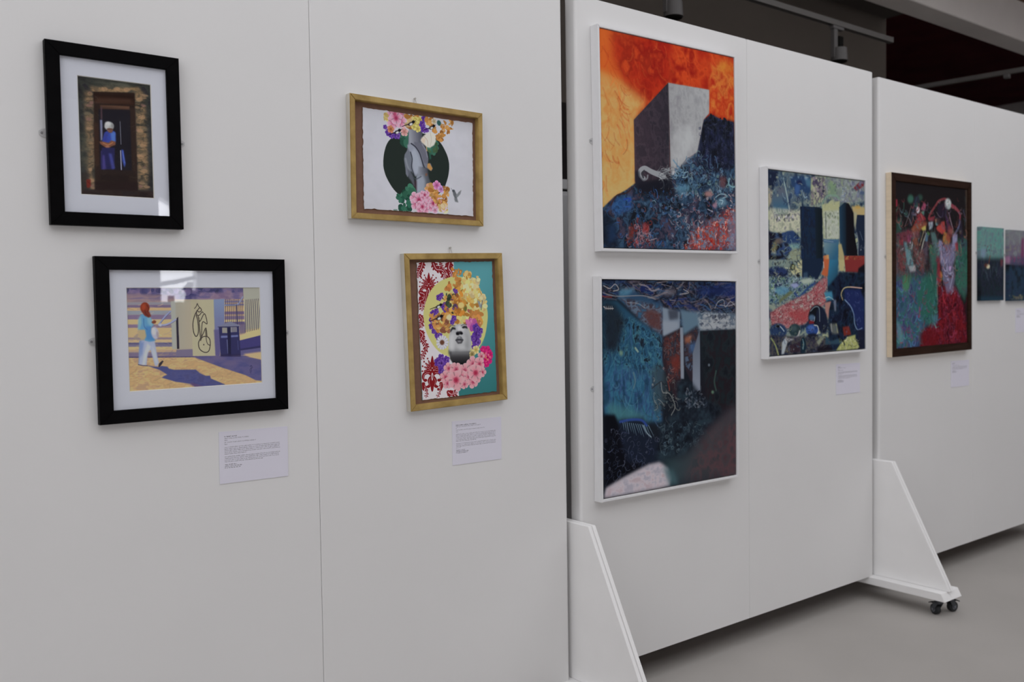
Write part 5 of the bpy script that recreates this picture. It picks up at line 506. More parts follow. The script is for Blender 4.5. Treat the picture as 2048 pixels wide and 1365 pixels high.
('f',297,451,12.2,5,(132,92,170),(100,66,150),(60,30,100),248,1,0.35),('l',[210,252,352,233,358,311,307,380,231,378],50,15.8,1.5,[(168,112,50),(150,90,50),(96,60,110),(60,60,50),(186,140,70)],12,0.95,0.5),('l',[101,373,259,379,262,512,130,521],80,15.8,1.5,[(170,116,56),(186,132,70),(130,80,60),(196,150,80)],13,0.95,0.5),('l',[248,238,285,239,275,348,242,347],12,12.6,1.5,[(48,60,48),(60,80,60)],14,0.95,0.5),
('p',[285,411,283,419,278,426,270,431,261,432,253,430,246,425,241,418,240,409,242,401,247,394,255,390,264,388,272,390,279,395,284,402],(206,190,150),3.2,1),('p',[405,325,402,334,396,341,386,346,375,347,364,345,355,340,349,332,348,323,350,314,357,306,366,302,377,300,388,302,397,308,403,316],(200,180,110),3.9,1),('p',[429,353,427,360,424,366,418,370,412,372,407,370,402,366,399,359,398,352,399,345,403,339,408,335,414,334,420,335,425,340,428,346],(96,100,50),3.2,1),
('p',[196,317,197,322,194,327,187,332,179,336,169,338,161,338,154,337,150,333,150,328,153,323,159,318,168,314,177,312,186,312,193,313],(40,40,46),2.4,1),('p',[188,323,188,326,187,330,183,333,178,335,173,336,168,336,164,335,162,332,162,329,163,326,167,323,171,321,177,320,182,320,186,321],(206,208,206),2.4,1),('p',[207,312,205,316,203,319,198,321,194,322,189,321,185,318,182,315,182,311,183,308,186,305,190,303,195,302,199,303,203,305,206,308],(24,22,28),1.6,1),
('ln',[153,327,98,342],6.4,(34,28,40),1,0.8,0.6,1),('ln',[204,309,215,305],3.6,(30,26,30),1,0,1,1),('p',[199,402,200,407,196,413,189,418,179,423,169,425,159,425,152,423,148,419,147,414,151,408,158,403,167,398,178,396,187,396,195,398],(40,40,46),2.4,1),('p',[190,409,190,412,188,416,184,419,179,422,173,423,168,423,163,421,161,419,160,415,162,412,166,408,171,406,177,404,183,404,187,406],(206,208,206),2.4,1),
('p',[211,396,209,400,206,404,201,406,196,407,191,406,186,403,183,399,183,395,184,391,187,388,192,386,197,385,202,386,207,388,210,392],(24,22,28),1.6,1),('ln',[151,413,89,429],7.1,(34,28,40),1,0.8,0.6,1),('ln',[208,393,219,389],3.9,(30,26,30),1,0,1,1),('p',[524,289,548,301,561,326,578,290,565,350,545,349],(128,136,140),2.4,1),('ln',[573,294,559,366],6.3,(90,96,104),1,0,1,1),('l',[419,432,516,452,473,522,426,488],24,18.9,1.4,[(176,84,150),(196,110,160),(150,70,140)],15,0.95,0.5),
('f',511,548,45.8,5,(98,62,150),(84,48,140),(54,24,92),620,1,0.35),('f',528,558,25.2,5,(132,92,170),(100,66,150),(60,30,100),350,1,0.35),('f',503,499,34.7,5,(98,62,150),(84,48,140),(54,24,92),651,1,0.35),('f',516,507,19.1,5,(132,92,170),(100,66,150),(60,30,100),367,1,0.35),('f',542,525,28.4,5,(98,62,150),(84,48,140),(54,24,92),682,1,0.35),('f',552,531,15.6,5,(132,92,170),(100,66,150),(60,30,100),384,1,0.35),
('f',503,603,42.6,5,(98,62,150),(84,48,140),(54,24,92),713,1,0.35),('f',519,613,23.4,5,(132,92,170),(100,66,150),(60,30,100),401,1,0.35),('f',477,642,23.7,5,(98,62,150),(84,48,140),(54,24,92),744,1,0.35),('f',485,647,13,5,(132,92,170),(100,66,150),(60,30,100),418,1,0.35),('f',470,578,26.8,5,(98,62,150),(84,48,140),(54,24,92),775,1,0.35),('f',480,584,14.8,5,(132,92,170),(100,66,150),(60,30,100),435,1,0.35),
('ln',[513,516,507,596],6.3,(52,24,84),0.8,3.2,1,1),('p',[331,464,389,462,422,480,444,521,456,577,455,649,426,687,434,728,373,772,334,777,287,758,257,709,246,637,255,559,273,489],(160,162,164),3.2,1),('g',[259,661,451,673,438,728,393,765,334,777,287,762,256,716],[350,659,345,762],(90,90,92),(26,25,28),3.9,1),('p',[259,653,351,643,446,672,445,696,258,685],(120,122,124),12.6,0.7),('p',[255,551,299,522,306,585,292,663,251,637],(190,192,192),11.1,0.8),
('p',[321,475,388,474,395,518,338,516],(196,196,196),9.5,0.8),('p',[395,526,432,560,437,648,398,654],(132,134,136),11.1,0.7),('p',[313,625,380,625,408,654,350,659],(186,188,188),11.1,0.7),('p',[418,575,412,593,397,608,376,617,352,619,328,614,308,603,295,587,291,568,297,551,311,536,332,527,357,524,381,529,401,540,414,557],(176,178,178),14.2,0.6),('p',[267,512,287,482,315,489,319,503,291,499,271,520],(34,34,36),3.2,1),
('p',[373,486,397,479,421,484,427,504,406,495,382,498],(36,36,38),3.2,1),('ln',[258,488,283,470,311,475],7.1,(90,90,92),0.8,3.2,1,1),('ln',[369,477,398,467,422,473],7.1,(90,90,92),0.8,3.2,1,1),('p',[318,523,343,516,371,519,383,537,370,545,356,539,341,547,322,542],(40,40,44),3.2,1),('p',[345,536,343,539,341,542,336,543,332,544,327,543,323,541,320,538,320,534,321,531,324,528,328,527,333,526,337,527,341,529,344,532],(18,18,22),2.4,1),
('p',[379,533,378,536,376,539,372,540,367,541,363,540,359,538,357,535,356,532,357,529,360,527,364,525,368,525,372,526,376,528,378,530],(18,18,22),2.4,1),('ln',[351,477,346,516],7.9,(200,200,200),0.6,4.7,1,1),('p',[311,581,331,559,347,554,365,558,384,585,362,604,333,606],(92,94,98),3.2,1),('ln',[313,582,344,578,382,585],5.5,(24,24,28),0.9,1.6,1,1),('p',[315,586,344,581,380,589,367,609,333,610],(66,66,70),3.9,1),
('p',[363,594,361,596,357,598,352,599,345,599,339,598,333,597,329,595,328,593,330,591,333,589,339,588,346,588,352,589,358,590,361,592],(150,150,154),3.2,0.8),('p',[358,566,357,568,355,570,351,572,346,572,342,571,338,570,336,567,335,564,336,562,339,560,343,558,347,558,352,559,355,560,358,563],(150,152,156),3.2,0.8),('p',[246,645,272,678,257,701,244,676],(60,60,64),6.3,0.7),('f',194,591,55.3,13,(186,186,198),(196,196,206),(180,180,190),0,1,0.25),
('p',[213,592,211,599,206,605,199,609,191,610,183,608,177,603,173,597,171,590,173,583,178,577,185,573,193,572,201,574,207,578,211,585],(96,62,46),3.2,1),('f',184,743,48.9,5,(98,62,150),(84,48,140),(54,24,92),1240,1,0.35),('f',201,754,26.9,5,(132,92,170),(100,66,150),(60,30,100),690,1,0.35),('f',177,704,31.6,5,(98,62,150),(84,48,140),(54,24,92),1271,1,0.35),('f',188,711,17.4,5,(132,92,170),(100,66,150),(60,30,100),707,1,0.35),
('f',147,733,34.7,5,(98,62,150),(84,48,140),(54,24,92),1302,1,0.35),('f',159,741,19.1,5,(132,92,170),(100,66,150),(60,30,100),724,1,0.35),('f',210,777,34.7,5,(98,62,150),(84,48,140),(54,24,92),1333,1,0.35),('f',223,784,19.1,5,(132,92,170),(100,66,150),(60,30,100),741,1,0.35),('f',176,798,31.6,5,(98,62,150),(84,48,140),(54,24,92),1364,1,0.35),('f',187,805,17.4,5,(132,92,170),(100,66,150),(60,30,100),758,1,0.35),
('f',223,722,31.6,5,(98,62,150),(84,48,140),(54,24,92),1395,1,0.35),('f',234,729,17.4,5,(132,92,170),(100,66,150),(60,30,100),775,1,0.35),('p',[189,744,188,748,186,751,182,753,179,754,175,753,172,750,170,747,170,742,171,738,173,735,176,733,180,732,183,733,186,736,188,739],(60,30,90),3.2,1),('f',495,667,34.7,6,(206,196,150),(196,180,110),(160,140,60),10,1,0.3),('f',459,697,28.4,5,(190,180,130),(150,130,80),(96,90,50),4,1,0.3),
('f',593,689,50.5,6,(196,40,120),(186,24,100),(214,60,120),0,1,0.3),('f',601,746,48.9,6,(196,40,120),(186,24,100),(214,60,120),23,1,0.3),('f',564,671,31.6,6,(196,40,120),(186,24,100),(214,60,120),46,1,0.3),('f',589,778,31.6,6,(196,40,120),(186,24,100),(214,60,120),69,1,0.3),('f',622,715,34.7,6,(196,40,120),(186,24,100),(214,60,120),92,1,0.3),('l',[568,696,633,708,620,772,580,769],20,9.5,1.3,[(214,90,120),(226,140,110),(170,10,80)],16,0.95,0.5),
('f',542,718,34.7,5,(206,156,162),(200,138,148),(170,52,84),0,1,0.3),('f',545,720,17.4,5,(206,140,152),(186,96,116),(150,30,66),20,1,0.35),('f',238,786,44.2,5,(206,156,162),(200,138,148),(170,52,84),23,1,0.3),('f',241,788,22.1,5,(206,140,152),(186,96,116),(150,30,66),51,1,0.35),('f',304,799,55.3,5,(206,156,162),(200,138,148),(170,52,84),46,1,0.3),('f',308,801,27.6,5,(206,140,152),(186,96,116),(150,30,66),82,1,0.35),
('f',381,812,55.3,5,(206,156,162),(200,138,148),(170,52,84),69,1,0.3),('f',385,815,27.6,5,(206,140,152),(186,96,116),(150,30,66),113,1,0.35),('f',461,770,60,5,(206,156,162),(200,138,148),(170,52,84),92,1,0.3),('f',465,772,30,5,(206,140,152),(186,96,116),(150,30,66),144,1,0.35),('f',520,774,52.1,5,(206,156,162),(200,138,148),(170,52,84),115,1,0.3),('f',524,776,26,5,(206,140,152),(186,96,116),(150,30,66),175,1,0.35),
('f',546,840,39.5,5,(206,156,162),(200,138,148),(170,52,84),138,1,0.3),('f',549,842,19.7,5,(206,140,152),(186,96,116),(150,30,66),206,1,0.35),('f',207,847,47.4,5,(206,156,162),(200,138,148),(170,52,84),161,1,0.3),('f',210,850,23.7,5,(206,140,152),(186,96,116),(150,30,66),237,1,0.35),('f',349,858,55.3,5,(206,156,162),(200,138,148),(170,52,84),184,1,0.3),('f',353,860,27.6,5,(206,140,152),(186,96,116),(150,30,66),268,1,0.35),
('f',417,863,47.4,5,(206,156,162),(200,138,148),(170,52,84),207,1,0.3),('f',420,865,23.7,5,(206,140,152),(186,96,116),(150,30,66),299,1,0.35),('f',223,896,44.2,5,(206,156,162),(200,138,148),(170,52,84),230,1,0.3),('f',226,898,22.1,5,(206,140,152),(186,96,116),(150,30,66),330,1,0.35),('f',454,906,52.1,5,(206,156,162),(200,138,148),(170,52,84),253,1,0.3),('f',458,908,26,5,(206,140,152),(186,96,116),(150,30,66),361,1,0.35),
('f',317,919,47.4,5,(206,156,162),(200,138,148),(170,52,84),276,1,0.3),('f',321,922,23.7,5,(206,140,152),(186,96,116),(150,30,66),392,1,0.35),('f',495,877,44.2,5,(206,156,162),(200,138,148),(170,52,84),299,1,0.3),('f',498,879,22.1,5,(206,140,152),(186,96,116),(150,30,66),423,1,0.35),('f',376,916,39.5,5,(206,156,162),(200,138,148),(170,52,84),322,1,0.3),('f',378,918,19.7,5,(206,140,152),(186,96,116),(150,30,66),454,1,0.35),
('f',300,878,72.6,5,(206,156,162),(200,138,148),(170,52,84),69,1,0.3),('f',305,882,36.3,5,(206,140,152),(186,96,116),(150,30,66),113,1,0.35),('f',482,840,67.9,5,(206,156,162),(200,138,148),(170,52,84),115,1,0.3),('f',487,843,33.9,5,(206,140,152),(186,96,116),(150,30,66),175,1,0.35),('p',[319,880,318,887,313,893,307,896,299,897,292,895,286,891,282,884,281,877,283,870,287,864,294,860,301,859,308,861,314,866,318,872],(160,36,66),6.3,0.8),
('p',[500,841,498,848,494,853,488,856,481,857,474,855,469,851,465,845,464,838,466,832,470,826,476,823,483,822,490,824,495,828,499,834],(160,36,66),6.3,0.8),]),
'redsky': (956, 1000, 960, [
('m',None,[(146,26,11),(166,40,13),(186,62,18),(138,22,10),(182,80,24)],104.7,1,3,0,1,20.9,0.22),('g',[-3,-4,184,-34,298,300,222,376,214,707,-11,835],[85,174,70,806],(190,86,26),(180,160,94),52.3,1),('g',[-8,187,154,224,298,291,222,376,214,715,82,764,-11,835],[72,242,94,755],(190,122,56),(182,160,94),14,1),('m',[-3,211,298,291,216,394,214,707,-5,826],[(188,134,72),(182,152,92),(184,126,62),(184,160,98)],78.5,1,4,20.9,0.6,12.2,0.22),
('m',[77,0,483,6,478,191,298,291,166,231,86,132],[(138,22,11),(158,32,12),(126,20,12),(176,54,18)],69.8,1,5,26.2,0.8,14,0.22),('m',[765,45,959,0,953,336,757,302],[(190,96,30),(176,52,18),(196,120,44),(160,36,16)],69.8,1,6,17.4,0.8,12.2,0.22),('p',[960,62,949,73,929,80,903,84,876,84,852,79,833,71,824,60,825,49,836,39,855,31,881,27,908,27,932,32,951,40,961,51],(190,120,30),20.9,0.7),('s_',[2,4,952,1,944,244,298,300,-9,761],260,61.1,7.9,[(196,80,26),(160,34,14),(200,110,40),(180,50,18)],7,0.22,0.12,70,0.5),
('m',[-5,822,71,765,154,727,221,689,466,630,573,552,661,509,714,342,770,311,855,328,953,332,963,1004,-4,1006],[(22,26,34),(34,48,66),(48,74,98),(30,36,52),(60,56,72)],52.3,1,8,2.6,1,43.6,0.3),('m',[700,362,770,311,855,328,953,327,956,550,846,595,679,598,654,510],[(18,20,28),(26,30,46),(36,40,66)],34.9,0.7,9,7,0.95,0,0.3),('l',[707,352,756,315,855,323,953,332,951,374,712,397],60,11.3,1.6,[(20,22,28),(30,34,46)],10,0.95,0.5),
('g',[212,394,455,190,459,648,387,705,238,735,212,681],[210,496,457,474],(66,52,60),(38,36,44),0.9,1),('m',[212,394,455,190,459,648,238,731],[(58,48,58),(44,40,48),(72,60,70),(36,36,44)],43.6,0.8,11,5.2,0.45,0,0.3),('g',[455,190,760,187,757,306,714,342,661,509,573,552,492,629,463,639],[459,404,758,265],(116,116,120),(150,153,155),0.9,1),('m',[455,190,760,187,757,306,714,342,661,509,466,639],[(120,119,123),(138,138,141),(158,160,160),(130,130,134)],38.4,0.8,12,5.2,0.6,7,0.2),
('p',[485,419,632,369,655,492,519,600,473,612],(178,182,182),26.2,0.6),('ln',[455,191,462,639],3.5,(46,44,52),0.8,0.9,1,0),('p',[227,697,466,639,489,734,237,756],(22,22,28),12.2,0.9),('ln',[276,665,247,654,250,630,283,617,326,630,376,641,414,647],19.2,(140,144,148),0.95,2.6,1.5,1),('ln',[270,661,262,644,277,631],12.2,(50,50,56),0.9,2.6,1,1),('ln',[254,666,270,676,295,666,301,650],8.7,(120,124,128),0.9,2.6,1,1),
('s_',[364,620,454,605,465,657,376,658],46,61.1,4.4,[(150,156,158),(120,124,128),(90,94,100)],13,0.8,0.15,0,0.5),('s_',[479,629,654,519,847,586,961,615,958,708,489,742],240,52.3,6.1,[(56,88,118),(84,122,148),(36,58,84),(112,142,160),(28,36,50),(70,100,130),(96,124,122)],14,0.75,0.7,None,3.2),('s_',[0,834,238,731,464,700,482,996,2,1006],280,40.1,5.2,[(44,76,112),(28,50,80),(72,98,122),(60,50,58),(22,26,36),(90,60,66),(46,84,140)],15,0.75,0.6,None,3.2),
('s_',[463,735,959,689,956,995,456,1005],330,38.4,5.2,[(90,110,136),(140,120,130),(60,80,104),(120,70,74),(44,60,84),(110,140,156),(160,150,150)],16,0.75,0.6,None,3.2),('s_',[686,354,956,336,954,597,679,616],170,43.6,4.4,[(20,22,30),(44,50,70),(60,66,90),(28,30,60)],17,0.7,0.5,None,3.2),('m',[616,904,782,836,963,782,956,995,560,1005],[(96,60,66),(150,50,40),(120,100,120),(110,130,150),(160,70,56)],31.4,0.9,18,17.4,0.7,17.4,0.3),
('s_',[671,885,964,754,956,995,534,1003],230,29.7,5.2,[(170,44,34),(184,70,50),(150,34,30),(196,150,140),(110,130,156)],19,0.85,0.6,None,3.2),('s_',[162,885,308,863,304,999,159,1002],80,31.4,5.2,[(140,40,36),(110,44,40),(150,110,120)],20,0.75,0.6,None,3.2),('m',[46,818,83,765,184,750,201,811,81,855],[(36,70,118),(44,88,140),(28,50,84)],20.3,1,21,6.8,0.8,0,0.3),('ln',[137,775,160,767,183,771,165,780],6.1,(34,60,150),0.8,1.7,1,1),
('ln',[146,807,173,805,178,792],4.7,(40,76,150),0.8,1.7,1,1),('p',[-8,839,45,843,80,900,95,998,-3,999],(18,24,36),13.5,0.8),('p',[31,895,84,893,83,963,29,984],(30,52,84),10.1,0.7),('ln',[51,805,69,778,97,754,156,741,194,716,213,699],7.4,(52,36,36),0.8,2.7,1,1),('p',[500,681,603,672,607,713,494,719],(84,130,152),10.1,0.7),('ln',[510,674,531,652,557,661,551,685,520,680],4.7,(40,70,100),0.9,1.7,1,1),('ln',[558,623,589,614,583,638,547,644],4.7,(130,160,170),0.8,2,1,1),
('ln',[798,730,842,710,892,718,852,734],5.4,(120,150,160),0.9,1.7,1,1),('p',[885,750,882,760,873,768,860,774,845,777,831,776,818,771,810,763,808,754,811,745,820,736,832,730,847,727,862,728,874,733,882,741],(96,138,156),8.1,0.7),('ln',[830,742,857,745,846,763],4.1,(160,190,200),0.9,1.4,1,1),('ln',[911,627,905,656,938,669,958,664],8.8,(110,150,156),0.9,2,1,1),('p',[834,618,889,622,876,680,832,675],(104,60,60),8.8,0.7),
('p',[776,714,774,720,767,725,756,729,743,731,731,730,721,727,714,723,712,717,714,711,721,706,732,702,744,700,757,700,767,703,774,708],(166,118,110),6.1,0.8),('p',[810,772,809,777,804,782,798,785,790,787,783,786,777,783,773,779,771,774,773,768,777,763,784,760,791,759,799,759,805,762,809,766],(160,120,136),4.7,0.8),('ln',[722,748,753,767,785,794,762,827,730,807],8.1,(46,60,90),0.8,2.7,1,1),('ln',[736,793,774,805],5.4,(150,150,170),0.8,2,1,1),
('p',[351,777,350,780,348,782,344,784,339,785,335,785,331,783,329,781,328,778,329,775,331,773,335,771,340,770,344,771,348,772,350,774],(30,44,58),1,1),('ln',[330,771,345,769,354,777],2.7,(130,156,168),0.9,1,1,1),('p',[395,785,394,788,392,791,389,793,385,793,382,793,378,791,376,789,376,786,377,783,379,780,382,778,386,777,389,778,393,779,395,782],(70,100,120),1.7,0.8),('p',[215,634,243,632,247,658,265,676,318,679,436,662,466,646,465,697,241,727,213,702],(24,26,36),5.4,0.7),
('p',[477,615,497,614,486,635,471,639],(170,172,176),3.4,0.9),('s_',[217,921,312,918,310,984,215,986],40,40.6,4.1,[(140,120,130),(110,90,100),(160,140,146)],22,0.7,0.2,-20,0.5),('p',[166,896,208,892,197,960,160,961],(100,42,36),8.1,0.7),('p',[256,880,303,882,302,925,259,923],(160,48,44),6.1,0.6),('p',[894,835,961,833,956,998,900,996],(112,124,150),10.1,0.5),]),
'blueroom': (948, 1000, 960, [
('p',None,(24,28,36),0,1),('m',[0,0,948,0,946,173,548,226,399,147,94,86,4,93],[(18,20,30),(30,42,66),(52,70,92),(24,24,34),(80,74,84),(26,36,76)],34.3,3,3,5.1,1,25.7,0.3),('s_',[0,0,948,0,946,164,411,139,4,85],150,111.4,6.9,[(26,30,44),(44,70,104),(96,90,100),(120,110,110),(22,22,30),(30,46,96)],4,0.7,0.15,4,0.35),('p',[638,39,948,4,949,75,651,65],(28,42,92),13.7,0.7),('p',[94,78,185,46,399,114,398,273,278,195,184,136],(40,66,92),6.9,1),
('m',[105,78,399,122,398,269,266,203],[(48,84,112),(70,60,70),(90,110,130),(60,46,52)],25.7,1.5,5,6.9,0.9,0,0.3),('p',[266,153,314,133,386,155,386,239,313,220],(84,50,48),8.6,0.8),('p',[117,38,220,38,162,70,99,78],(70,120,146),8.6,0.8),('g',[4,93,93,94,231,185,398,273,403,417,384,603,396,681,274,662,109,649,8,616],[23,350,397,366],(28,66,88),(46,76,104),6.9,1),('m',[4,101,230,194,398,273,397,417,348,482,89,434,11,397],[(26,48,66),(44,92,120),(30,64,88),(60,112,128),(24,30,40)],37.7,0.5,6,12,0.9,25.7,0.3),
('m',[11,381,336,447,385,484,383,680,87,639,8,608],[(36,82,110),(48,100,126),(44,74,110),(30,60,84)],51.4,0.5,7,15.4,0.9,17.1,0.3),('s_',[25,149,386,273,384,646,30,610],140,111.4,7.7,[(40,90,116),(70,120,136),(28,54,78),(56,80,120),(36,56,64)],8,0.45,0.12,88,0.25),('p',[4,93,82,110,149,184,90,328,12,325],(26,30,38),17.1,0.85),('p',[324,413,397,400,434,470,421,589,347,651,323,531],(52,64,70),15.4,0.7),
('p',[31,561,203,606,298,656,262,678,109,657,30,618],(60,110,116),15.4,0.8),('p',[130,338,129,343,127,347,123,350,119,351,114,349,111,346,108,342,107,337,108,332,111,328,115,325,119,324,123,326,127,329,130,333],(120,150,120),5.1,0.8),('ln',[212,317,229,334],10.3,(140,160,140),0.8,3.4,1,1),('ln',[199,432,210,474,198,506],8.6,(84,110,120),0.8,4.3,1,1),('p',[8,616,75,621,120,700,143,777,260,873,14,954],(12,13,20),6.9,1),
('p',[98,648,262,653,309,742,470,800,599,822,345,874,153,853,108,732],(24,30,44),12,1),('ln',[127,660,134,697],4.3,(110,140,156),0.8,1.7,0.3,1),('ln',[140,663,150,707],4.3,(110,140,156),0.8,1.7,0.3,1),('ln',[154,665,167,718],4.3,(110,140,156),0.8,1.7,0.3,1),('ln',[168,668,183,709],4.3,(110,140,156),0.8,1.7,0.3,1),('ln',[182,670,200,719],4.3,(110,140,156),0.8,1.7,0.3,1),('ln',[196,672,216,730],4.3,(110,140,156),0.8,1.7,0.3,1),
('ln',[211,675,233,721],4.3,(110,140,156),0.8,1.7,0.3,1),('ln',[225,677,249,731],4.3,(110,140,156),0.8,1.7,0.3,1),('ln',[239,680,266,742],4.3,(110,140,156),0.8,1.7,0.3,1),('ln',[253,682,283,733],4.3,(110,140,156),0.8,1.7,0.3,1),('ln',[268,685,300,744],4.3,(110,140,156),0.8,1.7,0.3,1),('ln',[282,687,317,755],4.3,(110,140,156),0.8,1.7,0.3,1),('ln',[297,690,334,745],4.3,(110,140,156),0.8,1.7,0.3,1),('ln',[109,657,179,653,250,661,286,689],12,(44,70,150),0.7,5.1,1,1),
('ln',[262,687,285,723,316,747],5.1,(140,160,170),0.8,2.6,1,1),('p',[398,273,523,234,529,475,496,594,434,487,397,383],(44,32,38),5.1,1),('m',[398,277,523,238,529,458,447,488],[(60,40,44),(90,50,46),(36,40,50),(70,70,80)],22.3,0.8,9,6.9,0.8,12,0.3),('p',[460,369,523,354,510,448,465,446],(110,44,36),8.6,0.7),('s_',[398,273,529,243,529,492,409,485],70,34.3,4.3,[(120,100,100),(60,70,84),(96,50,46)],10,0.6,0.6,None,3.2),
('p',[399,126,523,149,523,230,410,265,401,265],(112,126,140),4.3,1),('p',[436,139,510,136,510,183,448,190],(50,54,66),6.9,0.8),('p',[398,189,510,200,510,230,404,263],(132,140,152),6.9,0.8),('p',[523,226,548,226,550,481,526,479],(120,128,140),1.7,1),('p',[548,265,658,220,652,500,599,496,554,424],(40,34,42),2.6,1),('m',[551,269,658,225,652,464,561,425],[(52,60,84),(70,50,50),(36,36,46),(80,100,124)],20.6,0.8,11,5.1,0.8,0,0.3),
('p',[555,278,612,262,599,305,561,304],(150,90,64),6.9,0.8),('p',[587,313,652,298,645,350,599,357],(60,90,130),8.6,0.8),('p',[523,140,651,151,949,164,947,250,665,248,652,220,548,265],(84,108,126),6.9,1),('p',[691,160,946,173,947,245,678,243],(124,130,138),6.9,0.9),('m',[651,151,946,164,947,245,665,242],[(70,84,100),(130,136,142),(160,164,166),(60,66,80)],18.8,2.5,12,6.9,0.75,12,0.3),('s_',[651,151,949,155,947,209,678,212],40,34.3,4.3,[(30,34,44),(60,70,84)],13,0.7,0.5,0,0.6),
('g',[615,358,671,229,671,545,612,545],[638,246,638,543],(84,94,108),(120,128,142),2.6,1),('g',[671,248,947,245,946,654,841,655,732,700,678,643],[678,291,938,626],(26,32,40),(26,20,26),2.6,1),('m',[671,248,947,245,946,645,732,691],[(22,26,32),(30,40,44),(34,26,32),(26,36,40)],60,0.8,14,8.6,0.8,0,0.3),('ln',[792,454,779,507,792,552],10.3,(60,90,80),0.6,5.1,1,1),('p',[746,421,745,423,744,426,741,427,738,427,735,427,732,425,730,423,730,420,730,417,732,415,735,414,738,413,741,414,744,416,745,418],(90,100,110),2.6,1),
('p',[776,560,775,564,773,566,769,568,765,569,761,568,758,565,755,562,754,559,755,556,757,553,761,551,765,551,769,552,773,554,775,557],(80,110,90),3.4,1),('m',[497,490,599,496,678,572,841,655,732,754,547,861,345,857,371,705,496,629],[(18,22,30),(28,36,46),(36,50,60)],34.3,1,15,12,0.95,0,0.3),('s_',[561,538,691,546,705,636,560,634],60,30.8,4.3,[(90,100,112),(60,70,84),(120,126,134)],16,0.75,0.7,None,3.2),
('s_',[346,686,705,716,652,827,395,845],150,42.8,3.4,[(70,90,104),(48,66,78),(90,110,116),(30,44,52)],17,0.65,0.7,None,3.2),('s_',[324,463,497,490,496,663,347,668],60,42.8,4.3,[(100,106,104),(60,66,70),(30,34,40),(120,124,120)],18,0.7,0.6,None,3.2),('s_',[7,673,371,756,345,874,26,922],110,51.4,3.4,[(36,44,66),(60,70,96),(90,96,116)],19,0.6,0.5,None,3.2),('ln',[385,484,397,536,446,548,484,610,458,652],6,(130,134,130),0.7,2.6,1,1),
('ln',[323,514,385,484,397,502],5.1,(40,44,50),0.9,2.6,1,1),('ln',[434,487,446,530],8.6,(120,46,36),0.6,2.6,1,1),('g',[950,645,948,1000,470,997,432,910,345,857,547,861,732,754],[940,920,445,920],(72,52,58),(44,62,68),25.7,1),('m',[718,762,947,663,950,1000,547,998],[(70,50,54),(60,60,64),(86,58,62),(50,54,58)],77.1,1,20,34.3,0.6,0,0.3),('p',[953,645,948,718,786,786,718,789,855,683],(56,58,64),25.7,0.7),
('p',[14,954,129,918,296,877,370,872,432,910,457,965,444,998,2,999],(168,162,170),6.9,1),('m',[25,963,296,886,395,888,432,962,394,992,8,994],[(150,148,160),(180,172,178),(168,150,156)],25.7,1.4,21,10.3,0.8,0,0.3),('p',[395,897,470,923,508,993,444,998],(64,92,98),12,0.8),('ln',[11,26,49,38,83,18,105,42,71,50],5.1,(150,146,144),0.8,1.7,1,1),('ln',[5,58,60,70,116,74,267,71,350,88],5.1,(120,120,124),0.8,2.6,1,1),
('ln',[9,121,26,129,70,130],5.1,(150,146,144),0.9,1.7,1,1),('ln',[162,103,231,108,278,129],4.3,(130,134,140),0.7,2.6,1,1),('ln',[244,18,291,26,327,47,375,38],8.6,(150,140,140),0.6,3.4,1,1),('ln',[784,135,811,101,852,92,866,128,907,101,942,120],4.3,(150,150,156),0.8,1.7,1,1),('ln',[825,118,893,123,946,111],3.4,(150,150,156),0.8,1.7,1,1),('ln',[549,39,587,56,523,64],4.3,(150,146,144),0.8,1.7,1,1),('p',[497,50,495,56,486,62,471,67,452,70,433,71,417,70,405,66,400,61,402,55,411,49,426,44,445,40,464,39,480,41,492,44],(120,112,118),10.3,0.7),
('ln',[4,74,60,78],6.9,(110,40,40),0.7,2.6,1,1),('ln',[17,119,19,135],2.6,(150,146,144),0.8,0.9,1,1),('ln',[28,119,30,135],2.6,(150,146,144),0.8,0.9,1,1),('ln',[39,119,41,135],2.6,(150,146,144),0.8,0.9,1,1),('ln',[50,119,52,135],2.6,(150,146,144),0.8,0.9,1,1),('ln',[62,119,64,136],2.6,(150,146,144),0.8,0.9,1,1),]),
'valley': (933, 1000, 900, [
('m',None,[(30,44,66),(70,92,104),(130,142,124),(54,70,90),(150,158,120)],60.6,1,3,0,1,36.4,0.3),('m',[2,3,388,2,386,142,213,167,180,223,58,248,9,201],[(32,48,72),(56,80,100),(84,100,110),(40,60,90)],44.4,0.8,4,8.1,0.95,28.3,0.3),('p',[2,3,86,4,73,67,28,112,3,87],(26,34,56),6.5,1),('g',[104,80,162,104,180,223,58,248,34,154],[85,97,96,247],(84,90,104),(36,92,124),8.1,1),('p',[1,91,41,111,28,169,9,201,2,148],(150,140,116),5.7,1),
('ln',[137,39,155,92,174,146,193,223],8.9,(140,164,160),0.9,4,1.3,1),('p',[148,37,147,39,145,41,141,42,137,43,132,43,129,42,126,40,125,38,126,36,129,34,132,33,137,32,141,32,145,33,147,35],(110,134,140),2.4,1),('p',[201,23,307,11,388,10,404,44,387,90,353,120,333,105,306,83,286,123,253,129,233,87,207,66],(34,60,96),4.8,1),('p',[393,36,397,46,396,56,392,63,383,68,372,69,360,66,350,59,342,50,337,40,338,30,343,23,351,18,362,17,374,20,385,27],(60,104,130),7.3,0.9),
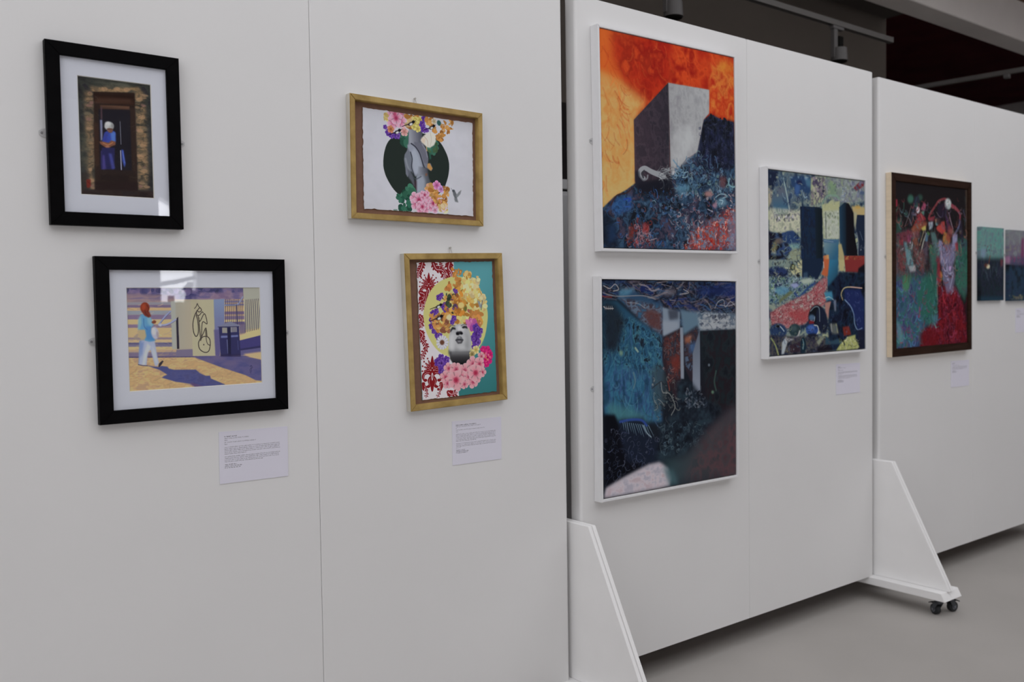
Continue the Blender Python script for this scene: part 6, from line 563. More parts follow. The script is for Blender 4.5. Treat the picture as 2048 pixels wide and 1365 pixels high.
('p',[287,85,283,99,276,111,267,118,257,121,249,118,242,111,239,99,239,86,243,72,250,61,259,53,269,50,277,52,284,60,287,72],(50,86,140),7.3,0.9),('p',[307,47,304,52,299,56,290,59,280,61,270,61,261,59,255,55,253,51,256,46,261,42,270,39,280,37,290,37,299,39,305,43],(28,32,66),4.8,0.9),('ln',[306,91,313,106,332,129,353,124],7.3,(130,160,176),0.8,3.2,1,1),('p',[360,20,359,24,355,27,350,30,344,31,337,31,332,29,329,26,328,22,329,18,332,14,338,12,344,10,350,11,355,13,359,16],(120,150,180),4,0.7),
('m',[388,10,540,-1,525,142,386,174],[(150,158,116),(120,124,110),(84,76,92),(160,166,130)],24.2,1,5,4,0.95,16.2,0.3),('l',[422,7,540,23,532,117,400,133],36,11.3,1.3,[(60,54,80),(90,80,106),(44,44,66),(150,146,130),(120,110,120)],6,0.85,0.5),('m',[526,4,935,-4,934,119,682,141,539,117],[(110,124,116),(130,140,136),(100,104,120),(124,140,110)],36.4,1,7,5.7,0.95,24.2,0.3),('p',[554,22,640,33,646,102,553,116],(104,134,100),9.7,0.8),
('p',[816,46,885,4,931,2,923,31,846,61],(110,34,44),3.2,1),('l',[749,13,931,0,930,98,756,104],22,13.7,1.5,[(96,104,130),(80,86,110),(130,136,150)],8,0.7,0.5),('p',[935,68,933,73,927,78,917,81,907,83,896,82,887,80,882,76,879,71,882,67,888,62,897,59,907,57,918,57,927,60,933,63],(54,74,110),4,0.8),('s_',[676,55,734,51,734,130,682,133],26,20.2,3.6,[(70,100,150),(150,170,190)],9,0.8,0.7,None,3.2),('ln',[496,176,511,139,560,107,632,103,668,117],12.1,(104,140,120),0.8,4.8,1,1),
('p',[9,201,58,248,179,227,278,219,290,321,172,325,95,336,7,327],(150,156,130),6.5,1),('m',[9,201,291,202,290,321,19,331],[(130,136,120),(166,170,146),(186,184,160),(120,120,124)],20.2,1.2,10,6.5,0.8,12.1,0.3),('l',[46,237,245,228,244,267,58,268],40,7.3,1.4,[(70,76,80),(110,110,120),(180,176,190),(90,100,90)],11,0.7,0.5),('p',[496,160,675,129,665,349,508,354],(156,160,116),3.2,1),('m',[510,199,667,184,665,349,515,354],[(150,160,150),(170,176,168),(130,144,120)],20.2,1,12,5.7,0.85,0,0.3),
('ln',[531,203,535,349],8.1,(60,70,66),0.8,3.2,1,1),('l',[552,206,660,192,659,225,552,238],16,6.5,1.5,[(90,104,84),(120,130,100)],13,0.7,0.5),('p',[793,152,933,153,933,209,845,217,837,259],(166,146,90),5.7,1),('p',[891,155,889,159,882,163,872,166,860,167,849,167,839,165,832,162,830,159,833,155,839,151,849,148,861,147,872,147,882,149,889,152],(176,136,50),4.8,0.8),('p',[815,185,853,191,836,302,814,243],(150,150,120),4,0.8),
('m',[1,331,127,338,172,321,224,319,290,357,291,505,-2,509],[(20,24,38),(36,58,96),(60,84,110),(30,34,50)],32.3,1.5,14,2.4,1,16.2,0.3),('p',[120,335,211,320,283,357,269,377,132,389],(34,58,100),4,1),('p',[77,413,71,424,62,434,52,439,40,441,31,438,24,430,21,420,22,408,28,397,37,387,48,381,59,380,68,383,75,390,78,401],(112,104,62),7.3,0.9),('p',[133,377,130,383,121,388,109,392,94,394,79,393,67,390,59,385,56,379,59,373,67,368,80,364,94,363,109,363,121,366,130,371],(110,90,70),6.5,0.8),
('p',[24,430,74,444,49,449],(180,176,160),4,0.8),('p',[1,331,63,341,37,384,18,461,-1,461],(24,22,36),5.7,1),('p',[177,395,283,385,282,416,197,426],(100,140,140),5.7,1),('p',[190,426,292,416,291,505,157,507],(146,154,118),6.5,0.8),('p',[11,457,93,459,170,454,67,487,5,484],(20,20,30),4,1),('p',[5,484,157,482,157,507,5,509],(130,150,146),5.7,1),('ln',[94,421,177,411,197,426,132,443],9.7,(44,64,110),0.8,4,1,1),
('p',[288,181,468,177,496,184,500,354,501,502,295,505],(20,36,58),1.2,1),('m',[288,181,468,177,496,184,501,502,295,505],[(20,34,60),(24,44,66),(26,28,44),(20,40,72)],48.5,0.6,15,1.6,0.7,0,0.3),('g',[427,179,496,184,501,502,437,503],[425,316,503,313],(22,34,46),(16,24,30),3.2,1),('g',[667,167,719,137,763,139,815,193,821,302,858,428,858,445,716,447,673,374],[666,266,784,262],(28,60,84),(14,16,22),1.2,1),
('p',[737,147,767,141,815,193,825,344,858,440,738,443],(18,16,22),4,0.9),('p',[852,202,933,200,931,443,865,445,859,343,841,268],(26,36,56),1.6,1),('ln',[848,310,866,368,858,432],8.9,(110,120,130),0.8,4,1,1),('ln',[882,300,912,350],5.7,(80,100,120),0.7,3.2,1,1),('s_',[881,389,931,388,931,418,881,419],8,16.2,2.8,[(140,150,160)],16,0.8,0.4,None,3.2),('g',[512,356,662,353,657,432,653,500,563,502,560,446,514,435],[536,373,621,453],(96,126,136),(34,88,118),2.4,1),
('p',[512,358,658,358,636,375,515,374],(50,90,128),3.2,0.8),('ln',[515,364,607,369],3.2,(130,150,170),0.8,1.6,1,1),('g',[507,451,560,444,563,502,514,502],[507,476,564,475],(170,90,44),(196,150,84),1.6,1),('p',[658,382,687,377,716,447,715,500,660,500],(156,146,96),3.2,1),('m',[717,447,931,443,930,497,723,499],[(120,40,36),(140,56,40),(104,32,32),(160,96,50)],20.2,1.2,17,1.6,1,0,0.3),('p',[295,469,502,466,492,531,450,584,300,581],(22,36,58),1.6,1),
('p',[314,549,355,544,354,596,314,589],(52,80,104),4.8,0.7),('p',[-1,482,295,477,294,581,234,573,175,558,92,543,4,551],(112,128,118),4.8,0.85),('p',[295,477,302,477,300,569,260,577,215,557,182,526,209,506,235,514],(168,166,120),3.2,1),('p',[174,555,164,567,141,575,111,578,77,577,44,572,18,562,2,550,-1,538,9,527,31,519,61,515,95,516,128,522,155,531,171,543],(34,50,90),5.7,1),('p',[154,578,146,585,126,589,99,591,67,589,37,584,12,578,-3,570,-7,562,1,555,20,551,47,549,78,551,109,556,134,562,150,570],(32,34,60),5.7,0.8),
('p',[238,520,234,528,227,533,218,537,209,537,201,535,194,530,191,523,192,516,196,509,203,503,212,499,221,499,229,501,236,506,239,513],(44,50,36),2.4,1),('p',[231,519,229,524,225,528,220,530,215,530,210,529,207,526,205,522,205,517,208,512,212,508,217,506,222,506,227,507,230,510,232,514],(150,150,90),2,1),('p',[284,569,282,573,278,577,271,580,264,581,256,580,250,577,245,574,244,569,246,564,250,561,256,558,264,557,272,558,278,560,282,564],(26,26,28),2.4,1),
('m',[1,570,423,576,436,608,326,668,206,691,90,713,2,716],[(36,58,86),(110,140,140),(60,90,80),(130,150,160),(30,40,66)],20.2,1.4,18,4,1,16.2,0.3),('s_',[4,567,422,584,381,637,220,683,14,713],120,44.4,5.7,[(150,170,180),(40,66,110),(120,150,90),(28,36,60),(90,130,150)],19,0.75,0.4,0,0.7),('p',[280,589,368,580,422,592,381,608,313,612],(150,164,150),4,1),('p',[181,613,253,605,273,624,233,636],(130,140,180),4,1),
('p',[181,648,176,657,162,664,141,669,116,671,92,669,71,664,58,656,53,647,58,639,72,631,92,626,117,624,141,626,162,631,176,639],(70,130,160),6.5,0.8),('p',[90,698,194,648,220,660,90,717],(90,100,70),4,1),('ln',[233,664,272,684,354,636,422,608],13.7,(36,66,116),0.9,3.2,1,1),('m',[7,766,115,729,272,684,381,653,478,588,534,567,562,575,541,637,512,665,533,702,511,735,324,836,172,856,25,840],[(138,102,104),(148,66,74),(164,120,118),(118,46,56),(150,142,136)],17.8,2,20,4,1,12.1,0.3),
('s_',[14,766,272,692,478,596,526,645,504,727,324,828,178,852,19,836],200,36.4,4.4,[(150,52,60),(180,144,142),(140,84,90),(122,36,48),(176,160,154)],21,0.7,0.25,-20,0.6),('p',[147,761,238,755,379,749,351,821,271,831,199,793],(152,44,48),9.7,0.6),('p',[507,470,564,469,563,567,520,567,485,555,514,514],(176,84,38),3.2,1),('ln',[508,486,511,519],6.5,(196,176,160),0.9,1.2,1,1),('g',[567,473,657,471,649,571,605,645,548,637,548,575],[567,514,656,596],(30,104,136),(24,62,84),3.2,1),
('p',[661,471,719,470,715,529,696,539,667,533],(164,156,104),2,1),('p',[719,470,930,467,930,514,865,544,730,541],(120,38,38),2,1),('p',[865,519,934,492,933,608,849,608],(18,16,24),4.8,1),('m',[548,629,678,542,934,544,930,1006,558,995],[(16,24,38),(22,40,60),(20,28,50),(14,16,26)],44.4,0.9,22,5.7,1,16.2,0.3),('p',[714,641,887,646,925,706,923,895,854,884,809,781,721,704],(26,38,84),5.7,1),('ln',[699,704,684,671,714,637,781,630,902,637],7.3,(170,156,110),0.95,1.6,0.8,1),
('ln',[781,630,902,636],5.7,(190,150,140),0.9,1.6,1,1),('ln',[721,704,780,743,813,790,824,849,854,884,900,877],7.3,(110,140,176),0.9,2.4,1,1),('s_',[728,654,917,672,915,877,839,867],50,24.2,2.8,[(60,70,130),(90,110,160),(30,40,90)],23,0.6,0.4,None,3.2),('p',[512,661,590,653,604,703,540,706],(44,120,150),5.7,1),('ln',[519,694,561,686,604,703],5.7,(150,180,180),0.8,2.4,1,1),('p',[604,703,633,703,632,770,614,769],(110,120,140),4,0.8),
('p',[518,719,582,711,561,760,553,813,525,776],(156,110,100),3.2,1),('p',[510,802,498,826,476,845,448,857,418,858,390,850,370,834,359,812,359,787,371,763,392,744,420,733,450,731,478,738,499,755,510,777],(16,20,28),3.2,1),('p',[545,817,548,847,541,873,527,890,507,897,484,893,463,877,445,852,434,823,432,794,438,768,452,750,472,743,494,748,516,763,534,787],(24,30,50),4,1),('ln',[379,765,421,742,462,750,468,824],5.7,(120,140,150),0.8,2,1,1),
('p',[423,802,420,809,414,815,404,818,392,819,381,818,371,814,365,808,363,801,365,794,371,789,381,785,393,784,404,786,414,790,421,795],(70,100,130),4,0.9),('ln',[379,817,413,822,420,798],4.8,(150,170,190),0.8,1.6,1,1),('p',[365,817,413,822,413,838,365,837],(110,26,36),3.2,1),('p',[459,872,454,884,440,895,419,901,395,903,371,899,351,892,337,881,333,868,337,856,351,846,371,840,396,838,420,841,440,849,454,860],(34,66,130),3.2,1),
('p',[419,863,417,869,409,874,398,877,385,878,372,876,361,873,353,867,351,861,354,855,361,850,372,847,385,846,398,847,409,851,417,857],(64,100,170),5.7,0.8),('ln',[413,845,447,852,454,880,433,904],7.3,(176,180,176),0.9,2,1,1),('p',[453,909,449,915,437,920,419,922,398,923,377,921,359,917,348,911,344,905,348,899,360,894,377,891,398,891,419,892,437,897,449,902],(22,22,34),4.8,0.9),('p',[154,887,139,901,115,910,86,912,57,908,32,898,14,884,7,867,11,851,25,837,49,828,77,825,106,829,132,839,150,854,158,870],(34,54,88),4,1),
('ln',[63,845,82,836,114,854,133,870],6.5,(150,170,180),0.9,1.6,1,1),('p',[95,842,94,845,90,847,85,849,79,849,72,848,67,847,64,844,62,841,64,838,67,836,73,834,79,834,85,834,91,836,94,839],(20,20,24),1.6,1),('p',[286,869,282,883,270,894,251,901,230,903,209,900,191,891,180,879,176,866,180,852,192,841,210,834,231,832,252,835,270,843,282,855],(34,54,60),3.2,1),('ln',[223,909,257,902,277,875],10.5,(176,176,176),0.9,2.4,1,1),
('p',[250,858,248,864,243,869,234,872,224,873,214,872,205,868,200,863,198,857,200,851,206,846,214,842,224,841,234,843,243,847,249,852],(60,80,84),5.7,0.8),('m',[6,889,559,920,558,1007,4,999],[(22,28,40),(44,40,60),(70,66,60),(30,36,60)],24.2,1,24,6.5,0.9,12.1,0.3),('p',[113,932,152,898,164,930,131,995,109,998],(150,160,166),3.2,1),('p',[152,910,230,917,171,930],(150,150,150),3.2,1),('ln',[18,905,55,945,80,997],10.5,(130,140,80),0.9,2.4,1,1),
('p',[336,957,334,975,328,990,319,1000,309,1004,299,1000,290,989,284,973,283,955,285,936,291,921,300,911,310,908,320,912,329,922,334,938],(20,40,54),3.2,1),('ln',[303,923,313,948,306,976],6.5,(100,140,150),0.9,2,1,1),('p',[177,950,283,935,276,990,170,989],(50,34,44),4.8,0.8),('p',[432,944,488,906,509,923,460,962],(130,136,110),5.7,0.9),('p',[446,977,559,957,601,996,446,996],(24,20,30),4,1),('p',[560,842,639,840,660,903,588,901],(90,96,90),5.7,0.9),
('ln',[581,843,588,884],8.1,(150,150,150),0.7,3.2,1,1),('ln',[631,844,646,894],6.5,(150,156,110),0.7,2.4,1,1),('p',[524,907,573,942,667,928,703,963,523,960],(38,66,84),4.8,1),('p',[697,863,764,860,786,912,711,917],(110,36,28),4,1),('p',[630,998,674,962,748,923,831,913,831,934,876,991,807,999],(150,156,84),3.2,1),('s_',[645,928,853,931,876,1000,645,994],40,36.4,4.8,[(176,180,120),(110,120,50),(40,44,30),(190,190,150)],25,0.8,0.25,60,0.9),
('p',[846,884,931,886,930,1002,876,1000],(26,26,46),5.7,0.8),('s_',[2,3,388,6,386,150,9,201],80,36.4,5.7,[(30,40,70),(120,150,160),(60,90,120),(150,160,130)],31,0.5,0.5,None,3.2),('s_',[388,10,935,-4,934,119,518,142],90,28.3,4.8,[(70,70,100),(160,166,130),(110,130,120),(60,80,90),(140,140,160)],32,0.55,0.6,None,3.2),('s_',[1,339,290,329,288,505,5,509],90,36.4,5.7,[(20,24,40),(110,140,140),(40,64,110),(140,146,110)],33,0.55,0.4,-10,0.8),
('s_',[510,151,668,134,666,345,515,350],40,24.2,3.6,[(110,120,100),(180,184,160)],34,0.5,0.5,None,3.2),('s_',[5,490,288,485,287,573,4,574],70,36.4,6.5,[(26,36,58),(90,116,112),(150,156,124),(34,56,96),(22,26,40)],35,0.7,0.45,None,3.2),('s_',[7,828,560,842,558,1003,4,993],110,32.3,4.8,[(20,26,40),(120,140,140),(60,80,110),(90,60,60),(16,18,26),(140,146,110)],36,0.55,0.6,None,3.2),('s_',[547,702,925,646,922,1002,558,990],90,36.4,4,[(16,20,34),(40,70,110),(70,90,130),(30,50,80)],37,0.5,0.4,None,3.2),
]),
'dancers': (895, 1000, 820, [
('p',None,(28,24,26),0,1),('m',[-4,484,287,533,510,586,504,999,-4,1002],[(36,70,84),(50,80,110),(34,90,80),(70,70,110),(44,60,90)],57.1,0.8,3,28.5,1,38.1,0.3),('m',[706,348,897,302,899,679,742,680],[(30,70,60),(40,96,80),(50,70,80)],57.1,0.7,4,19,0.95,28.5,0.3),('m',[7,301,182,294,215,553,3,575],[(110,60,64),(60,90,96),(90,50,60),(44,96,84)],38.1,0.6,5,19,0.9,28.5,0.3),('p',[342,551,511,528,506,874,338,853,249,684],(30,88,76),19,1),
('m',[509,624,742,631,861,779,895,998,281,1004,337,891,507,836],[(88,12,20),(114,16,28),(66,9,18),(112,34,54),(54,10,20)],47.6,0.8,6,9.5,1,28.5,0.3),('s_',[528,643,782,660,895,998,317,995],120,66.6,8.6,[(150,26,40),(104,12,26),(126,48,80),(80,9,20)],7,0.7,0.25,85,0.7),('s_',[3,557,341,588,507,836,336,996,-4,997],190,47.6,7.6,[(56,110,150),(40,110,96),(120,50,80),(90,80,130),(60,130,130),(150,50,70),(70,90,150)],8,0.7,0.35,80,0.9),
('p',[282,919,393,882,506,903,504,999,299,999],(96,11,20),13.3,0.7),('p',[2,107,27,109,30,150,5,156],(130,36,52),3.9,1),('p',[11,227,75,216,82,261,60,304,16,317],(36,70,60),9.5,0.9),('p',[216,97,213,107,205,117,193,123,179,126,165,125,153,120,145,112,143,102,146,91,154,82,166,75,180,72,194,74,206,79,214,87],(46,96,80),7.9,0.9),('p',[325,82,322,90,315,97,304,102,291,104,278,103,268,100,261,94,258,87,261,79,268,72,279,67,292,65,304,66,315,69,322,75],(44,84,70),7.1,0.7),
('p',[224,85,277,74,291,127,215,186,184,264,155,258,193,164],(38,40,52),6.3,1),('ln',[186,141,148,212,111,267],5.5,(110,90,96),0.8,2.4,1,1),('ln',[254,83,208,178],5.5,(44,64,84),0.8,2.4,1,1),('p',[336,111,367,123,351,163,298,158],(140,60,86),3.9,1),('p',[287,161,284,170,278,177,271,182,262,183,255,182,249,177,245,170,245,162,249,153,254,146,262,141,270,140,278,141,284,146,287,153],(186,176,186),3.2,1),
('p',[186,181,253,180,245,199,200,194],(130,124,150),3.9,0.8),('p',[298,173,343,163,335,191],(64,120,104),2.4,1),('p',[252,191,298,177,350,202,365,216,297,235,237,254],(140,42,50),4.7,1),('p',[245,215,304,231,381,223,244,265,184,295,207,263],(120,36,36),3.9,1),('p',[207,263,312,235,381,231,365,263,289,286,258,353,287,376,227,386,205,355,146,350,154,304],(124,66,46),6.3,1),('p',[9,314,96,302,155,281,206,305,198,340,132,358,37,347],(104,40,56),6.3,1),
('p',[139,320,198,317,183,364,146,362],(144,54,92),5.5,1),('p',[184,302,274,287,288,321,213,340],(110,60,70),6.3,0.8),('p',[304,270,357,252,365,279,326,288],(168,156,56),3.2,1),('ln',[334,292,311,332,287,376],7.9,(170,160,120),0.9,2.4,1,1),('ln',[368,302,333,351,298,426],11.8,(186,186,170),0.95,2.4,1,1),('p',[364,298,395,305,379,357,348,350],(70,120,150),3.9,1),('p',[372,286,410,297,403,313,380,310],(54,110,54),2.4,1),
('p',[341,358,387,352,385,443,347,444,301,465],(74,64,80),5.5,1),('p',[168,357,205,355,205,390,182,414,168,399],(184,184,190),3.2,1),('p',[45,346,95,344,87,383,51,380],(144,40,50),3.9,1),('ln',[51,415,94,398],6.3,(190,180,196),0.9,1.6,1,1),('ln',[54,424,94,407],4.7,(180,170,186),0.9,1.6,1,1),('p',[102,363,132,358,153,427,204,456,203,496,137,498],(90,140,150),5.5,1),('p',[29,434,116,420,122,498,42,500],(130,52,52),5.5,1),
('p',[205,390,280,384,271,442,226,455],(124,58,56),5.5,1),('p',[241,431,378,439,377,492,226,496],(64,56,66),6.3,1),('ln',[396,207,420,174,483,124,522,94,594,77,634,83],18.1,(116,50,56),0.95,3.2,0.8,1),('p',[506,122,609,100,649,162,592,197,505,201],(36,28,42),4.7,1),('p',[683,101,683,115,675,128,663,137,647,142,630,141,614,135,603,124,597,111,597,97,604,85,617,76,633,71,650,72,665,78,677,88],(156,164,164),4.7,1),
('p',[666,97,664,103,658,109,651,112,641,114,632,114,624,111,619,106,617,100,619,93,625,88,632,84,642,82,651,83,659,86,664,91],(186,192,190),5.5,0.8),('ln',[690,115,755,136,796,166,795,199],25.2,(126,52,66),0.95,3.2,0.7,1),('ln',[779,155,821,161],11.8,(110,90,100),0.7,3.2,1,1),('ln',[795,207,778,252,728,295],17.4,(70,80,104),0.9,3.9,1,1),('p',[822,279,821,284,817,289,812,293,807,294,801,293,796,290,793,286,792,280,793,274,796,270,801,266,807,265,813,266,818,269,821,273],(170,130,80),3.2,1),
('p',[389,207,474,187,458,223,396,223],(128,44,54),3.9,1),('p',[392,231,450,224,442,264,403,281],(140,146,156),3.9,1),('p',[474,207,537,206,520,248,481,242],(146,104,86),3.2,1),('p',[520,236,518,241,514,245,508,248,501,249,493,249,487,246,483,243,482,238,483,233,488,229,494,227,501,225,508,226,514,228,518,232],(90,130,130),2.4,1),('p',[489,265,536,224,592,217,607,284,567,302,504,281],(160,54,48),3.9,1),
('p',[591,281,647,298,671,338,646,375,590,365,567,334],(150,96,36),4.7,1),('p',[601,168,624,179,696,276,631,279],(60,36,64),3.9,1),('ln',[649,162,672,209,704,264],7.1,(150,124,140),0.9,2.4,1,1),('p',[712,279,710,286,702,291,692,295,679,297,667,296,657,293,650,288,647,282,650,276,657,270,667,267,680,265,692,265,703,268,710,273],(150,126,110),4.7,0.8),('p',[418,292,473,290,534,383,533,488,470,490,441,366],(70,110,108),5.5,1),
('p',[519,335,559,342,590,381,645,431,694,409,696,296,761,294,761,334,727,416,710,484,541,488],(124,124,156),5.5,1),('p',[590,373,662,374,662,431,629,435],(124,60,64),5.5,1),('p',[728,352,769,346,776,399,735,416],(130,48,62),5.5,1),('p',[402,371,440,370,440,429,409,430],(70,140,72),4.7,1),('p',[424,434,487,424,486,489,431,491],(36,100,84),5.5,1),('p',[777,395,868,383,867,480,784,482],(30,80,70),7.1,1),
('p',[771,196,820,210,844,331,860,371,818,373],(40,34,52),6.3,0.8),('p',[551,364,716,353,745,425,704,485,733,582,692,671,624,676,567,575],(104,100,130),11.4,0.85),('ln',[569,450,645,545,704,544,663,642],9.5,(146,144,170),0.8,4.8,1,1),('ln',[725,426,626,506],9.5,(90,84,116),0.8,4.8,1,1),('p',[645,506,685,500,665,535],(170,130,180),3.8,1),('p',[565,565,563,578,557,589,548,596,538,599,528,596,519,589,514,579,512,566,514,554,520,543,529,536,539,533,549,536,558,542,564,553],(176,110,40),5.7,1),
('p',[483,443,531,441,548,614,490,615],(130,36,50),7.6,0.9),('p',[144,490,233,497,242,534,170,540],(170,180,186),5.7,1),('p',[128,398,181,405,215,506,153,499],(90,150,160),7.6,1),('p',[190,395,344,418,342,532,287,533],(104,62,60),11.4,1),('p',[23,401,92,417,117,536,47,538],(110,56,58),9.5,1),('p',[400,379,474,395,491,548,416,530],(40,100,84),9.5,0.9),('ln',[416,549,452,634,489,691],5.7,(140,150,140),0.7,1.9,1,1),
('ln',[495,567,504,739],6.7,(150,120,110),0.7,2.9,1,1),('p',[90,555,179,554,159,647,89,657],(56,120,72),11.4,0.8),('ln',[468,864,483,888],7.6,(150,190,180),0.8,2.9,1,1),('p',[431,816,507,797,506,855,449,874],(60,110,130),9.5,0.8),('p',[-1,823,51,851,102,953,31,970],(90,150,150),13.3,0.6),('p',[723,572,864,481,894,580,861,739,782,640],(40,90,76),13.3,0.8),('p',[870,-3,896,-3,890,341,871,283],(70,56,46),3.8,0.8),
('s_',[10,92,293,120,323,551,3,557],120,57.1,8.6,[(130,56,60),(80,120,130),(60,40,50),(150,90,80),(50,110,90),(40,36,46)],31,0.6,0.25,75,0.6),('s_',[293,120,869,46,864,481,509,643,287,552],150,57.1,8.6,[(140,60,60),(110,110,150),(60,44,60),(160,100,80),(60,110,110),(90,70,90),(40,30,44)],32,0.55,0.25,75,0.6),('s_',[513,356,746,347,742,660,547,643],50,57.1,5.7,[(150,146,176),(96,90,124),(120,116,150),(170,160,190)],33,0.7,0.2,80,0.5),
('s_',[342,551,510,547,487,855,320,834],60,66.6,6.7,[(40,110,94),(24,76,66),(60,130,120),(30,60,70)],34,0.7,0.2,85,0.4),('s_',[745,386,902,381,899,679,782,640],50,57.1,8.6,[(40,100,84),(60,120,100),(30,60,60),(90,60,80)],35,0.6,0.3,80,0.6),('m',[7,301,514,279,510,566,3,575],[(30,26,30),(70,50,56),(40,70,74),(120,70,64),(28,24,28)],20.9,0.5,41,15.2,0.3,13.3,0.3),('s_',[528,653,893,659,895,998,524,1000],90,76.1,9.5,[(70,10,26),(160,40,60),(96,14,34),(60,10,30)],42,0.6,0.2,82,0.5),
('s_',[10,137,869,36,866,342,4,502],110,43.8,5.7,[(24,20,24),(150,140,140),(130,60,60),(60,110,110),(36,30,40)],43,0.55,0.3,70,0.7),('p',[464,481,502,480,471,682,433,663],(30,80,68),7.6,0.8),('p',[649,234,707,261,667,350,609,333],(120,50,50),7.6,0.7),('p',[558,219,556,229,548,237,537,243,524,246,511,245,500,240,492,232,490,223,493,213,500,205,511,199,524,196,537,197,548,202,556,210],(40,30,36),5.7,0.8),
]),
'harbour': (686, 1000, 420, [
('m',[-22,0,701,-13,699,459,-8,476],[(84,104,112),(96,128,124),(80,132,124),(92,110,118)],81.2,0.6,3,0,1,27.1,0.3),('m',[-7,423,699,418,697,1003,5,1005],[(30,34,46),(36,42,56),(28,34,40),(30,44,52)],67.7,0.6,4,29.8,1,13.5,0.3),('l',[110,248,337,240,336,320,136,326],10,16.2,1.5,[(90,70,84),(70,80,84)],5,0.7,0.5),('p',[25,290,165,299,134,419,22,409],(110,126,150),21.6,0.8),('ln',[277,389,246,497],18.9,(110,60,40),0.8,6.8,1,1),
('p',[274,534,270,546,259,556,242,562,222,565,202,563,186,557,175,548,171,536,175,525,187,515,204,508,223,506,243,507,260,513,271,523],(214,206,166),9.5,1),('p',[217,518,213,528,200,537,182,544,160,546,138,545,120,539,108,531,103,521,108,510,121,501,139,495,161,492,183,494,201,499,213,508],(96,50,34),10.8,0.7),('p',[581,434,670,432,654,528,589,530],(104,50,56),10.8,0.8),('s_',[21,422,684,418,684,624,44,636],40,121.8,10.8,[(50,60,84),(70,60,80),(90,110,116)],6,0.5,0.1,90,0.2),
('p',[7,936,682,947,682,1003,5,1005],(30,54,70),16.2,0.8),]),
'dusk': (686, 1000, 420, [
('m',[-16,0,684,-6,684,491,-17,494],[(112,120,124),(104,106,112),(96,84,110),(110,110,104)],84.4,0.7,3,0,1,28.1,0.3),('p',[-3,6,475,-16,473,161,-8,193],(110,116,118),28.1,0.6),('p',[414,109,474,106,470,524,380,470],(110,44,84),19.7,0.9),('p',[54,423,51,444,41,462,28,474,12,479,-3,475,-16,464,-24,446,-27,425,-23,404,-14,386,0,374,15,369,31,373,43,384,52,402],(150,100,136),11.2,0.8),('m',[59,368,684,377,684,548,55,506],[(84,66,92),(60,60,90),(120,50,90)],56.2,0.7,5,19.7,0.8,0,0.3),
('m',[-3,493,684,491,684,1017,-3,1002],[(36,48,70),(32,54,74),(28,36,46)],84.4,0.7,4,30.9,1,14.1,0.3),('l',[14,923,466,928,466,987,27,988],26,16.9,1.3,[(80,84,60),(60,70,50),(110,104,80)],6,0.8,0.5),]),
'caption_street': (1398, 1000, 520, [('p',None,(178,177,187),0,1),('tx',105,84,240,26,(34,32,38),11,0.95),('tx',105,122,480,22,(80,78,86),12,0.75),('tx',105,160,60,22,(80,78,86),13,0.75),('tx',105,198,620,22,(80,78,86),14,0.75),('tx',105,236,60,22,(80,78,86),15,0.75),('tx',105,294,1120,20,(72,70,78),16,0.85),('tx',105,326,1120,20,(72,70,78),17,0.85),('tx',105,358,1120,20,(72,70,78),18,0.85),('tx',105,390,1120,20,(72,70,78),19,0.85),('tx',105,422,420,20,(72,70,78),20,0.85),('tx',105,476,1120,20,(72,70,78),21,0.85),('tx',105,508,1120,20,(72,70,78),22,0.85),('tx',105,540,1120,20,(72,70,78),23,0.85),('tx',105,572,760,20,(72,70,78),24,0.85),('tx',105,626,240,22,(34,32,38),25,0.9),('tx',105,657,330,22,(34,32,38),26,0.9),('tx',105,688,310,22,(34,32,38),27,0.9)]),
'caption_portrait': (1398, 1000, 520, [('p',None,(178,177,187),0,1),('tx',105,84,560,26,(34,32,38),40,0.95),('tx',105,122,680,22,(80,78,86),41,0.75),('tx',105,160,40,22,(80,78,86),42,0.75),('tx',105,198,800,22,(80,78,86),43,0.75),('tx',105,236,50,22,(80,78,86),44,0.75),('tx',105,294,1120,20,(72,70,78),45,0.85),('tx',105,326,1120,20,(72,70,78),46,0.85),('tx',105,358,1120,20,(72,70,78),47,0.85),('tx',105,390,1120,20,(72,70,78),48,0.85),('tx',105,422,1120,20,(72,70,78),49,0.85),('tx',105,454,560,20,(72,70,78),50,0.85),('tx',105,508,1120,20,(72,70,78),51,0.85),('tx',105,540,1120,20,(72,70,78),52,0.85),('tx',105,572,1120,20,(72,70,78),53,0.85),('tx',105,604,120,20,(72,70,78),54,0.85),('tx',105,658,240,22,(34,32,38),55,0.9),('tx',105,689,330,22,(34,32,38),56,0.9),('tx',105,720,310,22,(34,32,38),57,0.9)]),
'caption_valley': (1398, 1000, 300, [('p',None,(178,177,187),0,1),('tx',105,84,160,26,(34,32,38),70,0.95),('tx',105,122,420,22,(80,78,86),71,0.75),('tx',105,160,60,22,(80,78,86),72,0.75),('tx',105,198,300,22,(80,78,86),73,0.75),('tx',105,256,1120,20,(72,70,78),74,0.85),('tx',105,288,1120,20,(72,70,78),75,0.85),('tx',105,320,300,20,(72,70,78),76,0.85),('tx',105,374,1120,20,(72,70,78),77,0.85),('tx',105,406,1120,20,(72,70,78),78,0.85),('tx',105,438,1120,20,(72,70,78),79,0.85),('tx',105,470,700,20,(72,70,78),80,0.85),('tx',105,524,240,22,(34,32,38),81,0.9),('tx',105,555,330,22,(34,32,38),82,0.9),('tx',105,586,310,22,(34,32,38),83,0.9)]),
